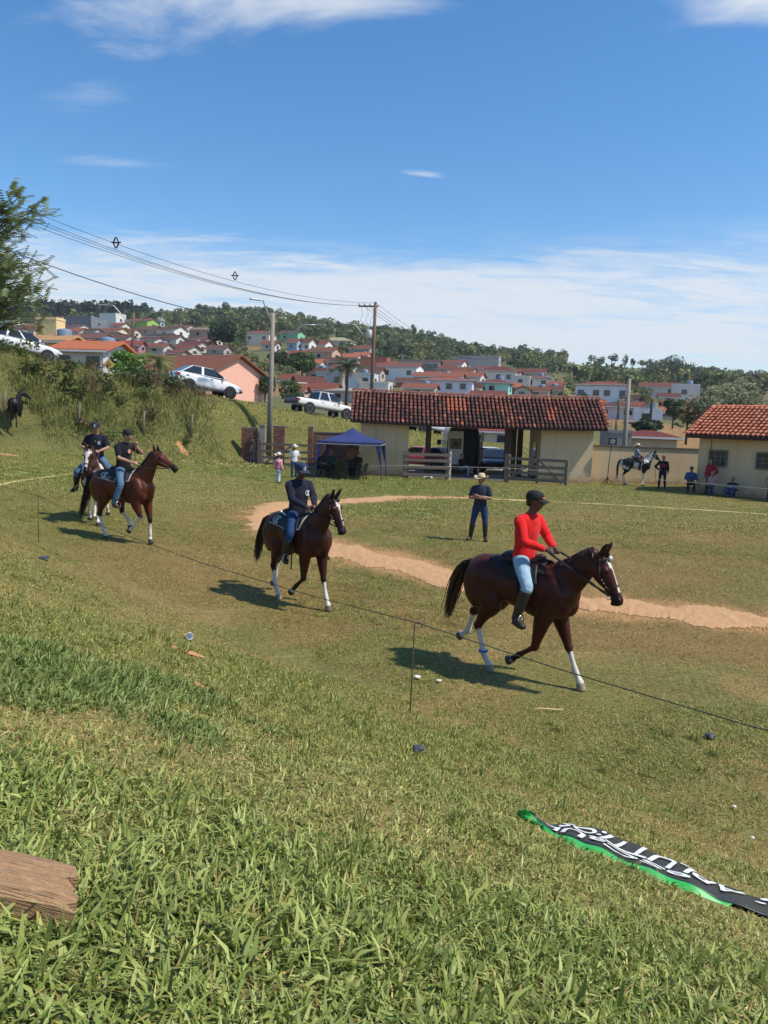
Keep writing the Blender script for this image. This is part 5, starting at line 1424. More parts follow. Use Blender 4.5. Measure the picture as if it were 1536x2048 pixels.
def make_saddle(root, pad=M_PAD_G, emblem=True, sides=(-1,), foot=(.20, .36, .84), leather=M_LEATHER, square=True):
    if square: xf = lambda u, v: (-.44 + .86 * u, R(-66) + R(132) * v)
    else: xf = lambda u, v: (-.40 + .80 * u + (.05 if abs(v - .5) > .3 else 0), (R(-48) - R(16) * math.sin(math.pi * min(1, u * 1.1))) * (1 - 2 * v))
    panel('saddle_pad', 0, 0, 0, 0, .006, .016, pad, root, edge=xf, nx_=14, nt=22)
    if emblem:
        for t in (R(-65.4), R(65.4)):
            panel('piping', -.44, .42, t - R(1.2), t + R(1.2), .004, .024, M_PIPE, root, nx_=14, nt=2)
        panel('piping', .415, .428, R(-66), R(66), .004, .024, M_PIPE, root, nx_=1, nt=22)
        for s in (-1, 1):
            def fn(u, v, s=s):
                return barrel(-.285 + u, s * (R(46) - v / .30), .026)
            emblem_on(root, fn, .075, .014, M_WHITEP, 'emblem', sx=(1 if s < 0 else -1))
    B = Body()
    B.loft([(-.23, 0, 1.535, .035, .15), (-.17, 0, 1.555, .055, .17), (-.06, 0, 1.50, .05, .155), (.08, 0, 1.475, .055, .12), (.20, 0, 1.51, .06, .09), (.28, 0, 1.56, .065, .07), (.32, 0, 1.555, .04, .05)], n=20)
    o = B.fuse('seat', leather, .012, 3, root)
    for s in (-1, 1):
        panel('flap', .02, .36, s * R(18), s * R(74), .028, .010, leather, root, edge=lambda u, v, s=s: (.0 + .30 * u + .10 * v, s * (R(20) + R(52) * v)))
        fx, fy, fz = foot
        MB().bar((.12, s * .312, 1.36), (fx + .06, s * (fy + .012), fz + .10), .028, .006).build('stirrup_leather', leather, root)
        pts = [(fx + .075, s * (fy + .02) + .062 * math.sin(q), fz - .01 + .075 * math.cos(q)) for q in np.linspace(-2.6, 2.6, 14)]
        st = MB().tube(pts, .008, 6); st.bar(pts[0], pts[-1], .03, .010)
        st.build('stirrup', M_STEEL, root, True)
    MB().add([barrel(x, t, o_) for o_ in (.004, .012) for t in np.linspace(R(60), R(300), 17) for x in (.20, .29)],
             [(k * 34 + 2 * i, k * 34 + 2 * i + 1, k * 34 + 2 * i + 3, k * 34 + 2 * i + 2) for k in (0, 1) for i in range(16)]).build('girth', leather, root, True)
def make_bridle(root, I, hands, leather=M_LEATHER, rope=False, breast=False, studs=True):
    p0, hd, up, lat = I['p0'], I['hd'], I['up'], I['lat']
    def ring(al, ru, rv, oo=0.0, w=.011, name='noseband', q0=0, q1=2 * math.pi):
        pts = [p0 + hd * al + up * (oo + ru * math.cos(q)) + lat * (rv * math.sin(q)) for q in np.linspace(q0, q1, 22)]
        MB().tube(pts, w, 6).build(name, leather, root, True)
    ring(.385, .088, .066, 0, .010)
    ring(.055, .142, .100, -.005, .009, 'browband', -1.7, 1.7)
    mouth = []
    for s in (-1, 1):
        a = p0 + hd * .00 + lat * .086 * s + up * .06; b = p0 + hd * .20 + lat * .104 * s - up * .03; c = p0 + hd * .385 + lat * .070 * s - up * .02; d = p0 + hd * .46 + lat * .062 * s - up * .035
        MB().tube([p0 - hd * .02 + up * .11 + lat * .03 * s, a, b, c, d], .009, 6).build('cheek_strap', leather, root, True)
        MB().tube([d + hd * .01 - up * .02 + lat * .008 * s + (hd * math.cos(q) + up * math.sin(q)) * .022 for q in np.linspace(0, 6.28, 12)], .005, 6).build('bit_ring', M_STEEL, root, True)
        mouth.append(d)
        if studs:
            for k in (.3, .55, .8):
                o = MB().lathe([(.001, -.006), (.008, -.003), (.008, .003), (.001, .006)], n=8).build('stud', M_STEEL, root, True); o.location = b + (c - b) * k + lat * .010 * s
    for s, m in zip((-1, 1), mouth):
        hnd = Vector(hands[0 if s < 0 else 1])
        n1 = I['nk'][2]; sidep = Vector((n1[0], n1[1] + s * (n1[4] + .03), n1[2] + .02))
        pts = []
        a, b, c = m, sidep, hnd
        for t in np.linspace(0, 1, 14):
            pts.append(a * (1 - t) ** 2 + (sidep * 2 - (a + c) * .5) * 2 * t * (1 - t) + c * t * t)
        MB().tube(pts, [.009 if not rope else .012 + .005 * (i % 2) for i in range(14)], 6).build('rein', leather, root, True)
    if breast:
        pts = [barrel(.30, R(80), .02), barrel(.5, R(85), .03), Vector((.70, .20, 1.14)), Vector((.81, 0, 1.06)), Vector((.70, -.20, 1.14)), barrel(.5, R(-85), .03), barrel(.30, R(-80), .02)]
        MB().tube(pts, .013, 6).build('breast_collar', leather, root, True)

def ride(px, py, z, local, yaw, name_bits, sc=1.0):
    """puts horse, saddle, bridle and rider so that the local hoof point stands at that pixel"""
    d = P(px, py, 10) - CAM
    g = CAM + d * ((z - CAM.z) / d.z)
    q = Matrix.Rotation(yaw, 3, 'Z') @ Vector((local[0], local[1], 0)) * sc
    loc = Vector((g.x - q.x, g.y - q.y, z))
    out = []
    for nm, lab, cat, grp in name_bits:
        out.append(empty(nm, loc, yaw, lab, cat, grp)); out[-1].scale = (sc, sc, sc)
    return out
G_H, G_P, G_S, G_B = 'riding horses on the field', 'people at the riding field', 'saddles on the horses', 'bridles on the horses'
def seat_J(lean=.0, hands=((.36, .07, 1.70), (.36, -.07, 1.70)), knee=(.32, .335, 1.25), ank=(.20, .365, .84), toe=(.36, .42, .785), curl=1.0):
    z = 1.57
    J = dict(pelvis=(0.03, 0, z), chest=(.02 + lean, 0, z + .35), neck=(.05 + lean * 1.5, 0, z + .53), shl=(.02 + lean * 1.2, .19, z + .455), shr=(.02 + lean * 1.2, -.19, z + .455))
    for s, k in ((1, 'l'), (-1, 'r')):
        h = Vector(hands[0 if s > 0 else 1]); sh = Vector(J['sh' + k])
        m = (h + sh) / 2; d = (h - sh); L = d.length; out = Vector((-.25, s * .8, -.5)); out = (out - d * out.dot(d) / (L * L)).normalized()
        hh = math.sqrt(max(.0025, .275 ** 2 - (L / 2) ** 2))
        J['el' + k] = tuple(m + out * hh); J['wr' + k] = tuple(h)
        J['hd' + k] = (.9, -s * .35, -.05); J['hn' + k] = (0.1, -s * .7, -.7)
        J['hi' + k] = (.05, s * .10, z - .05); J['kn' + k] = (knee[0], s * knee[1], knee[2]); J['an' + k] = (ank[0], s * ank[1], ank[2]); J['to' + k] = (toe[0], s * toe[1], toe[2])
    J['curl'] = curl
    return J

# --- chestnut-brown horse with the rider in red
yaw = R(-43)
h1r, s1, b1, p1 = ride(1163, 1381, 0.0, (.87, .125), yaw, [
    ('horse', 'dark chestnut horse with white blaze trotting under the rider in the red shirt', 'horse', G_H),
    ('saddle', 'dark leather saddle under the rider in the red shirt', 'saddle', G_S),
    ('bridle', 'dark bridle with studs and rope reins on the nearest chestnut horse', 'bridle', G_B),
    ('person', 'rider in bright red long sleeve shirt, pale jeans and black cap', 'person', G_P)], .945)
coat1 = srgb(66, 25, 15)
p1.scale.y *= 1.06
I1 = make_horse(h1r, coat1, {
    'fl': [(.52, 1.05), (.50, .86), (.66, .49), (.78, .20), (.84, .10), (.87, .0)],
    'fr': [(.52, 1.05), (.44, .86), (.33, .47), (.10, .31), (.02, .245), (-.05, .21)],
    'hr': [(-.50, 1.10), (-.34, .92), (-.54, .56), (-.42, .20), (-.34, .09), (-.31, 0)],
    'hl': [(-.50, 1.10), (-.42, .92), (-.80, .66), (-.88, .37), (-.97, .31), (-1.03, .26)]},
    [(.46, 1.22), (.79, 1.49), (1.03, 1.69)], R(60), 0.10, 0.0, tail=[(-.79, 0, 1.36), (-.91, 0, 1.28), (-1.04, 0, .98), (-1.14, 0, .54)], black=tuple(np.array(coat1) * .5),
    legcol={'fl': (4.9, 9), 'hr': (4.7, 9), 'hl': (4.8, 9), 'fr': (9, 6), 'hr_hoof': (.30, .24, .18), 'fl_hoof': (.30, .25, .19)}, tailcol=(.022, .009, .006), tailtip=(.10, .045, .022), mane=(.020, .009, .006), voxel=.012, blaze=.28, tail_n=240)
HANDS1 = ((.40, .07, 1.70), (.36, -.06, 1.69))
make_saddle(s1, M_PAD_K, False, square=False, leather=M_LEATHER)
make_bridle(b1, I1, (HANDS1[1], HANDS1[0]), rope=True)
red = srgb(212, 30, 30)
f1 = make_person(p1, seat_J(.035, HANDS1), (.10, .048, .032), red, srgb(148, 178, 196), sleeve='long', hat='cap', hatcol=(.007, .007, .009), boot=.12, voxel=.0075, pants_len=.30, shoes=(.030, .021, .017), face=R(18), tilt=R(6))
# white hank of lace on the browband, blue tie on the hind pastern
o = MB().lathe([(.001, -.03), (.022, -.012), (.028, .01), (.012, .03), (.001, .034)], n=8).build('brow_ribbon', M_WHITEP, b1, True); o.location = I1['p0'] + I1['hd'] * .065 + I1['up'] * .135
tie = tag(MB().tube([Vector((-.435 + .052 * math.cos(q), -.125 + .05 * math.sin(q), .245)) for q in np.linspace(0, 6.28, 12)], .014, 6).bar((-.40, -.16, .24), (-.32, -.21, .27), .03, .012).build('ribbon', pmat('blue_cloth', (.02, .12, .5), .7), None, True), 'blue ribbon tied round the hind leg of the nearest horse', 'ribbon')
tie.location = h1r.location; tie.scale = h1r.scale; tie.rotation_euler = h1r.rotation_euler
pr = MB().box((.20, -.085, 1.865), (.004, .055, .010)); pr.build('shirt_print', pmat('dark_print', (.05, .008, .008), .7), p1)
f_ = f1['f']; capb = MB().box((0, 0, 0), (.012, .05, .018)).build('cap_patch', pmat('orange_print', (.8, .12, .02), .7), p1); capb.location = f_(.118, -.02, .222); capb.rotation_euler = (0, 0, R(4))

# --- dark bay with the rider in navy
yaw = R(-50)
h2r, s2, b2, p2 = ride(657, 1222, 0.0, (.80, .125), yaw, [
    ('horse', 'dark bay horse with narrow white stripe on its face and black tail', 'horse', G_H),
    ('saddle', 'saddle on dark green pad under the navy long sleeved rider', 'saddle', G_S),
    ('bridle', 'dark bridle on the bay horse ridden by the navy long sleeved rider', 'bridle', G_B),
    ('person', 'rider in navy long sleeve shirt and blue cap with white emblem', 'person', G_P)], .965)
coat2 = srgb(58, 25, 16)
I2 = make_horse(h2r, coat2, {
    'fl': [(.54, 1.05), (.54, .86), (.64, .49), (.73, .20), (.78, .10), (.80, .0)],
    'fr': [(.52, 1.05), (.48, .86), (.42, .50), (.20, .33), (.11, .25), (.05, .19)],
    'hr': [(-.50, 1.10), (-.34, .92), (-.52, .56), (-.42, .20), (-.34, .09), (-.31, 0)],
    'hl': [(-.50, 1.10), (-.42, .92), (-.76, .62), (-.84, .30), (-.88, .20), (-.93, .13)]},
    [(.46, 1.24), (.74, 1.58), (.93, 1.86)], R(62), 0.16, 0.03, tail=[(-.79, 0, 1.37), (-.98, 0, 1.30), (-1.16, 0, .96), (-1.30, 0, .50)],
    legcol={'fl': (4.9, 2.8), 'hr': (5.2, 2.5), 'hl': (5.0, 2.2), 'fr': (8.4, 1.8), 'fl_hoof': (.16, .13, .10), 'hr_hoof': (.30, .22, .16)}, voxel=.014, blaze=.20, muzzle=(.012, .009, .008))
HANDS2 = ((.42, .06, 1.69), (.36, -.06, 1.67))
make_saddle(s2)
make_bridle(b2, I2, (HANDS2[1], HANDS2[0]), breast=False)
navy = srgb(27, 30, 46)
f2 = make_person(p2, seat_J(.01, HANDS2), (.11, .052, .033), navy, srgb(38, 62, 104), sleeve='long', hat='cap', hatcol=srgb(28, 44, 78), boot=.30, voxel=.0085, pants_len=.45, shoes=(.014, .012, .013), face=R(-6), tilt=R(14))
def chest_fn(f, off, size):
    return None
emblem_on(p2, lambda u, v: Vector((.185 - abs(u) * .12, .085 + u, 1.885 + v)), .042, .013, M_WHITEP, 'shirt_emblem', sx=1)
def cap_emblem(fi, p, sz=.026):
    f_ = fi['f']
    return emblem_on(p, lambda u, v: f_(.1235 - abs(u) * .25, u, .232 + v), sz, .011, M_WHITEP, 'cap_emblem')
cap_emblem(f2, p2)
# white corner of cloth showing under the saddle, hanging strap
MB().add([barrel(-.42, R(-8), .03), barrel(-.20, R(-2), .03), barrel(-.22, R(-20), .03), barrel(-.40, R(-14), .03)], [(0, 1, 2, 3)]).build('cloth_corner', M_WHITEP, s2)
MB().bar((.34, -.31, 1.05), (.36, -.33, .66), .03, .008).build('hanging_strap', M_LEATHER_B, s2)

# --- bay with the rider in a black t-shirt, cap turned back
yaw = R(-27)
ZG3 = h1(-5.4, 16.3)
h3r, s3, b3, p3 = ride(303, 1087, ZG3, (.70, .125), yaw, [
    ('horse', 'reddish bay horse with four white stockings and head stretched forward', 'horse', G_H),
    ('saddle', 'saddle on green emblem pad under the black t-shirt rider', 'saddle', G_S),
    ('bridle', 'brown bridle on the bay horse with four white stockings', 'bridle', G_B),
    ('person', 'rider in black t-shirt, blue jeans and backwards black cap', 'person', G_P)])
coat3 = srgb(82, 38, 22)
I3 = make_horse(h3r, coat3, {
    'fl': [(.54, 1.05), (.56, .86), (.66, .50), (.66, .20), (.66, .10), (.70, .0)],
    'fr': [(.52, 1.05), (.54, .84), (.64, .58), (.44, .36), (.36, .30), (.30, .24)],
    'hr': [(-.50, 1.10), (-.40, .92), (-.54, .56), (-.42, .20), (-.36, .10), (-.33, 0)],
    'hl': [(-.50, 1.10), (-.24, .94), (-.14, .62), (.06, .42), (.08, .34), (.10, .27)]},
    [(.46, 1.24), (.72, 1.60), (.88, 1.88)], R(28), 0.15, 0.05, tail=[(-.79, 0, 1.37), (-.94, 0, 1.30), (-1.06, 0, .96), (-1.26, 0, .40)],
    legcol={'fl': (5.3, 2.2), 'fr': (4.0, 2.2), 'hr': (5.0, 2.6), 'hl': (5.1, 2.2)}, voxel=.016, blaze=0, muzzle=(.02, .014, .012))
HANDS3 = ((.24, .15, 2.02), (.38, -.10, 1.70))
make_saddle(s3)
make_bridle(b3, I3, ((.38, -.10, 1.70), (.38, .0, 1.72)), leather=M_LEATHER_B)
J3 = seat_J(.03, HANDS3, knee=(.30, .335, 1.25), ank=(.14, .37, .84), toe=(.30, .42, .80)); J3['hdl'] = (.2, -.1, .9); J3['hnl'] = (.8, -.4, 0)
f3 = make_person(p3, J3, (.36, .20, .14), srgb(20, 21, 27), srgb(84, 112, 138), sleeve='short', hat='cap_back', hatcol=(.010, .010, .012), boot=None, voxel=.010, shoes=(.05, .035, .025), face=R(-6), tilt=R(18))
MB().tube([Vector((.24, .14, 2.08)), Vector((.26, .12, 1.9)), Vector((.32, .06, 1.74)), Vector((.40, 0, 1.70))], .010, 6).build('rein', M_LEATHER_B, b3, True)
MB().lathe([(.001, .004), (.046, .003), (.046, 0)], n=18, axis='X').build('chest_print', pmat('pink_print', (.55, .22, .17), .7), p3).location = (.205, .0, 1.92)

# --- painted bay coming head on, rider in navy polo
yaw = R(-78)
ZG4 = h1(-6.6, 18.2)
h4r, s4, b4, p4 = ride(196, 1052, ZG4, (.72, .125), yaw, [
    ('horse', 'brown and white horse with broad white blaze coming head on', 'horse', G_H),
    ('saddle', 'leather saddle under the rider in the navy polo shirt', 'saddle', G_S),
    ('bridle', 'bridle with breast collar on the broad blazed brown and white horse', 'bridle', G_B),
    ('person', 'rider in navy polo shirt with white collar, sunglasses and dark cap', 'person', G_P)])
coat4 = np.array(srgb(64, 30, 24))
def patch4(p):
    return np.array(WHITE) if (math.sin(p[0] * 9 + 2 * p[2]) + math.sin(p[2] * 7 + p[1] * 14 + 1) > 1.25 and abs(p[1]) > .1) else coat4
I4 = make_horse(h4r, coat4, {
    'fl': [(.54, 1.05), (.56, .86), (.64, .49), (.66, .20), (.70, .10), (.72, .0)],
    'fr': [(.52, 1.05), (.46, .86), (.42, .48), (.30, .25), (.24, .16), (.20, .10)],
    'hr': [(-.50, 1.10), (-.34, .92), (-.54, .56), (-.46, .20), (-.40, .09), (-.37, 0)],
    'hl': [(-.50, 1.10), (-.42, .92), (-.76, .60), (-.80, .26), (-.86, .16), (-.90, .08)]},
    [(.46, 1.26), (.70, 1.58), (.86, 1.80)], R(66), -0.22, -0.02, tail=[(-.79, 0, 1.37), (-.94, 0, 1.30), (-1.02, 0, .9), (-1.04, 0, .4)],
    legcol={'fl': (2.2, 9), 'fr': (2.6, 9), 'hr': (3.4, 9), 'hl': (3.4, 9)}, voxel=.018, blaze=.62, patch=patch4, mane=(.05, .025, .018))
HANDS4 = ((.36, .10, 1.72), (.36, -.12, 1.74))
make_saddle(s4, M_PAD_K, False, leather=M_LEATHER_B)
make_bridle(b4, I4, (HANDS4[1], HANDS4[0]), leather=M_LEATHER_B, breast=True)
f4 = make_person(p4, seat_J(.01, HANDS4, knee=(.30, .40, 1.22), ank=(.06, .46, .82), toe=(.22, .54, .76)), (.36, .19, .13), srgb(24, 28, 42), srgb(78, 106, 138), sleeve='short', hat='cap', hatcol=srgb(28, 34, 46), boot=.25, voxel=.012, shoes=(.02, .017, .016), face=R(-4), tilt=R(8), glasses=True, pants_len=.5)
cap_emblem(f4, p4)
emblem_on(p4, lambda u, v: Vector((.178 - abs(u) * .1, .085 + u, 1.91 + v)), .034, .011, M_WHITEP, 'shirt_emblem')
MB().add([(.125, -.05, 2.02), (.125, .05, 2.02), (.165, 0, 1.94)], [(0, 1, 2)]).build('collar_opening', M_WHITEP, p4)
# ------------------------------------------------------------------ street, cars
M_ASPH = pmat('asphalt', srgb(92, 90, 88), .95, .15, 3)
M_TYRE = pmat('tyre', (.012, .012, .012), .85)
M_RIM = pmat('rim', (.45, .45, .46), .35, .1, 10, metal=.9)
M_RIMK = pmat('dark_rim', (.03, .03, .032), .35, .1, 10)
M_GLASS = pmat('car_glass', (.015, .02, .024), .06, .05, 3, spec=.8)
M_TRIM = pmat('black_trim', (.015, .015, .016), .6)
M_TAIL = pmat('tail_lamp', (.25, .01, .01), .2)
M_LAMP = pmat('head_lamp', (.6, .62, .64), .1)
M_PLATE = pmat('number_plate', (.55, .56, .58), .5)
def paint(c): return pmat('paint_%d_%d_%d' % c, srgb(*c), .28, .03, 2, coat=.6)
us = np.linspace(-45, 70, 60); RV, RF = [], []
for i, u in enumerate(us):
    z = float(np.interp(u, ROAD_U, ROAD_Z)) + .05
    for t in (1.3, -3.4):
        q = RD0 + RDD * u + RDN * t; RV.append((q[0], q[1], max(z, h1(q[0], q[1]) + .03)))
for i in range(59): RF.append((2 * i, 2 * i + 1, 2 * i + 3, 2 * i + 2))
tag(mobj('street', mesh_from('street', RV, RF, M_ASPH)), 'sloping street behind the bank', kind='structure')
def wheels(root, xs, r, half, rim, width=.22):
    for x in xs:
        for s in (-1, 1):
            w = empty('wheel', (x, s * (half - width / 2 + .022), r)); w.parent = root
            MB().lathe([(r * .62, -width / 2), (r * .95, -width / 2), (r, -width * .35), (r, width * .35), (r * .95, width / 2), (r * .62, width / 2)], n=22, axis='Y', caps=False).build('tyre', M_TYRE, w, True)
            rm = MB().lathe([(.02, s * width * .30), (r * .18, s * width * .34), (r * .2, s * width * .22)], n=12, axis='Y')
            for k in range(6):
                q = 6.283 * k / 6; rm.bar((0, s * width * .26, 0), (math.cos(q) * r * .6, s * width * .3, math.sin(q) * r * .6), .055, .03, up=(0, 1, 0))
            rm.lathe([(r * .56, s * width * .42), (r * .64, s * width * .42), (r * .64, s * width * .1), (r * .56, s * width * .1)], n=22, axis='Y', caps=False)
            rm.build('rim', rim, w)
            MB().lathe([(r * 1.15, -.02), (r * 1.15, .02)], n=22, axis='Y').build('wheel_arch', M_TRIM, root).location = (x, s * (half - .016), r + .02)
def make_car(root, stations, cabin, half, wx, wr, col, rim=M_RIM, tail='box', lower=None, doors=2, pillars=(.5,)):
    """stations: (x, z_bottom, z_top, half width) rear to front; cabin: x_base_rear, x_top_rear, x_top_front, x_base_front, belt z, roof z"""
    V, F = [], []
    m = 10
    for x, zb, zt, hw in stations:
        h = zt - zb
        ring = [(-hw * .90, zb), (-hw, zb + h * .22), (-hw * 1.0, zb + h * .62), (-hw * .96, zb + h * .92), (-hw * .82, zt), (hw * .82, zt), (hw * .96, zb + h * .92), (hw, zb + h * .62), (hw, zb + h * .22), (hw * .90, zb)]
        V += [(x, y, z) for y, z in ring]
    n = len(stations)
    for i in range(n - 1):
        for k in range(m): F.append((i * m + k, i * m + (k + 1) % m, (i + 1) * m + (k + 1) % m, (i + 1) * m + k))
    F += [tuple(range(m)), tuple(range((n - 1) * m, n * m))]
    o = MB().add(V, F).build('body', paint(col), root, True); sd_ = o.modifiers.new('round', 'SUBSURF'); sd_.levels = 2; sd_.render_levels = 2
    xbr, xtr, xtf, xbf, zb, zr = cabin; wb, wt = half * .93, half * .74
    P8 = [Vector(p) for p in ((xbr, -wb, zb), (xbf, -wb, zb), (xtf, -wt, zr), (xtr, -wt, zr), (xbr, wb, zb), (xbf, wb, zb), (xtf, wt, zr), (xtr, wt, zr))]
    MB().add(P8, [(0, 1, 2, 3), (4, 7, 6, 5), (3, 2, 6, 7), (0, 3, 7, 4), (1, 5, 6, 2)]).build('cabin', paint(col), root, False, bevel=.10)
    def pane(name, q, off, ins, mat=M_GLASS):
        c = sum(q, Vector()) / 4; n_ = (q[1] - q[0]).cross(q[3] - q[0]).normalized()
        if n_.dot(c - Vector(((xtr + xtf) / 2, 0, (zb + zr) / 2))) < 0: n_ = -n_
        V_ = [c + (p - c) * ins + n_ * off for p in q]; V2 = [c + (p - c) * ins - n_ * .02 for p in q]
        MB().add(V_ + V2, [(0, 1, 2, 3), (0, 4, 5, 1), (1, 5, 6, 2), (2, 6, 7, 3), (3, 7, 4, 0)]).build(name, mat, root)
    for s in (0, 4):
        a, b, c, d = P8[s], P8[s + 1], P8[s + 2], P8[s + 3]
        cuts = [0.0] + list(pillars) + [1.0]
        for i in range(len(cuts) - 1):
            t0, t1 = cuts[i], cuts[i + 1]
            pane('side_window', [a + (b - a) * t0, a + (b - a) * t1, d + (c - d) * t1, d + (c - d) * t0], .012, .86)
    pane('windscreen', [P8[1], P8[5], P8[6], P8[2]], .012, .88); pane('rear_window', [P8[0], P8[4], P8[7], P8[3]], .012, .84)
    wheels(root, wx, wr, half, rim)
    xr, xf = stations[0][0], stations[-1][0]; zt = stations[1][2]; zf = stations[-2][2]
    for s in (-1, 1):
        MB().box((xr + .10, s * half * .80, zt - .20), (.26, half * .34, .18)).build('tail_lamp', M_TAIL, root, bevel=.02)
        MB().box((xf - .16, s * half * .74, zf - .14), (.34, half * .36, .13)).build('head_lamp', M_LAMP, root, bevel=.03)
        MB().box((xbf - .35, s * (half * .97 + .09), zb + .08), (.12, .20, .14)).build('mirror', paint(col), root, bevel=.03)
        for k in range(doors): MB().box((xbr + (xbf - xbr) * (k + .30) / doors, s * (half + .004), zb - .14), (.18, .025, .03)).build('door_handle', M_TRIM if rim is M_RIMK else M_RIM, root)
    MB().box((xr - .006, 0, zt - .45), (.02, .44, .14)).build('number_plate', M_PLATE, root)
    MB().box((xr + .05, 0, stations[0][1] + .10), (.20, half * 1.86, .16)).build('bumper', M_TRIM, root, bevel=.02); MB().box((xf - .05, 0, stations[-1][1] + .08), (.2, half * 1.8, .16)).build('bumper', M_TRIM, root, bevel=.02)
def on_road(name, label, px, D, t=0.0, cat='car', rev=False, grp='vehicles parked along the street'):
    x = PX(px, 800, D); tt, u = road_tu(x, D); u = float(u)
    q = RD0 + RDD * u + RDN * t
    z = float(np.interp(u, ROAD_U, ROAD_Z)) + .06
    sl = (np.interp(u + 1, ROAD_U, ROAD_Z) - np.interp(u - 1, ROAD_U, ROAD_Z)) / 2
    e = empty(name, (q[0], q[1], z), 0, label, cat, grp)
    e.rotation_euler = (0, -math.atan(sl), math.atan2(RDD[1], RDD[0]))
    return e
SUV = [(-2.26, .60, 1.02, .74), (-2.20, .46, 1.20, .88), (-1.6, .38, 1.24, .93), (-.5, .34, 1.18, .94), (.6, .34, 1.14, .94), (1.1, .36, 1.11, .93), (1.8, .38, 1.04, .90), (2.15, .42, .92, .82), (2.28, .50, .78, .68)]
e = on_road('parked_car', 'white coupe style SUV on top of the bank by the pink house', 402, 50.6); make_car(e, SUV, (-2.05, -1.2, .2, 1.2, 1.16, 1.72), .93, (-1.38, 1.42), .38, (226, 228, 230), M_RIMK, pillars=(.46,))
SED = [(-2.1, .55, .88, .70), (-2.04, .40, 1.0, .84), (-1.3, .34, 1.0, .88), (0, .30, .98, .88), (1.0, .32, .95, .88), (1.7, .36, .88, .84), (2.0, .42, .76, .76), (2.1, .5, .66, .64)]
e = on_road('parked_car', 'white hatchback half hidden by the feathery tree', 40, 43.4); make_car(e, SED, (-1.95, -1.35, .3, 1.15, .96, 1.46), .88, (-1.3, 1.32), .32, (222, 226, 230), pillars=(.36, .66))
PCK = [(-2.6, .62, 1.02, .80), (-2.55, .56, 1.12, .88), (-1.2, .52, 1.12, .91), (0, .50, 1.12, .91), (1.0, .50, 1.10, .91), (1.7, .52, 1.06, .90), (2.3, .54, .96, .84), (2.52, .60, .84, .72)]
e = on_road('pickup_truck', 'white double cab pickup parked on the slope left of the gatehouse', 628, 56.6, cat='pickup'); make_car(e, PCK, (-.82, -.62, .55, 1.25, 1.10, 1.74), .91, (-1.55, 1.58), .39, (226, 224, 216), pillars=(.47,))
MB().box((-1.75, 0, 1.07), (1.45, 1.5, .14)).build('load_bed', M_TRIM, e); MB().box((-2.62, 0, .86), (.05, 1.5, .42)).build('tailgate', pmat('tailgate_grey', srgb(110, 112, 116), .4), e)
for px, D, lab in ((829, 59, 'white car glimpsed left through the gateway'), (884, 61, 'pale hatchback on the grass bank above the ambulance')):
    e = on_road('parked_car', lab, px, D, .2); make_car(e, SED, (-1.95, -1.35, .3, 1.15, .96, 1.46), .88, (-1.3, 1.32), .32, (220, 222, 224), pillars=(.5,))
def car_at(name, label, px, D, yaw, st, cab, half, wx, wr, col, z=.05, cat='car'):
    x = PX(px, 900, D); e = empty(name, (x, D, z), yaw, label, cat, 'vehicles behind the gateway'); make_car(e, st, cab, half, wx, wr, col, pillars=(.5,)); return e
car_at('parked_car', 'dark pink hatchback behind the short rail fence', 838, 49, R(165), SED, (-1.95, -1.35, .3, 1.15, .96, 1.46), .88, (-1.3, 1.32), .32, (176, 78, 92))
car_at('parked_car', 'black car facing the field right of the ambulance', 994, 49, R(-100), SED, (-1.95, -1.35, .3, 1.15, .96, 1.46), .88, (-1.3, 1.32), .32, (26, 30, 36))
car_at('parked_car', 'white car between ambulance and black car', 968, 54, R(100), SED, (-1.95, -1.35, .3, 1.15, .96, 1.46), .88, (-1.3, 1.32), .32, (224, 226, 228))
# ambulance, its back to the field, right door open
av = empty('ambulance', (PX(927, 900, 46), 46.0, .05), 0, 'white ambulance van seen from behind with one rear door open', 'van')
Wm = pmat('van_white', srgb(206, 206, 204), .35, .05, 2, coat=.4)
V, F = [], []
for y, hw, zb, zt in ((0, .99, .42, 2.62), (.25, 1.0, .36, 2.72), (4.2, 1.0, .36, 2.70), (4.9, .98, .38, 2.1), (5.5, .94, .42, 1.25), (5.7, .86, .5, 1.0)):
    V += [(-hw, y, zb), (-hw, y, zt * .72), (-hw * .86, y, zt), (hw * .86, y, zt), (hw, y, zt * .72), (hw, y, zb)]
for i in range(5):
    for k in range(6):
        F.append((i * 6 + k, i * 6 + (k + 1) % 6, (i + 1) * 6 + (k + 1) % 6, (i + 1) * 6 + k))
F.append(tuple(range(30, 36)))
MB().add(V, F).build('body', Wm, av, False)
MB().box((0, 2.2, 1.45), (1.7, 2.6, 2.1)).build('interior', pmat('van_interior', (.03, .035, .045), .7), av).location = (0, 0, 0)
MB().box((-.48, -.02, 1.52), (.90, .05, 2.06)).build('rear_door', Wm, av, bevel=.02); dr = [o for o in av.children if o.name.startswith('rear_door')][0]
MB().box((-.48, -.055, 1.80), (.72, .03, .62)).build('pane', M_GLASS, dr)
star = MB()
for k in range(3): star.bar((-.48 - .15 * math.cos(k * 1.047 + .52), -.076, 1.80 - .15 * math.sin(k * 1.047 + .52)), (-.48 + .15 * math.cos(k * 1.047 + .52), -.076, 1.80 + .15 * math.sin(k * 1.047 + .52)), .075, .004, up=(0, 1, 0))
star.build('star_of_life', pmat('faded_blue', srgb(58, 78, 96), .6), dr)
MB().box((1.02, -.42, 1.52), (.05, .84, 2.06)).build('open_door', Wm, av, bevel=.02)
MB().box((0, -.06, .45), (1.96, .16, .22)).build('bumper', M_TRIM, av, bevel=.02)
MB().box((0, .05, 2.74), (1.5, .12, .10)).build('roof_lamp_bar', M_TAIL, av)
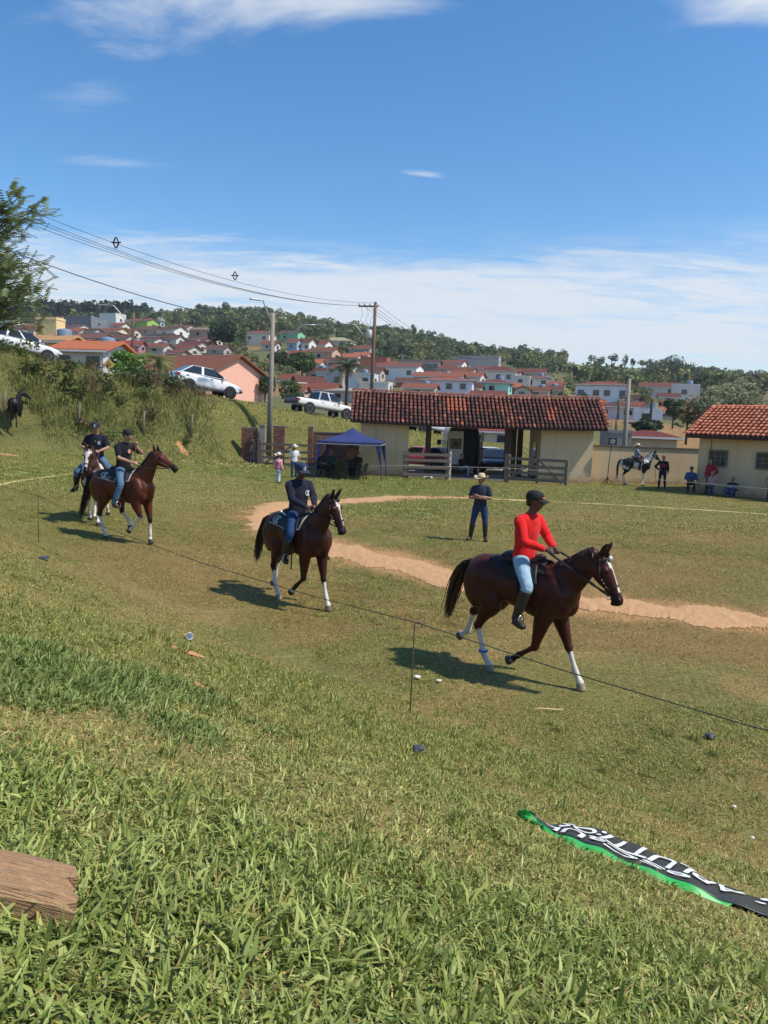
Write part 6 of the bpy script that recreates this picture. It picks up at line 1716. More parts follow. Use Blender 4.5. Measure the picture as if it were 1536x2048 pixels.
for s in (-1, 1):
    MB().box((s * 1.18, 4.3, 1.75), (.26, .14, .34)).build('mirror', M_TRIM, av); MB().box((s * .93, -.03, 1.15), (.10, .05, .30)).build('tail_lamp', M_TAIL, av)
    for y in (1.1, 4.5): MB().lathe([(.2, -.11), (.34, -.11), (.34, .11), (.2, .11)], n=18, axis='X').build('wheel', M_TYRE, av).location = (s * .88, y, .34)

# ------------------------------------------------------------------ poles, lamps, wires
M_POLE_C = pmat('pole_concrete', srgb(140, 132, 122), .9, .15, 2)
M_POLE_W = pmat('pole_wood', srgb(104, 82, 62), .9, .25, 3)
M_GALV = pmat('galvanised', (.42, .43, .43), .45, .1, 6, metal=.6)
M_WIRE = pmat('wire', (.012, .012, .013), .7)
M_PORC = pmat('porcelain', (.35, .30, .28), .3)
def lamp_arm(root, a, b, bend=.45):
    a, b = Vector(a), Vector(b); md = Vector((a.x + (b.x - a.x) * .72, a.y + (b.y - a.y) * .72, b.z))
    MB().tube([a, a + (md - a) * .6, md, b], [.05, .048, .045, .042], 6).build('lamp_arm', M_GALV, root, True)
    d = (b - md).normalized(); MB().bar(b - d * .05, b + d * .62, .20, .08).build('lamp_head', M_GALV, root, bevel=.02)
def pole(name, label, px_t, py_t, px_b, py_b, D, r0, r1, mat, lamps=(), cat='pole'):
    b, t = P(px_b, py_b, D), P(px_t, py_t, D)
    zg = min(b.z, h1(b.x, D)) - .3
    root = empty(name, (b.x, b.y, zg), 0, label, cat, 'utility poles')
    loc = Vector((b.x, b.y, zg))
    MB().tube([(0, 0, 0), ((t.x - b.x) * .5, 0, (t.z - zg) * .5), (t.x - b.x, 0, t.z - zg)], [r0, (r0 + r1) / 2, r1], 10).build('shaft', mat, root, True)
    for (ax, ay, bx, by) in lamps: lamp_arm(root, P(ax, ay, D) - loc, P(bx, by, D - .6) - loc)
    return root, loc
pA, lA = pole('utility_pole', 'tall grey concrete pole with street lamp arms at the left gate', 546, 626, 538, 884, 49, .19, .13, M_POLE_C, ((546, 655, 518, 600), (548, 692, 632, 650)))
pB, lB = pole('utility_pole', 'pole with crossarm and white transformer behind the gatehouse roof', 751, 604, 742, 800, 62, .17, .12, M_POLE_W, ((742, 690, 697, 648),))
pC, lC = pole('utility_pole', 'thin wooden pole with two lamp arms above the orange roofs', 267, 626, 264, 745, 72, .16, .11, M_POLE_W, ((266, 656, 212, 610), (266, 656, 316, 624)))
pD, lD = pole('utility_pole', 'leaning concrete pole rising behind the cream wall', 1259, 757, 1247, 905, 49, .17, .11, M_POLE_C)
ca = P(751, 614, 62) - lB; MB().bar(ca + Vector((-1.35, 0, .02)), ca + Vector((.25, 0, .06)), .10, .12).build('crossarm', M_POLE_W, pB)
for k in range(4): MB().lathe([(.02, 0), (.06, .04), (.045, .09), (.06, .14), (.02, .18)], n=10).build('insulator', M_PORC, pB, True).location = ca + Vector((-1.28 + k * .42, 0, .08))
for k in range(3): MB().tube([ca + Vector((-1.1 + k * .45, -.05, -.08)), ca + Vector((-1.0 + k * .45, -.05, -.55)), ca + Vector((-1.15 + k * .4, -.05, -1.1)), P(742, 655, 62) - lB], .012, 5).build('jumper', M_WIRE, pB, True)
tr = P(738, 668, 61.7) - lB; MB().lathe([(.20, -.32), (.24, -.30), (.24, .26), (.20, .32), (.06, .34)], n=16).build('transformer', pmat('transformer_paint', srgb(196, 196, 190), .5), pB, True).location = tr
for i, (px, pt, pb, lab) in enumerate([(643 + 0, 661, 690, 'far thin pole behind the mint green house'), (388, 638, 668, 'far thin pole above the tan block'), (402, 636, 662, 'second far thin pole near the big dark tree'), (332, 634, 660, 'far thin pole right of the lime house'), (770, 682, 720, 'far pale pole right of the transformer pole'), (803, 708, 735, 'far pale pole above the bright white house'), (863, 700, 735, 'far pale pole above the dark shed'), (1010, 722, 745, 'far pale pole behind the concrete block'), (1143, 744, 778, 'far pale pole at the green slope'), (1305, 755, 775, 'far thin pole behind the pale ridge house'), (1232, 838, 868, 'dark pole below the garage house')]):
    Dp = max(hit(px, pb), 60) ; pole('utility_pole', lab, px + 1, pt, px, pb, Dp, .16, .11, M_POLE_C if 'pale' in lab else M_POLE_W)
def wire(label, pts, r=.012, sag=.0, name='overhead_wire', mat=M_WIRE, n=24, grp='overhead wires'):
    V = []
    for i in range(len(pts) - 1):
        a, b = Vector(pts[i]), Vector(pts[i + 1])
        for k in range(n):
            t = k / n; V.append(a + (b - a) * t - Vector((0, 0, 4 * sag * t * (1 - t) * (b - a).length / 30)))
    V.append(Vector(pts[-1]))
    return tag(MB().tube(V, r, 5).build(name, mat, None, True), label, 'wire', grp)
wl_ = [(('upper', -60, 372), 752, 606), (('second', -60, 384), 726, 611), (('third', -60, 392), 736, 611), (('lowest', -60, 402), 746, 611)]
spc = []
for (nm, x, y), bx, by in wl_:
    a, b, c = P(x, y, 30), P(bx, by, 62), P(1010, 700 + (by - 606) * 2, 120)
    wire('%s of the four power lines running to the transformer pole' % nm, [a, b], .011, .9)
    wire('%s power line falling away right of the transformer pole' % nm, [b, c], .013, 1.0)
wire('single thick cable sagging across the town to the concrete pole', [P(-40, 478, 34), P(546, 652, 49), P(740, 660, 62)], .022, .75)
wire('telephone cable on the left from pole to pole', [P(-40, 690, 80), P(266, 690, 72), P(545, 700, 49)], .014, .5)
for px, py, D, lab in ((232, 486, 37, 'left cable spacer hanging on the power lines'), (470, 552, 47, 'right cable spacer hanging on the power lines')):
    c = P(px, py, D); g = MB()
    for s in (-1, 1): g.bar(c + Vector((s * .02, 0, .26)), c + Vector((s * .13, 0, 0)), .05); g.bar(c + Vector((s * .13, 0, 0)), c + Vector((s * .02, 0, -.24)), .05); g.box(c + Vector((s * .16, 0, .03)), (.14, .05, .05))
    g.box(c + Vector((0, 0, .02)), (.3, .05, .05)); tag(g.build('cable_spacer', M_WIRE), lab, 'spacer')
# road sign
rs = empty('road_sign', P(218, 760, 50), 0, 'yellow diamond road sign on the bank top', 'sign')
MB().box((0, 0, .6), (.07, .07, 2.4)).build('sign_post', M_GALV, rs)
c0 = P(218, 729, 50) - rs.location
dm = MB().box(c0, (.52, .03, .52), Matrix.Rotation(R(45), 3, 'Y')).build('sign_plate', pmat('sign_yellow', srgb(232, 178, 60), .5), rs)
sb = MB()
for k, (w, z) in enumerate(((.20, .10), (.30, 0), (.20, -.10))): sb.box(c0 + Vector((0, -.02, z)), (w, .006, .05))
sb.build('sign_lettering', M_TRIM, dm)

# ------------------------------------------------------------------ blue canopy, chairs, tables
M_BLUE = pmat('blue_canopy', srgb(44, 54, 104), .55, .12, 2, bump=.4, bscale=5)
M_BLK = pmat('black_plastic', (.012, .012, .013), .35)
tx, ty, hw_ = PX(705, 900, 41.0), 40.6, 1.62
tn = empty('canopy_tent', (tx, ty, 0), R(-4), 'blue pop up canopy with valance beside the gatehouse wall', 'canopy')
n = 14; V, F = [], []
for i in range(n + 1):
    for j in range(n + 1):
        u, v = -1 + 2 * i / n, -1 + 2 * j / n; m_ = max(abs(u), abs(v)); k = 1 - m_
        z = 1.92 + .55 * k ** 1.15 + (.16 if m_ < .3 else 0) * (1 - m_ / .3) - .05 * (1 - (u * v) ** 2) * (m_ > .92) + .012 * math.sin(9 * u) * math.sin(7 * v)
        V.append((u * hw_, v * hw_, z))
for i in range(n):
    for j in range(n): F.append((i * (n + 1) + j, (i + 1) * (n + 1) + j, (i + 1) * (n + 1) + j + 1, i * (n + 1) + j + 1))
co = mobj('canopy', mesh_from('canopy', V, F, M_BLUE, True), tn)
sd = co.modifiers.new('thick', 'SOLIDIFY'); sd.thickness = .01
for s, ax in ((-1, 0), (1, 0), (-1, 1), (1, 1)):
    Vv, Fv = [], []
    for i in range(19):
        u = -1 + 2 * i / 18; zz_ = -.04 * (1 - u * u)
        p = (u * hw_, s * (hw_ + .012)) if ax == 0 else (s * (hw_ + .012), u * hw_)
        Vv += [(*p, 1.94 + zz_), (*p, 1.80 + zz_ - .015 * (i % 2))]
    for i in range(18): Fv.append((2 * i, 2 * i + 1, 2 * i + 3, 2 * i + 2))
    mobj('valance', mesh_from('valance', Vv, Fv, M_BLUE), tn)
    e_ = MB(); 
    if ax == 0: e_.bar((-hw_, s * (hw_ + .02), 1.79), (hw_, s * (hw_ + .02), 1.79), .015, .03)
    else: e_.bar((s * (hw_ + .02), -hw_, 1.79), (s * (hw_ + .02), hw_, 1.79), .015, .03)
    e_.build('valance_trim', M_PIPE, tn)
for sx in (-1, 1):
    for sy in (-1, 1):
        lx, ly = sx * hw_, sy * hw_
        MB().bar((lx * .98, ly * .98, 1.85), (lx * 1.06, ly * 1.02, 0), .05).build('leg', M_BLUE, tn)
        MB().add([(lx * .99, ly, 1.8), (lx * .99 - sx * .26, ly, 1.8), (lx * 1.05, ly, .55)], [(0, 1, 2)]).build('leg_curtain', M_BLUE, tn)
def chair(label, x, y, rz):
    c = empty('plastic_chair', (x, y, h1(x, y)), rz, label, 'chair', 'black plastic chairs under the canopy')
    MB().box((0, 0, .43), (.44, .44, .04)).build('seat', M_BLK, c, bevel=.015)
    MB().add([(-.20, -.21, .45), (-.20, .21, .45), (-.29, .22, .86), (-.29, -.22, .86), (-.23, -.21, .45), (-.23, .21, .45), (-.32, .22, .86), (-.32, -.22, .86)], [(0, 1, 2, 3), (4, 7, 6, 5), (0, 3, 7, 4), (1, 5, 6, 2), (3, 2, 6, 7)]).build('backrest', M_BLK, c)
    for sx in (-1, 1):
        for sy in (-1, 1): MB().bar((sx * .18, sy * .18, .42), (sx * .22, sy * .22, 0), .045).build('leg', M_BLK, c)
        MB().bar((.16, sx * .23, .64), (-.26, sx * .23, .66), .04, .03).build('armrest', M_BLK, c); MB().bar((.16, sx * .23, .64), (.18, sx * .22, .43), .04, .03).build('arm_post', M_BLK, c)
def table(label, x, y):
    t = empty('plastic_table', (x, y, h1(x, y)), .1, label, 'table', 'tables under the canopy')
    MB().box((0, 0, .71), (.85, .85, .04)).build('table_top', M_BLK, t, bevel=.02)
    for sx in (-1, 1):
        for sy in (-1, 1): MB().bar((sx * .34, sy * .34, .70), (sx * .38, sy * .38, 0), .05).build('leg', M_BLK, t)
for lab, px, D, rz in (('black chair outside the right front of the canopy', 722, 39.2, R(160)), ('black chair at the front middle under the canopy', 684, 39.0, R(80)), ('black chair left of the front middle one', 668, 39.6, R(20)), ('black chair by the left canopy leg', 644, 39.6, R(-20)), ('black chair behind the right table', 714, 41.6, R(-100)), ('black chair at the rear left under the canopy', 652, 41.6, R(-60)), ('black chair outside left of the canopy', 622, 40.5, R(10))): chair(lab, PX(px, 940, D), D, rz)
table('black table under the right half of the canopy', PX(705, 940, 40.4), 40.4); table('black table under the left half of the canopy', PX(657, 940, 40.7), 40.7)
sp = empty('loudspeaker', (PX(1214, 965, 42.6), 42.6, 0), R(-4), 'black loudspeaker on a thin stand before the cream wall', 'loudspeaker')
MB().tube([(0, 0, 0), (.03, 0, 1.2), (.10, 0, 2.15)], .022, 6).build('stand_pole', M_TRIM, sp, True)
for k in range(3): MB().bar((0, 0, .35), (.35 * math.cos(k * 2.1), .35 * math.sin(k * 2.1), .01), .025).build('stand_leg', M_TRIM, sp)
MB().box((.12, 0, 2.36), (.48, .34, .40)).build('cabinet', M_BLK, sp, bevel=.02); MB().lathe([(.001, -.185), (.06, -.18), (.13, -.172), (.15, -.178), (.15, -.165)], n=20, axis='Y').build('cone', pmat('speaker_cone', (.25, .25, .26), .5), sp).location = (.12, 0, 2.36)
# fence posts along the foot of the bank
for px, pt, pb, lab in ((157, 805, 850, 'left weathered fence post at the foot of the scrub bank'), (286, 822, 868, 'middle weathered fence post in the scrub'), (382, 828, 872, 'right thin fence post at the end of the scrub'), (8, 782, 838, 'crooked fence post behind the black horse')):
    D = hit(px, pb, 25, 60); b = P(px, pb, D); h_ = (pb - pt) / FPX * D
    tag(MB().tube([b + Vector((0, 0, -.3)), b + Vector((.03, 0, h_ * .5)), b + Vector((.08, .02, h_))], [.085, .075, .065], 7).build('fence_post', M_WOOD_G, None, True), lab, 'post', 'old fence posts')
# rope fence of the ring and its hooked iron stakes
M_ROPE = pmat('dark_rope', (.035, .042, .034), .8); M_RUST = pmat('iron_stake', srgb(96, 84, 58), .7, .2, 20)
def stake(label, x, y, h=.92):
    z = h1(x, y); pts = [(x - .01, y, z - .05), (x - .004, y, z + h * .5), (x, y, z + h - .03)]
    pts += [(x + .035 - .035 * math.cos(q), y, z + h - .03 + .038 * math.sin(q)) for q in np.linspace(.3, 3.6, 9)]
    tag(MB().tube(pts, .0075, 6).build('iron_stake', M_RUST, None, True), label, 'stake', 'hooked stakes of the rope fence')
    return Vector((x + .02, y, z + h - .0))
k1 = stake('hooked iron stake holding the rope in the middle foreground', .335, 7.30)
k2 = stake('small hooked stake far left on the rope line', -6.75, 14.9)
k3 = Vector((-11, 19.5, h1(-11, 19.5) + .9)); k4 = Vector((2.62, 5.15, .98)); k5 = Vector((5.6, 2.3, 1.3))
tag(MB().tube([k3, (k3 + k2) / 2 - Vector((0, 0, .12)), k2, k2 + (k1 - k2) * .3 - Vector((0, 0, .15)), k2 + (k1 - k2) * .6 - Vector((0, 0, .17)), k2 + (k1 - k2) * .85 - Vector((0, 0, .09)), k1, k1 + (k4 - k1) * .5 - Vector((0, 0, .02)), k4, k5], .0046, 6).build('ring_rope', M_ROPE, None, True), 'thin dark rope stretched diagonally across the field front', 'rope')
far = [P(560, 936, 41.5), P(800, 931, 40.5), P(1010, 936, 39.8), P(1180, 948, 40.5), P(1536, 978, 34), P(1640, 986, 33)]
tag(MB().tube(far, .012, 5).build('ring_rope', pmat('pale_cord', (.35, .35, .33), .8), None, True), 'thin pale cord strung along the far side of the field', 'rope')
# ------------------------------------------------------------------ people standing and sitting, other horses
def ground_at(px, py, d0=8, d1=60):
    D = hit(px, py, d0, d1); p = P(px, py, D); return Vector((p.x, p.y, h1(p.x, p.y)))
def person(label, px, py, yaw, J, **k):
    D = k.pop('D', None)
    loc = Vector((PX(px, py, D), D, 0)) if D else ground_at(px, py)
    loc.z = h1(loc.x, loc.y) + k.pop('dz', 0)
    e = empty('person', loc, yaw, label, 'person', G_P)
    args = dict(skin=(.32, .17, .11), shirt=(.1, .1, .1), trousers=srgb(52, 66, 96), sleeve='short', voxel=.018)
    args.update(k)
    return e, make_person(e, J, **args)
def sitting(seat=.44, legs=.45, lean=-.03, knee_w=.14, ank=(.48, .09), h=1.0):
    p = seat + .10
    J = dict(pelvis=(0, 0, p), chest=(lean, 0, p + .34), neck=(lean + .03, 0, p + .52), shl=(lean, .185, p + .445), shr=(lean, -.185, p + .445), ell=(.10, .26, p + .20), elr=(.10, -.26, p + .20), wrl=(.32, .12, p + .14), wrr=(.32, -.12, p + .14),
             hil=(0, .09, p - .03), hir=(0, -.09, p - .03), knl=(.44, knee_w, p + .01), knr=(.44, -knee_w, p + .01), anl=(ank[0], knee_w, ank[1]), anr=(ank[0], -knee_w, ank[1]), tol=(ank[0] + .18, knee_w + .03, .04), tor=(ank[0] + .18, -knee_w - .03, .04))
    return {a: tuple(np.array(b) * h) for a, b in J.items()}
J = standing(1.72, stance=.20)
J.update(ell=(.10, .27, 1.14), elr=(.10, -.27, 1.14), wrl=(.21, -.03, 1.19), wrr=(.23, .03, 1.14), hdl=(.1, -1, 0), hdr=(-.05, 1, .1), hnl=(-1, 0, 0), hnr=(-1, 0, 0), curl=.35, knl=(.02, .15, .49), knr=(.02, -.17, .49), anl=(.0, .17, .09), anr=(-.02, -.22, .09), tol=(.16, .22, .035), tor=(.12, -.29, .035))
person('man in straw hat, navy polo and jeans standing with folded arms', 957, 1082, R(-102), J, shirt=srgb(40, 48, 62), trousers=srgb(40, 56, 92), boot=.12, pants_len=.32, shoes=(.02, .015, .013), hat='straw', voxel=.0085, face=R(-26), belt=(.03, .02, .015), skin=(.30, .15, .10))
J = standing(1.28, stance=.06)
def childp(p): return srgb(232, 196, 200) if math.sin(p[0] * 60) + math.sin(p[2] * 70 + p[1] * 30) > 0 else srgb(196, 84, 104)
def childt(p): return srgb(220, 226, 226) if math.sin(p[1] * 60) + math.sin(p[2] * 50 + p[0] * 30) > 0 else srgb(120, 170, 190)
person('small child in pale hat, pink patterned shirt and pale blue trousers', 556, 967, R(60), J, shirt_fn=childp, trouser_fn=childt, sleeve='long', hat='pale', voxel=.016)
J = standing(1.66)
person('woman in white shirt and pale cowboy hat behind the navy rider', 588, 950, R(-70), J, D=38.5, shirt=srgb(206, 210, 206), trousers=srgb(60, 76, 100), hat='pale', female=True)
J = standing(1.70); J.update(knl=(.08, .10, .49), anl=(.16, .11, .09), tol=(.34, .13, .035))
person('person in black vest and jeans walking by the timber gate', 505, 932, R(170), J, D=46.2, shirt_fn=lambda p: srgb(200, 150, 150) if abs(p[1]) < .06 and p[0] > 0 else (.015, .015, .017), trousers=srgb(46, 60, 84), sleeve='short')
# by the ambulance
Js = sitting(.45); Js.update(knr=(.40, -.02, .66), anr=(.46, .22, .52), tor=(.60, .30, .47), anl=(.40, .12, .09), tol=(.56, .14, .04))
person('man in black shirt and pale jeans sitting cross legged at the ambulance', 922, 957, R(-50), Js, D=43.6, shirt=(.012, .012, .014), trousers=srgb(120, 146, 156), sleeve='long')
chair_ = None
person('person in black and grey striped shirt beside the open ambulance door', 961, 950, R(160), standing(1.70), D=44.6, shirt_fn=lambda p: srgb(170, 172, 176) if (p[2] * 7.5) % 1 < .35 else (.012, .012, .014), trousers=(.015, .016, .022), sleeve='short')
# under the canopy
person('person in tan shirt standing under the blue canopy', 702, 938, R(70), standing(1.70), D=41.9, shirt=srgb(160, 116, 94), trousers=srgb(48, 66, 84))
person('dark dressed person seated at the right canopy table', 716, 944, R(-120), sitting(.45), D=41.5, shirt=(.03, .03, .035), trousers=(.02, .02, .025), sleeve='short')
person('person in green shirt seated at the left canopy table', 662, 944, R(-60), sitting(.45), D=41.5, shirt=srgb(48, 78, 66), trousers=(.02, .02, .025))
person('dark dressed person seated at the left edge of the canopy', 640, 942, R(-20), sitting(.45), D=40.4, shirt=srgb(36, 36, 60), trousers=(.02, .02, .03))
# along the cream buildings
J = standing(1.74, stance=.15); J.update(elr=(-.06, -.40, 1.16), wrr=(.03, -.19, 1.00), hdr=(.5, .5, -.2))
person('man in dark shirt with red print and cap, hand on hip by the cream wall', 1323, 978, R(-112), J, shirt_fn=lambda p: srgb(150, 60, 60) if p[0] > .08 and 1.12 < p[2] < 1.30 and math.sin(p[1] * 60 + p[2] * 90) > -.2 else srgb(40, 32, 38), trousers=srgb(34, 42, 66), sleeve='long', hat='cap', hatcol=srgb(120, 84, 66))
person('person in blue shirt and cap crouched on a stool at the wall corner', 1379, 985, R(-105), sitting(.40, lean=.08), shirt=srgb(54, 84, 134), trousers=(.02, .022, .03), sleeve='long', hat='cap', hatcol=srgb(90, 80, 76))
J = standing(1.72); J.update(ell=(-.05, .36, 1.14), wrl=(.02, .20, .98))
person('person in red jacket leaning by the outbuilding window', 1417, 990, R(-150), J, D=37.5, shirt=srgb(150, 34, 42), trousers=srgb(40, 52, 82), sleeve='long')
person('little child in pale pink top standing before the red jacket', 1421, 993, R(-120), standing(1.05, stance=.05), D=37.1, shirt_fn=lambda p: srgb(200, 160, 160) if math.sin(p[2] * 60 + p[1] * 50) > 0 else srgb(140, 90, 100), trousers=srgb(60, 70, 100), sleeve='long')
Jg = sitting(.06, lean=-.08); Jg.update(knl=(.34, .16, .44), knr=(.34, -.16, .44), anl=(.58, .14, .09), anr=(.58, -.14, .09), tol=(.76, .17, .04), tor=(.76, -.17, .04))
person('person in striped jersey and jeans sitting on the ground by the outbuilding', 1462, 996, R(-130), Jg, D=36.6, shirt_fn=lambda p: srgb(150, 156, 160) if .42 < p[2] < .50 else srgb(44, 54, 62), trousers=srgb(58, 76, 112), sleeve='long')
person('person in dark clothes cut by the right margin of the picture', 1541, 1006, R(-120), standing(1.70), D=34.6, shirt=srgb(180, 180, 180), trousers=srgb(44, 56, 84))
# pinto with young rider
ploc = Vector((PX(1268, 970, 42.2), 42.2, 0)); ploc.z = h1(ploc.x, ploc.y)
def horse_set(loc, yaw, bits): return [empty(n_, loc, yaw, l_, c_, g_) for n_, l_, c_, g_ in bits]
hp, sp_, bp_, pp = horse_set(ploc, R(-14), [('horse', 'black and white pinto horse standing before the cream wall', 'horse', G_H), ('saddle', 'brown saddle on the pinto horse', 'saddle', G_S), ('bridle', 'bridle with hanging lead on the pinto horse', 'bridle', G_B), ('person', 'young rider in pale hat and checked shirt on the pinto', 'person', G_P)])
KB = np.array((.012, .010, .010))
def pinto(p):
    x, y, z = p
    if x > 1.0 or (x > .86 and z > 1.75): return KB
    if .34 < x and z < 1.34 + .1 * math.sin(9 * x) and z > .72: return KB
    if -.70 < x < -.10 and .98 + .12 * math.sin(8 * x) < z < 1.44: return KB
    if x < -.3 and .5 < z < .9: return KB
    return np.array((.60, .57, .52))
Ip = make_horse(hp, (.02, .016, .015), {'fl': [(.52, 1.05), (.46, .86), (.48, .48), (.46, .18), (.50, .09), (.52, 0)], 'fr': [(.52, 1.05), (.46, .86), (.44, .48), (.38, .18), (.40, .09), (.42, 0)],
    'hr': [(-.50, 1.10), (-.38, .92), (-.64, .56), (-.60, .20), (-.56, .09), (-.53, 0)], 'hl': [(-.50, 1.10), (-.38, .92), (-.58, .56), (-.50, .20), (-.46, .09), (-.43, 0)]},
    [(.46, 1.24), (.72, 1.56), (.90, 1.82)], R(52), .1, 0, tail=[(-.79, 0, 1.37), (-.90, 0, 1.22), (-.93, 0, .8), (-.93, 0, .3)], legcol={k: (3.2, 9) for k in ('fl', 'fr', 'hl', 'hr')}, patch=pinto, blaze=0, voxel=.03, tail_n=40, mane_n=40)
make_saddle(sp_, M_PAD_K, False, leather=M_LEATHER_B)
make_bridle(bp_, Ip, ((.36, -.06, 1.66), (.36, .06, 1.66)), leather=M_LEATHER_B, studs=False)
MB().tube([Ip['p0'] + Ip['hd'] * .46, Vector((1.05, -.1, .9)), Vector((1.10, -.15, .3)), Vector((1.4, -.2, .03))], .012, 5).build('lead_rope', M_LEATHER_B, bp_, True)
Jc = {k: (tuple((np.array(v) - np.array((.03, 0, 1.5))) * .82 + np.array((.03, 0, 1.5))) if isinstance(v, tuple) and not k.startswith('h' + 'd') and not k.startswith('hn') else v) for k, v in seat_J(0, ((.36, .06, 1.66), (.36, -.06, 1.66))).items()}
make_person(pp, Jc, (.36, .2, .14), srgb(120, 134, 150), srgb(50, 48, 60), sleeve='long', hat='pale', voxel=.018, shirt_fn=lambda p: srgb(150, 162, 174) if math.sin(p[2] * 80) > 0 else srgb(86, 98, 116))
# black horse on the left, looking round
bl = ground_at(32, 857, 20, 60)
hb, = horse_set(bl, R(106), [('horse', 'black horse standing at the far left seen from behind, head turned', 'horse', G_H)])
make_horse(hb, (.010, .009, .011), {'fl': [(.52, 1.05), (.46, .86), (.48, .48), (.46, .18), (.50, .09), (.52, 0)], 'fr': [(.52, 1.05), (.46, .86), (.46, .48), (.42, .18), (.44, .09), (.46, 0)],
    'hr': [(-.50, 1.10), (-.38, .92), (-.64, .56), (-.60, .20), (-.56, .09), (-.53, 0)], 'hl': [(-.50, 1.10), (-.38, .92), (-.60, .56), (-.54, .20), (-.50, .09), (-.47, 0)]},
    [(.46, 1.24), (.66, 1.58), (.74, 1.84)], R(38), R(-72), -.16, tail=[(-.79, 0, 1.37), (-.90, 0, 1.22), (-.93, 0, .8), (-.93, 0, .3)], blaze=0, voxel=.028, tail_n=40, mane_n=40)
# ------------------------------------------------------------------ sand track, lines, banner, plank, litter
def Gp(px, py): return ground_at(px, py, 1.0, 60)
OUT = [(1700, 1300), (1600, 1283), (1536, 1272), (1400, 1252), (1300, 1241), (1180, 1232), (1000, 1195), (880, 1172), (760, 1143), (660, 1120), (560, 1090), (510, 1066), (492, 1045), (500, 1028), (530, 1014), (600, 1003), (700, 996), (800, 993), (900, 994), (980, 996)]
INN = [(1700, 1248), (1600, 1236), (1536, 1228), (1400, 1212), (1300, 1204), (1180, 1192), (1000, 1158), (880, 1135), (760, 1105), (690, 1088), (620, 1070), (570, 1054), (548, 1040), (552, 1030), (580, 1022), (640, 1013), (720, 1005), (800, 1000), (900, 998), (980, 998)]
def flat(px, py):
    d = P(px, py, 10) - CAM; g = CAM + d * ((0.0 - CAM.z) / d.z); return np.array((g.x, g.y))
eo = np.array(refine([flat(*p) for p in OUT], 40)); ei = np.array(refine([flat(*p) for p in INN], 40))
eo, ei = eo + (ei - eo) * .17, ei + (eo - ei) * .04
nA, nB = len(eo), 22
rr = np.random.default_rng(4); V = np.zeros((nA, nB + 1, 3)); 
for i in range(nA):
    wob0 = (fbm(np.array(eo[i][0] * 1.6), np.array(eo[i][1] * 1.6), 61, 5) - .5) * 1.5; wob1 = (fbm(np.array(ei[i][0] * 1.6), np.array(ei[i][1] * 1.6), 67, 5) - .5) * 1.1
    d = ei[i] - eo[i]; L = np.linalg.norm(d) + 1e-6
    a = eo[i] + d / L * (wob0 * min(1, L) + rr.normal(0, .035)); b = ei[i] + d / L * (wob1 * min(1, L) + rr.normal(0, .035))
    for j in range(nB + 1): V[i, j, :2] = a + (b - a) * j / nB
V[..., 2] = H(V[..., 0], V[..., 1]) + .008 + .060 * fbm(V[..., 0] * 6, V[..., 1] * 6, 71, 4) * np.sin(np.linspace(0, math.pi, nB + 1))[None] + .0
ii, jj = np.meshgrid(np.arange(nB), np.arange(nA - 1)); i0 = (jj * (nB + 1) + ii).ravel()
sand = pmat('track_sand', srgb(202, 160, 112), .95, .5, 9, col2=srgb(158, 116, 76), bump=1.0, bscale=9, detail=9)
tag(mobj('sand_track', np_mesh('sand_track', V.reshape(-1, 3), np.stack([i0, i0 + 1, i0 + nB + 2, i0 + nB + 1], -1), sand, True)), 'sandy riding track curving round the ring', kind='structure')
def strip(name, label, pix, w, mat):
    pts = refine([flat(*p) for p in pix], 14); V, F = [], []
    for i, p in enumerate(pts):
        t = pts[min(i + 1, len(pts) - 1)] - pts[max(i - 1, 0)]; n_ = np.array((-t[1], t[0])) / (np.linalg.norm(t) + 1e-9)
        ww = w * (.4 + 1.1 * vnoise(np.array(p[0] * 1.7), np.array(p[1] * 1.7), 5))
        for s in (-1, 1):
            q = p + n_ * s * ww / 2; V.append((q[0], q[1], h1(q[0], q[1]) + .01))
    for i in range(len(pts) - 1): F.append((2 * i, 2 * i + 1, 2 * i + 3, 2 * i + 2))
    tag(mobj(name, mesh_from(name, V, F, mat)), label, kind='structure')
strip('worn_line', 'pale worn line along the far side of the ring', [(960, 998), (1100, 1004), (1250, 1011), (1400, 1020), (1560, 1032), (1700, 1040)], .34, pmat('dry_line', srgb(196, 172, 116), .95, .2, 4))
strip('worn_line', 'pale worn line at the left of the field', [(-60, 1030), (20, 1008), (90, 992), (150, 980)], .22, _mats['dry_line'])
# bare orange earth in the bank
# --- banner lying on the grass
UP = [(1052, 1631), (1100, 1640), (1180, 1653), (1260, 1680), (1350, 1721), (1450, 1766), (1560, 1808), (1720, 1866)]
LO = [(1032, 1638), (1080, 1662), (1130, 1690), (1200, 1719), (1300, 1758), (1400, 1797), (1500, 1836), (1650, 1894)]
u_ = refine([np.array(Gp(p[0], p[1] + 13)) for p in UP], 8); l_ = refine([np.array(Gp(p[0], p[1] - 4)) for p in LO], 8)
NB = len(u_)
def ban(s, v, off=0.0):           # s 0..1 along, v 0 lower .. 1 upper
    k = min(max(s, 0), 1) * (NB - 1); i = min(int(k), NB - 2); f = k - i
    a = l_[i] * (1 - f) + l_[i + 1] * f; b = u_[i] * (1 - f) + u_[i + 1] * f
    p = a + (b - a) * v
    p[2] = h1(p[0], p[1]) + .022 + .007 * math.sin(21 * s + 2 * v) + .005 * math.sin(9 * v + 13 * s) + .006 * math.sin(47 * s + 5 * v) + (.04 * (1 - s / .12) * v if s < .12 else 0) - .03 * (v < .02) + off
    return Vector(p)
bn = empty('fallen_banner', ban(.5, .5), 0, 'long black banner with white lettering and green border lying on the grass', 'banner')
M_BANK = pmat('banner_black', srgb(50, 52, 54), .38, .15, 3); M_BANG = pmat('banner_green', srgb(46, 176, 84), .45, .12, 3); M_BANW = pmat('banner_white', (.78, .79, .78), .45, .03, 3)
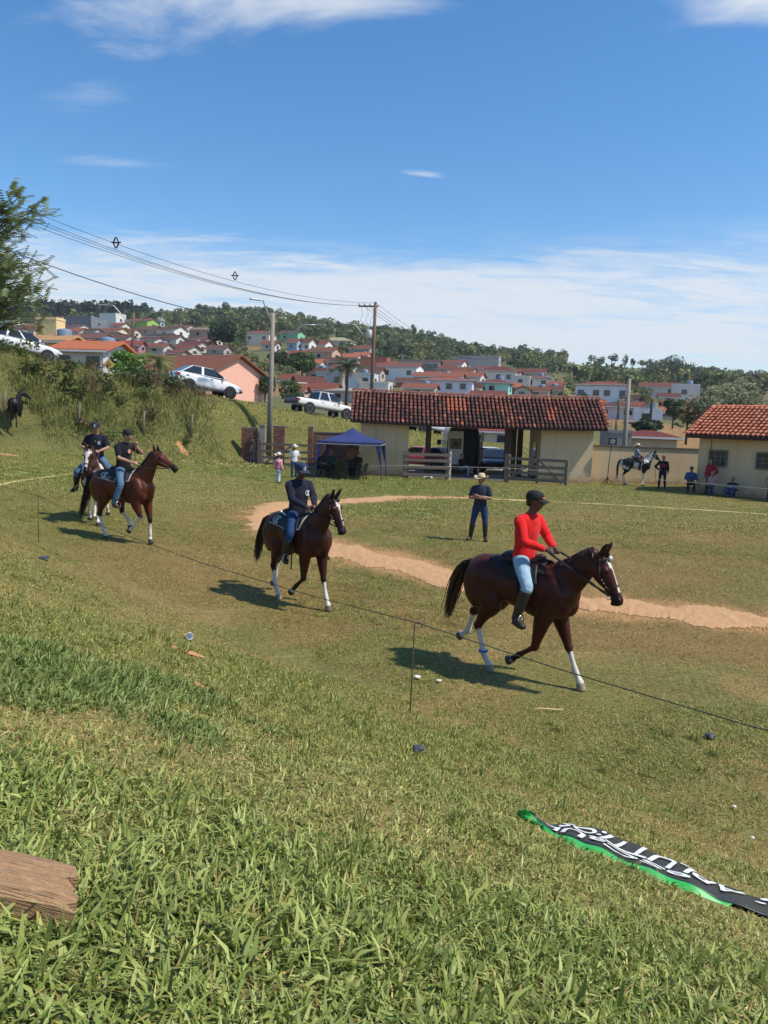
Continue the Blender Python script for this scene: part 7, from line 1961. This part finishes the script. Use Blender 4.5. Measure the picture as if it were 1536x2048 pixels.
def bgrid(name, f0, f1, s0, s1, mat, ns=90, nv=10, off=0.0):
    V, F = [], []
    for i in range(ns + 1):
        s = s0 + (s1 - s0) * i / ns
        for j in range(nv + 1): V.append(ban(s, f0(s) + (f1(s) - f0(s)) * j / nv, off) - bn.location)
    for i in range(ns):
        for j in range(nv): F.append((i * (nv + 1) + j, (i + 1) * (nv + 1) + j, (i + 1) * (nv + 1) + j + 1, i * (nv + 1) + j + 1))
    o = mobj(name, mesh_from(name, V, F, mat, True), bn); m_ = o.modifiers.new('t', 'SOLIDIFY'); m_.thickness = .004; return o
gsplit = lambda s: max(.0, min(1, 1.0 - (s - .02) / .16)) if s < .16 else (.17 - .08 * (s - .16) if s < .75 else .12)
bgrid('green_border', lambda s: 0, lambda s: min(1, gsplit(s) + .02), 0, .80, M_BANG, off=.0)
bgrid('black_cloth', lambda s: min(.99, gsplit(s)), lambda s: 1, .02, 1, M_BANK, off=.004)
def banner_text(txt, s0, s1, v0, v1, flip=True, shear=.0):
    cu = bpy.data.curves.new('txt', 'FONT'); cu.body = txt; cu.offset = .018; cu.resolution_u = 3
    ob_ = bpy.data.objects.new('txt', cu); ts = bpy.data.scenes['workbench']; ts.collection.objects.link(ob_)
    with bpy.context.temp_override(scene=ts, view_layer=ts.view_layers[0]):
        dg = bpy.context.evaluated_depsgraph_get(); dg.update()
    me = bpy.data.meshes.new_from_object(ob_.evaluated_get(dg)); bpy.data.objects.remove(ob_)
    co = np.empty(len(me.vertices) * 3); me.vertices.foreach_get('co', co); co = co.reshape(-1, 3)
    mn, mx = co.min(0), co.max(0)
    bm = bmesh.new(); bm.from_mesh(me); bmesh.ops.triangulate(bm, faces=bm.faces)
    bmesh.ops.subdivide_edges(bm, edges=[e for e in bm.edges if e.calc_length() > .25], cuts=2, use_grid_fill=False); bmesh.ops.triangulate(bm, faces=bm.faces)
    for v in bm.verts:
        a = (v.co.x - mn[0]) / (mx[0] - mn[0]); b = (v.co.y - mn[1]) / (mx[1] - mn[1])
        if flip: a, b = 1 - a, 1 - b
        v.co = ban(s0 + (s1 - s0) * (a + shear * b), v0 + (v1 - v0) * b, .013) - bn.location
    bm.to_mesh(me); bm.free(); me.materials.clear(); me.materials.append(M_BANW)
    mobj('lettering', me, bn)
banner_text('APLUTTI:OS', .20, .78, .46, .90); banner_text('eSCaUL', .15, .66, .20, .42, shear=.0)
banner_text('3:', .815, .93, .55, .95)
# --- weathered plank at the lower left
pa, pb_ = Gp(132, 1836), Gp(-260, 1742)
ax = (pb_ - pa); Lp = ax.length; ax.normalize()
pl = empty('wooden_plank', pa, math.atan2(ax.y, ax.x), 'thick weathered wooden plank end lying in the grass', 'plank')
V, F = [], []
ny_ = 10
for i in range(25):
    x = Lp * i / 24
    for j in range(ny_ + 1):
        y = -.085 + .17 * j / ny_; e = .010 * math.sin(j * 2.3) + .008 * math.sin(j * 5.1)
        xx = x + (e - .05 * (j / ny_ - .5) * 1.2 if i == 0 else 0)
        V.append((xx, y * .8, .075 + .004 * math.sin(j * 2.1 + i * .3) - (.008 if j in (0, ny_) else 0) - (.006 if i == 0 else 0)))
T = len(V)
V += [(v[0], v[1], .015) for v in V]
q = lambda i, j, k=0: k * T + i * (ny_ + 1) + j
for i in range(24):
    for j in range(ny_): F += [(q(i, j), q(i + 1, j), q(i + 1, j + 1), q(i, j + 1)), (q(i, j, 1), q(i, j + 1, 1), q(i + 1, j + 1, 1), q(i + 1, j, 1))]
    F += [(q(i, 0), q(i, 0, 1), q(i + 1, 0, 1), q(i + 1, 0)), (q(i, ny_), q(i + 1, ny_), q(i + 1, ny_, 1), q(i, ny_, 1))]
for j in range(ny_): F.append((q(0, j), q(0, j + 1), q(0, j + 1, 1), q(0, j, 1)))
plm = pmat('weathered_plank', srgb(192, 154, 112), .85, .4, 9, col2=srgb(138, 104, 76), stretch=(.6, 9, 9), bump=.9, bscale=22, detail=9)
MB().add(V, F).build('plank_body', plm, pl)
pl.rotation_euler = (0, -math.asin(ax.z), math.atan2(ax.y, ax.x))
# --- litter
M_PAPER = pmat('litter_paper', (.72, .71, .68), .8, .05, 20); M_DARKL = pmat('dark_litter', (.05, .055, .065), .6); M_EARTH = pmat('bare_earth', srgb(196, 142, 96), .95, .2, 12, col2=srgb(168, 120, 80))
def crumple(name, label, px, py, size, mat, seed, h=.4, cat='litter'):
    r = random.Random(seed); g = Gp(px, py); bm = bmesh.new(); bmesh.ops.create_icosphere(bm, subdivisions=2, radius=size)
    for v in bm.verts: v.co *= r.uniform(.6, 1.25); v.co.z = abs(v.co.z) * h
    me = bpy.data.meshes.new(name); bm.to_mesh(me); bm.free(); me.materials.append(mat)
    o = mobj(name, me, None, g + Vector((0, 0, .03))); tag(o, label, cat, 'litter on the field'); o.rotation_euler[2] = r.uniform(0, 6)
def earth(label, px, py, size, seed):
    g = Gp(px, py); V = []; nr, na = 5, 26; r = random.Random(seed); ph = [r.uniform(0, 6.28) for _ in range(4)]
    for i in range(nr + 1):
        for k in range(na):
            q = 6.2832 * k / na; rad = size * (1 + .28 * math.sin(2 * q + ph[0]) + .18 * math.sin(5 * q + ph[1]) + .12 * math.sin(9 * q + ph[2])) * max(i, .05) / nr
            x, y = g.x + rad * 1.3 * math.cos(q), g.y + rad * .8 * math.sin(q); V.append((x, y, h1(x, y) + .012 + .02 * (1 - i / nr) + .015 * r.random() * (i < nr)))
    F = [(i * na + k, i * na + (k + 1) % na, (i + 1) * na + (k + 1) % na, (i + 1) * na + k) for i in range(nr) for k in range(na)]
    tag(mobj('bare_earth', mesh_from('bare_earth', V, F, M_EARTH, True)), label, kind='structure')
crumple('paper_scrap', 'crumpled white paper right of the hooked iron stake', 834, 1361, .045, M_PAPER, 1)
crumple('paper_scrap', 'flat small white scrap further right of the stake', 878, 1366, .03, M_PAPER, 2, .3)
crumple('paper_scrap', 'tiny white scrap at the right near the grass tuft', 1468, 1622, .016, M_PAPER, 3, .5)
crumple('paper_scrap', 'tiny white scrap low at the right near the banner', 1505, 1684, .014, M_PAPER, 4, .5)
crumple('paper_scrap', 'white plastic lying by the short rail fence', 856, 957, .22, M_PAPER, 5, .6)
crumple('dark_scrap', 'dark torn scrap in the grass below the stake', 836, 1506, .05, M_DARKL, 6, .5)
crumple('dark_scrap', 'dark clod at the right below the rope', 1420, 1478, .06, M_DARKL, 7, .4)
crumple('dark_scrap', 'dark clod on the left of the field under the rope', 88, 1120, .10, M_DARKL, 8, .3)
earth('bare orange earth mound at the far left', 10, 910, .50, 9)
earth('orange scrape in the grass left of the cup', 372, 1306, .12, 10)
earth('small orange scrape left of centre on the bank', 392, 1376, .07, 11)
earth('orange earth patch on the slope behind the bay rider', 366, 903, .30, 12)
cup = Gp(375, 1281); tag(MB().lathe([(.028, 0), (.030, .01), (.038, .085), (.040, .09), (.036, .086), (.027, .012), (.001, .011)], n=18).build('plastic_cup', pmat('clear_plastic', (.62, .66, .70), .2, .05, 20), None, True), 'crushed clear plastic cup lying on the field', 'cup').location = cup + Vector((0, 0, .04)); bpy.data.objects['plastic_cup'].rotation_euler = (R(70), R(20), .4)
tw = Gp(1080, 1428); tag(MB().tube([tw + Vector((-.10, 0, .03)), tw + Vector((0, .02, .045)), tw + Vector((.16, .03, .035)), tw + Vector((.26, .05, .03))], [.006, .009, .008, .004], 6).build('dry_stalk', pmat('straw_stalk', srgb(206, 178, 128), .8), None, True), 'pale dry stalk lying right of the stake', 'stalk')

# ------------------------------------------------------------------ grass, blade by blade
M_BLADE = leafmat('grass_blade', .55, .25, .12, 1.5)
def blades(name, label, X, Y, length, width, lean, cols, seed, Z=None):
    """X,Y positions; length,width,lean arrays; cols (n,3)"""
    r = np.random.default_rng(seed); n = len(X); Z = H(X, Y) if Z is None else Z
    az = r.uniform(0, 2 * math.pi, n); d = np.stack([np.cos(az), np.sin(az)], -1); s = np.stack([-d[:, 1], d[:, 0]], -1)
    tw = r.uniform(-1.2, 1.2, n)
    base = np.stack([X, Y, Z - .004], -1)
    l1, l2 = lean * .7, np.minimum(lean * 1.45, 1.75)
    def pt(f, ln, prev): return prev + np.concatenate([d * (np.sin(ln) * length * f)[:, None], (np.cos(ln) * length * f)[:, None]], 1)
    m1 = pt(.5, l1, base); tip = pt(.5, l2, m1)
    side = np.concatenate([s * np.cos(tw * .4)[:, None], np.sin(tw * .4)[:, None]], 1) * (width / 2)[:, None]
    V = np.stack([base - side * .7, base + side * .7, m1 - side, m1 + side, tip], 1).reshape(-1, 3)
    k = np.arange(n)[:, None] * 5
    F = np.stack([k + 0, k + 1, k + 3, k + 0, k + 3, k + 2, k + 2, k + 3, k + 4], -1).reshape(-1, 3)
    K = np.repeat(cols, 5, 0)
    return tag(mobj(name, np_mesh(name, V, F, M_BLADE, True, K)), label, kind='stuff')
GRN = np.array([srgb(148, 152, 80), srgb(130, 140, 68), srgb(168, 170, 100), srgb(114, 124, 60)]); STR = np.array([srgb(192, 170, 108), srgb(170, 146, 88), srgb(206, 186, 128), srgb(150, 124, 74)])
def mixcols(r, n, dry):
    g = GRN[r.integers(0, 4, n)]; s = STR[r.integers(0, 4, n)]
    k = (r.random(n) < dry)[:, None]; c = np.where(k, s, g)
    return c * r.uniform(.80, 1.36, (n, 1))
_eo, _ei = eo[::8], ei[::8]; _mid = (_eo + _ei) / 2; _hw = np.linalg.norm(_eo - _ei, axis=1) / 2
def off_sand(x, y):
    d = np.full(x.shape, 9.0)
    for m, w in zip(_mid, _hw): d = np.minimum(d, np.hypot(x - m[0], y - m[1]) - max(w, .1))
    return d
_m = (V_G[:, 1] > 8) & (V_G[:, 1] < 36) & (np.abs(V_G[:, 0]) < 22)
_d = off_sand(V_G[_m, 0], V_G[_m, 1]) + (fbm(V_G[_m, 0] * 1.9, V_G[_m, 1] * 1.9, 77, 4) - .5) * 1.3
_w = (1 - sstep(-.05, .45, _d))[:, None] * .8
_c = gcol[_m] * (1 - _w) + np.array(srgb(176, 134, 90)) * _w; gcol[_m] = _c
_a = np.ones((len(gcol), 4), np.float32); _a[:, :3] = gcol; ground.data.color_attributes['col'].data.foreach_set('color', _a.ravel())
def blade_mesh(seed, X, Y, L, W, lean, cols):
    r = np.random.default_rng(seed); n = len(X)
    az = r.uniform(0, 2 * math.pi, n); d = np.stack([np.cos(az), np.sin(az)], -1); s = np.stack([-d[:, 1], d[:, 0]], -1); tw = r.uniform(-1.2, 1.2, n)
    base = np.stack([X, Y, np.full(n, -.008)], -1); l1, l2 = lean * .7, np.minimum(lean * 1.45, 1.75)
    def pt(f, ln, prev): return prev + np.concatenate([d * (np.sin(ln) * L * f)[:, None], (np.cos(ln) * L * f)[:, None]], 1)
    m1 = pt(.5, l1, base); tip = pt(.5, l2, m1)
    side = np.concatenate([s * np.cos(tw * .4)[:, None], np.sin(tw * .4)[:, None]], 1) * (W / 2)[:, None]
    V = np.stack([base - side * .7, base + side * .7, m1 - side, m1 + side, tip], 1).reshape(-1, 3)
    k = np.arange(n)[:, None] * 5
    F = np.stack([k + 0, k + 1, k + 3, k + 0, k + 3, k + 2, k + 2, k + 3, k + 4], -1).reshape(-1, 3)
    return np_mesh('sod', V, F, M_BLADE, True, np.repeat(cols, 5, 0))
def sods(tag_, size, n, L, W, lean, drys, seed, tint=(1, 1, 1), per=3, straw_w=.5):
    """a collection of small turf pieces, from green to dry"""
    col = bpy.data.collections.new('sod_' + tag_)
    for q, dry in enumerate(drys):
        for v in range(per):
            r = np.random.default_rng(seed + q * 17 + v * 131)
            rad = size * .62 * np.sqrt(r.random(n)); a = r.uniform(0, 6.283, n); X, Y = rad * np.cos(a), rad * np.sin(a)
            c = mixcols(r, n, dry) * np.array(tint); isd = c[:, 0] > c[:, 1] * 1.02
            cl = np.clip(.55 + 1.0 * vnoise(X / size * 5, Y / size * 5, seed + v), .4, 1.6)
            ln = np.clip(r.normal(lean, .35, n), .08, 1.5); ln = np.where(isd, np.clip(ln + .35, 0, 1.52), ln)
            o = bpy.data.objects.new('sod_%d%d' % (q, v), blade_mesh(seed + v, X, Y, L * r.uniform(.45, 1.35, n) * cl * (1.0 - .25 * dry), W * r.uniform(.6, 1.3, n) * np.where(isd, straw_w, 1.0), ln, c))
            col.objects.link(o)
    return col
def turf(name, label, X, Y, idx, coll, seed, smin=.8, smax=1.25, lay=True):
    """one object: the turf pieces set on points of the land"""
    r = np.random.default_rng(seed); n = len(X)
    Z = H(X, Y); e = .15; gx_, gy_ = (H(X + e, Y) - H(X - e, Y)) / (2 * e), (H(X, Y + e) - H(X, Y - e)) / (2 * e)
    rz_ = r.uniform(0, 6.283, n)
    rot = np.zeros((n, 3))
    for i in range(n):
        nn = Vector((-gx_[i], -gy_[i], 1)).normalized(); m = nn.to_track_quat('Z', 'Y').to_matrix() @ Matrix.Rotation(rz_[i], 3, 'Z'); rot[i] = m.to_euler()
    me = bpy.data.meshes.new(name); me.vertices.add(n); me.vertices.foreach_set('co', np.stack([X, Y, Z], -1).astype(np.float32).ravel())
    a = me.attributes.new('rot', 'FLOAT_VECTOR', 'POINT'); a.data.foreach_set('vector', rot.astype(np.float32).ravel())
    a = me.attributes.new('idx', 'INT', 'POINT'); a.data.foreach_set('value', idx.astype(np.int32))
    a = me.attributes.new('siz', 'FLOAT', 'POINT'); a.data.foreach_set('value', r.uniform(smin, smax, n).astype(np.float32))
    o = mobj(name, me); tag(o, label, kind='stuff')
    ng = bpy.data.node_groups.new('turf_' + name, 'GeometryNodeTree')
    ng.interface.new_socket('Geometry', in_out='INPUT', socket_type='NodeSocketGeometry'); ng.interface.new_socket('Geometry', in_out='OUTPUT', socket_type='NodeSocketGeometry')
    N, Lk = ng.nodes, ng.links
    gi, go = N.new('NodeGroupInput'), N.new('NodeGroupOutput'); ip = N.new('GeometryNodeInstanceOnPoints'); ci = N.new('GeometryNodeCollectionInfo')
    ci.inputs['Collection'].default_value = coll; ci.inputs['Separate Children'].default_value = True; ci.inputs['Reset Children'].default_value = True
    def attr(nm, t):
        q = N.new('GeometryNodeInputNamedAttribute'); q.data_type = t; q.inputs['Name'].default_value = nm; return q.outputs['Attribute']
    Lk.new(gi.outputs[0], ip.inputs['Points']); Lk.new(ci.outputs[0], ip.inputs['Instance']); ip.inputs['Pick Instance'].default_value = True
    Lk.new(attr('idx', 'INT'), ip.inputs['Instance Index']); Lk.new(attr('rot', 'FLOAT_VECTOR'), ip.inputs['Rotation']); Lk.new(attr('siz', 'FLOAT'), ip.inputs['Scale'])
    Lk.new(ip.outputs[0], go.inputs[0])
    md = o.modifiers.new('turf', 'NODES'); md.node_group = ng
    return o
def gridpts(y0, y1, step, seed, marg):
    r = np.random.default_rng(seed); ys = np.arange(y0, y1, step); X, Y = [], []
    for y in ys:
        w = .56 * y + marg; x = np.arange(-w, w, step); X.append(x + r.uniform(-.5, .5, len(x)) * step); Y.append(y + r.uniform(-.5, .5, len(x)) * step)
    return np.concatenate(X), np.concatenate(Y)
_bl = np.array([(p + q) / 2 for p, q in zip(u_[::3], l_[::3])])[:, :2]; _bw = np.array([np.linalg.norm(p - q) / 2 for p, q in zip(u_[::3], l_[::3])])
def off_banner(x, y):
    d = np.full(x.shape, 9.0)
    for m, w in zip(_bl, _bw): d = np.minimum(d, np.hypot(x - m[0], y - m[1]) - w)
    return d
def pick(X, Y, dry0, nd, per, seed, scale=.6):
    r = np.random.default_rng(seed); n1 = fbm(X * scale, Y * scale, seed, 3); n2 = fbm(X * scale * 3.5, Y * scale * 3.5, seed + 3, 3)
    v = dry0 + (n1 - .5) * 2.0 + (n2 - .5) * 1.1 + r.normal(0, .10, len(X))
    return np.clip(v * nd, 0, nd - 1).astype(int) * per + r.integers(0, per, len(X))
SHADE_FALLOFF = np.exp
def shade_patch(x, y): return np.exp(-(((x + 1.75) / .75) ** 2 + ((y - 3.95) / .7) ** 2))  # area where the grass colour stands in for a cast shadow
cA = sods('near', .30, 440, .060, .0080, 1.0, (.12, .27, .46, .66), 1000, tint=(.92, 1.0, .95))
X, Y = gridpts(.75, 2.5, .165, 1, 1.0); k = off_banner(X, Y) > .06; X, Y = X[k], Y[k]
turf('bank_grass', 'broad bladed green grass with straw on the near bank', X, Y, pick(X, Y, .44, 4, 3, 5, .7), cA, 2)
cA2 = sods('mid', .30, 460, .047, .0064, 1.05, (.18, .36, .56, .76), 1500)
X, Y = gridpts(2.4, 4.3, .17, 21, 1.2); k = off_banner(X, Y) > .06; X, Y = X[k], Y[k]
turf('mid_bank_grass', 'finer yellowish grass half way down the bank', X, Y, pick(X, Y, .50, 4, 3, 15, .6), cA2, 22)
cB = sods('lower', .45, 560, .044, .0068, .95, (.20, .42, .64, .84), 2000, tint=(.90, .90, .80))
X, Y = gridpts(4.2, 8.2, .24, 3, 1.4); k = (off_banner(X, Y) > .10) & (off_sand(X, Y) > .1); X, Y = X[k], Y[k]
s_ = (X + Y) / 1.414
turf('lower_bank_grass', 'drier short grass at the foot of the bank', X, Y, pick(X, Y, .52 + 0 * X + .22 * sstep(4.6, 6.2, s_), 4, 3, 6, .5), cB, 4)
cC = sods('field', .80, 620, .038, .0085, .85, (.22, .46, .70, .90), 3000, tint=(.80, .78, .66), straw_w=.7)
X, Y = gridpts(8.0, 23, .42, 5, 2.0); k = off_sand(X, Y) > .05; X, Y = X[k], Y[k]
gl = sstep(2, 7, -X) * .35
turf('field_grass', 'short worn brownish grass of the riding ring', X, Y, pick(X, Y, .62 - gl, 4, 3, 7, .22), cC, 6)
cD = sods('far', 1.8, 800, .055, .020, .75, (.12, .32, .56, .82), 4000, tint=(.88, .90, .78), straw_w=.7)
X, Y = gridpts(22.5, 47, 1.0, 7, 3.0); k = (off_sand(X, Y) > .35) & ~((Y > GY0 - .9) & (X > -2.0)) & ~((Y > 33 + (19 - X) * 1.0) & (X > 14.6)); X, Y = X[k], Y[k]
turf('far_turf', 'greener turf towards the buildings', X, Y, pick(X, Y, .40, 4, 3, 8, .15), cD, 8)
# cast shadow on the left bank put into darker, longer blades; single taller tufts
cE = sods('shade_patch', .30, 240, .072, .0090, .95, (.06, .16), 5000, tint=(.66, .78, .74))
X, Y = gridpts(2.9, 5.2, .15, 9, .6); k = np.random.default_rng(3).random(len(X)) < shade_patch(X, Y) * .95; X, Y = X[k], Y[k]
turf('shade_tinted_grass', 'grass on the left of the bank with a cast shadow put into its dark colour', X, Y, np.random.default_rng(4).integers(0, 6, len(X)), cE, 10)
cF = sods('tuft', .11, 34, .125, .0095, .50, (.04, .15), 6000)
rq = np.random.default_rng(12); n_ = 120; Y = np.sqrt(rq.uniform(.9, 60, n_)); X = rq.uniform(-1, 1, n_) * (.56 * Y + .6); k = (off_banner(X, Y) > .12) & (off_sand(X, Y) > .4); X, Y = X[k], Y[k]
turf('grass_tufts', 'scattered taller grass tufts', X, Y, rq.integers(0, 6, len(X)), cF, 11, .5, 1.0)
# tall rank grass and brush on the bank below the street
def bank_scrub():
    r_ = np.random.default_rng(55); n = 70000
    u = r_.uniform(-30, 14, n); t = r_.uniform(.7, 6.4, n)
    q = RD0[None] + RDD[None] * u[:, None] + RDN[None] * t[:, None]; X, Y = q[:, 0], q[:, 1]
    cl = fbm(X * .8, Y * .8, 91, 3); c2 = fbm(X * .3, Y * .3, 95, 3)
    cpx = 768 + FPX * X / Y
    dens = np.clip((cl - .25) * 2.4, 0, 1) * (1 - sstep(7.5, 11.5, u)) * np.where((np.abs(cpx - 34) < 52) & (Y < 40.2), 0.04, 1) * (1 - sstep(4.4, 6.2, t + (cl - .5) * 3))
    k = r_.random(n) < dens; X, Y, cl, c2, t, u = X[k], Y[k], cl[k], c2[k], t[k], u[k]; n = len(X)
    brown = np.clip((c2 - .56) * 5 + sstep(4, 9, u) * .75, 0, 1) * .85
    gcol = np.array([srgb(120, 128, 66), srgb(142, 144, 80), srgb(96, 106, 56)]); bcol = np.array([srgb(122, 100, 78), srgb(94, 80, 66), srgb(146, 120, 92)])
    c = np.where((r_.random(n) < brown)[:, None], bcol[r_.integers(0, 3, n)], gcol[r_.integers(0, 3, n)]) * r_.uniform(.7, 1.25, (n, 1))
    L = (.18 + .55 * np.clip((cl - .3) * 2, 0, 1)) * r_.uniform(.5, 1.3, n) * (1 - .4 * sstep(3.5, 6, t))
    blades('bank_scrub', 'tall rank grass and dry brush on the bank below the street', X, Y, L, .028 * r_.uniform(.6, 1.4, n), np.clip(r_.normal(.45, .3, n), .03, 1.3), c, 57)
bank_scrub()
def bank_turf():
    r_ = np.random.default_rng(58); n = 34000
    u = r_.uniform(4, 46, n); t = r_.uniform(1.2, 8, n)
    q = RD0[None] + RDD[None] * u[:, None] + RDN[None] * t[:, None]; X, Y = q[:, 0], q[:, 1]
    k = ~((Y > GY0 - .4) & (Y < GY0 + 3.6) & (X > -1.5) & (X < 11.5)); X, Y = X[k], Y[k]; n = len(X)
    blades('bank_turf', 'mown grass on the slope below the pickup', X, Y, .13 * r_.uniform(.5, 1.4, n), .04 * r_.uniform(.6, 1.4, n), np.clip(r_.normal(.7, .35, n), .05, 1.4), mixcols(r_, n, .30), 59)
bank_turf()

if bpy.data.scenes.get('workbench'): bpy.data.scenes.remove(bpy.data.scenes['workbench'])
# ------------------------------------------------------------------ thin summer haze
hz = MB().box((0, 1700, 45), (5600, 3700, 130)).build('haze', None)
hm = bpy.data.materials.new('haze'); hm.use_nodes = True
hm.node_tree.nodes.clear()
_o = hm.node_tree.nodes.new('ShaderNodeOutputMaterial'); _v = hm.node_tree.nodes.new('ShaderNodeVolumePrincipled')
_v.inputs['Color'].default_value = (.80, .88, 1.0, 1); _v.inputs['Density'].default_value = 0.00020; _v.inputs['Anisotropy'].default_value = 0.2
hm.node_tree.links.new(_v.outputs[0], _o.inputs['Volume'])
hz.data.materials.clear(); hz.data.materials.append(hm)
tag(hz, 'thin bluish haze in the air', kind='stuff')
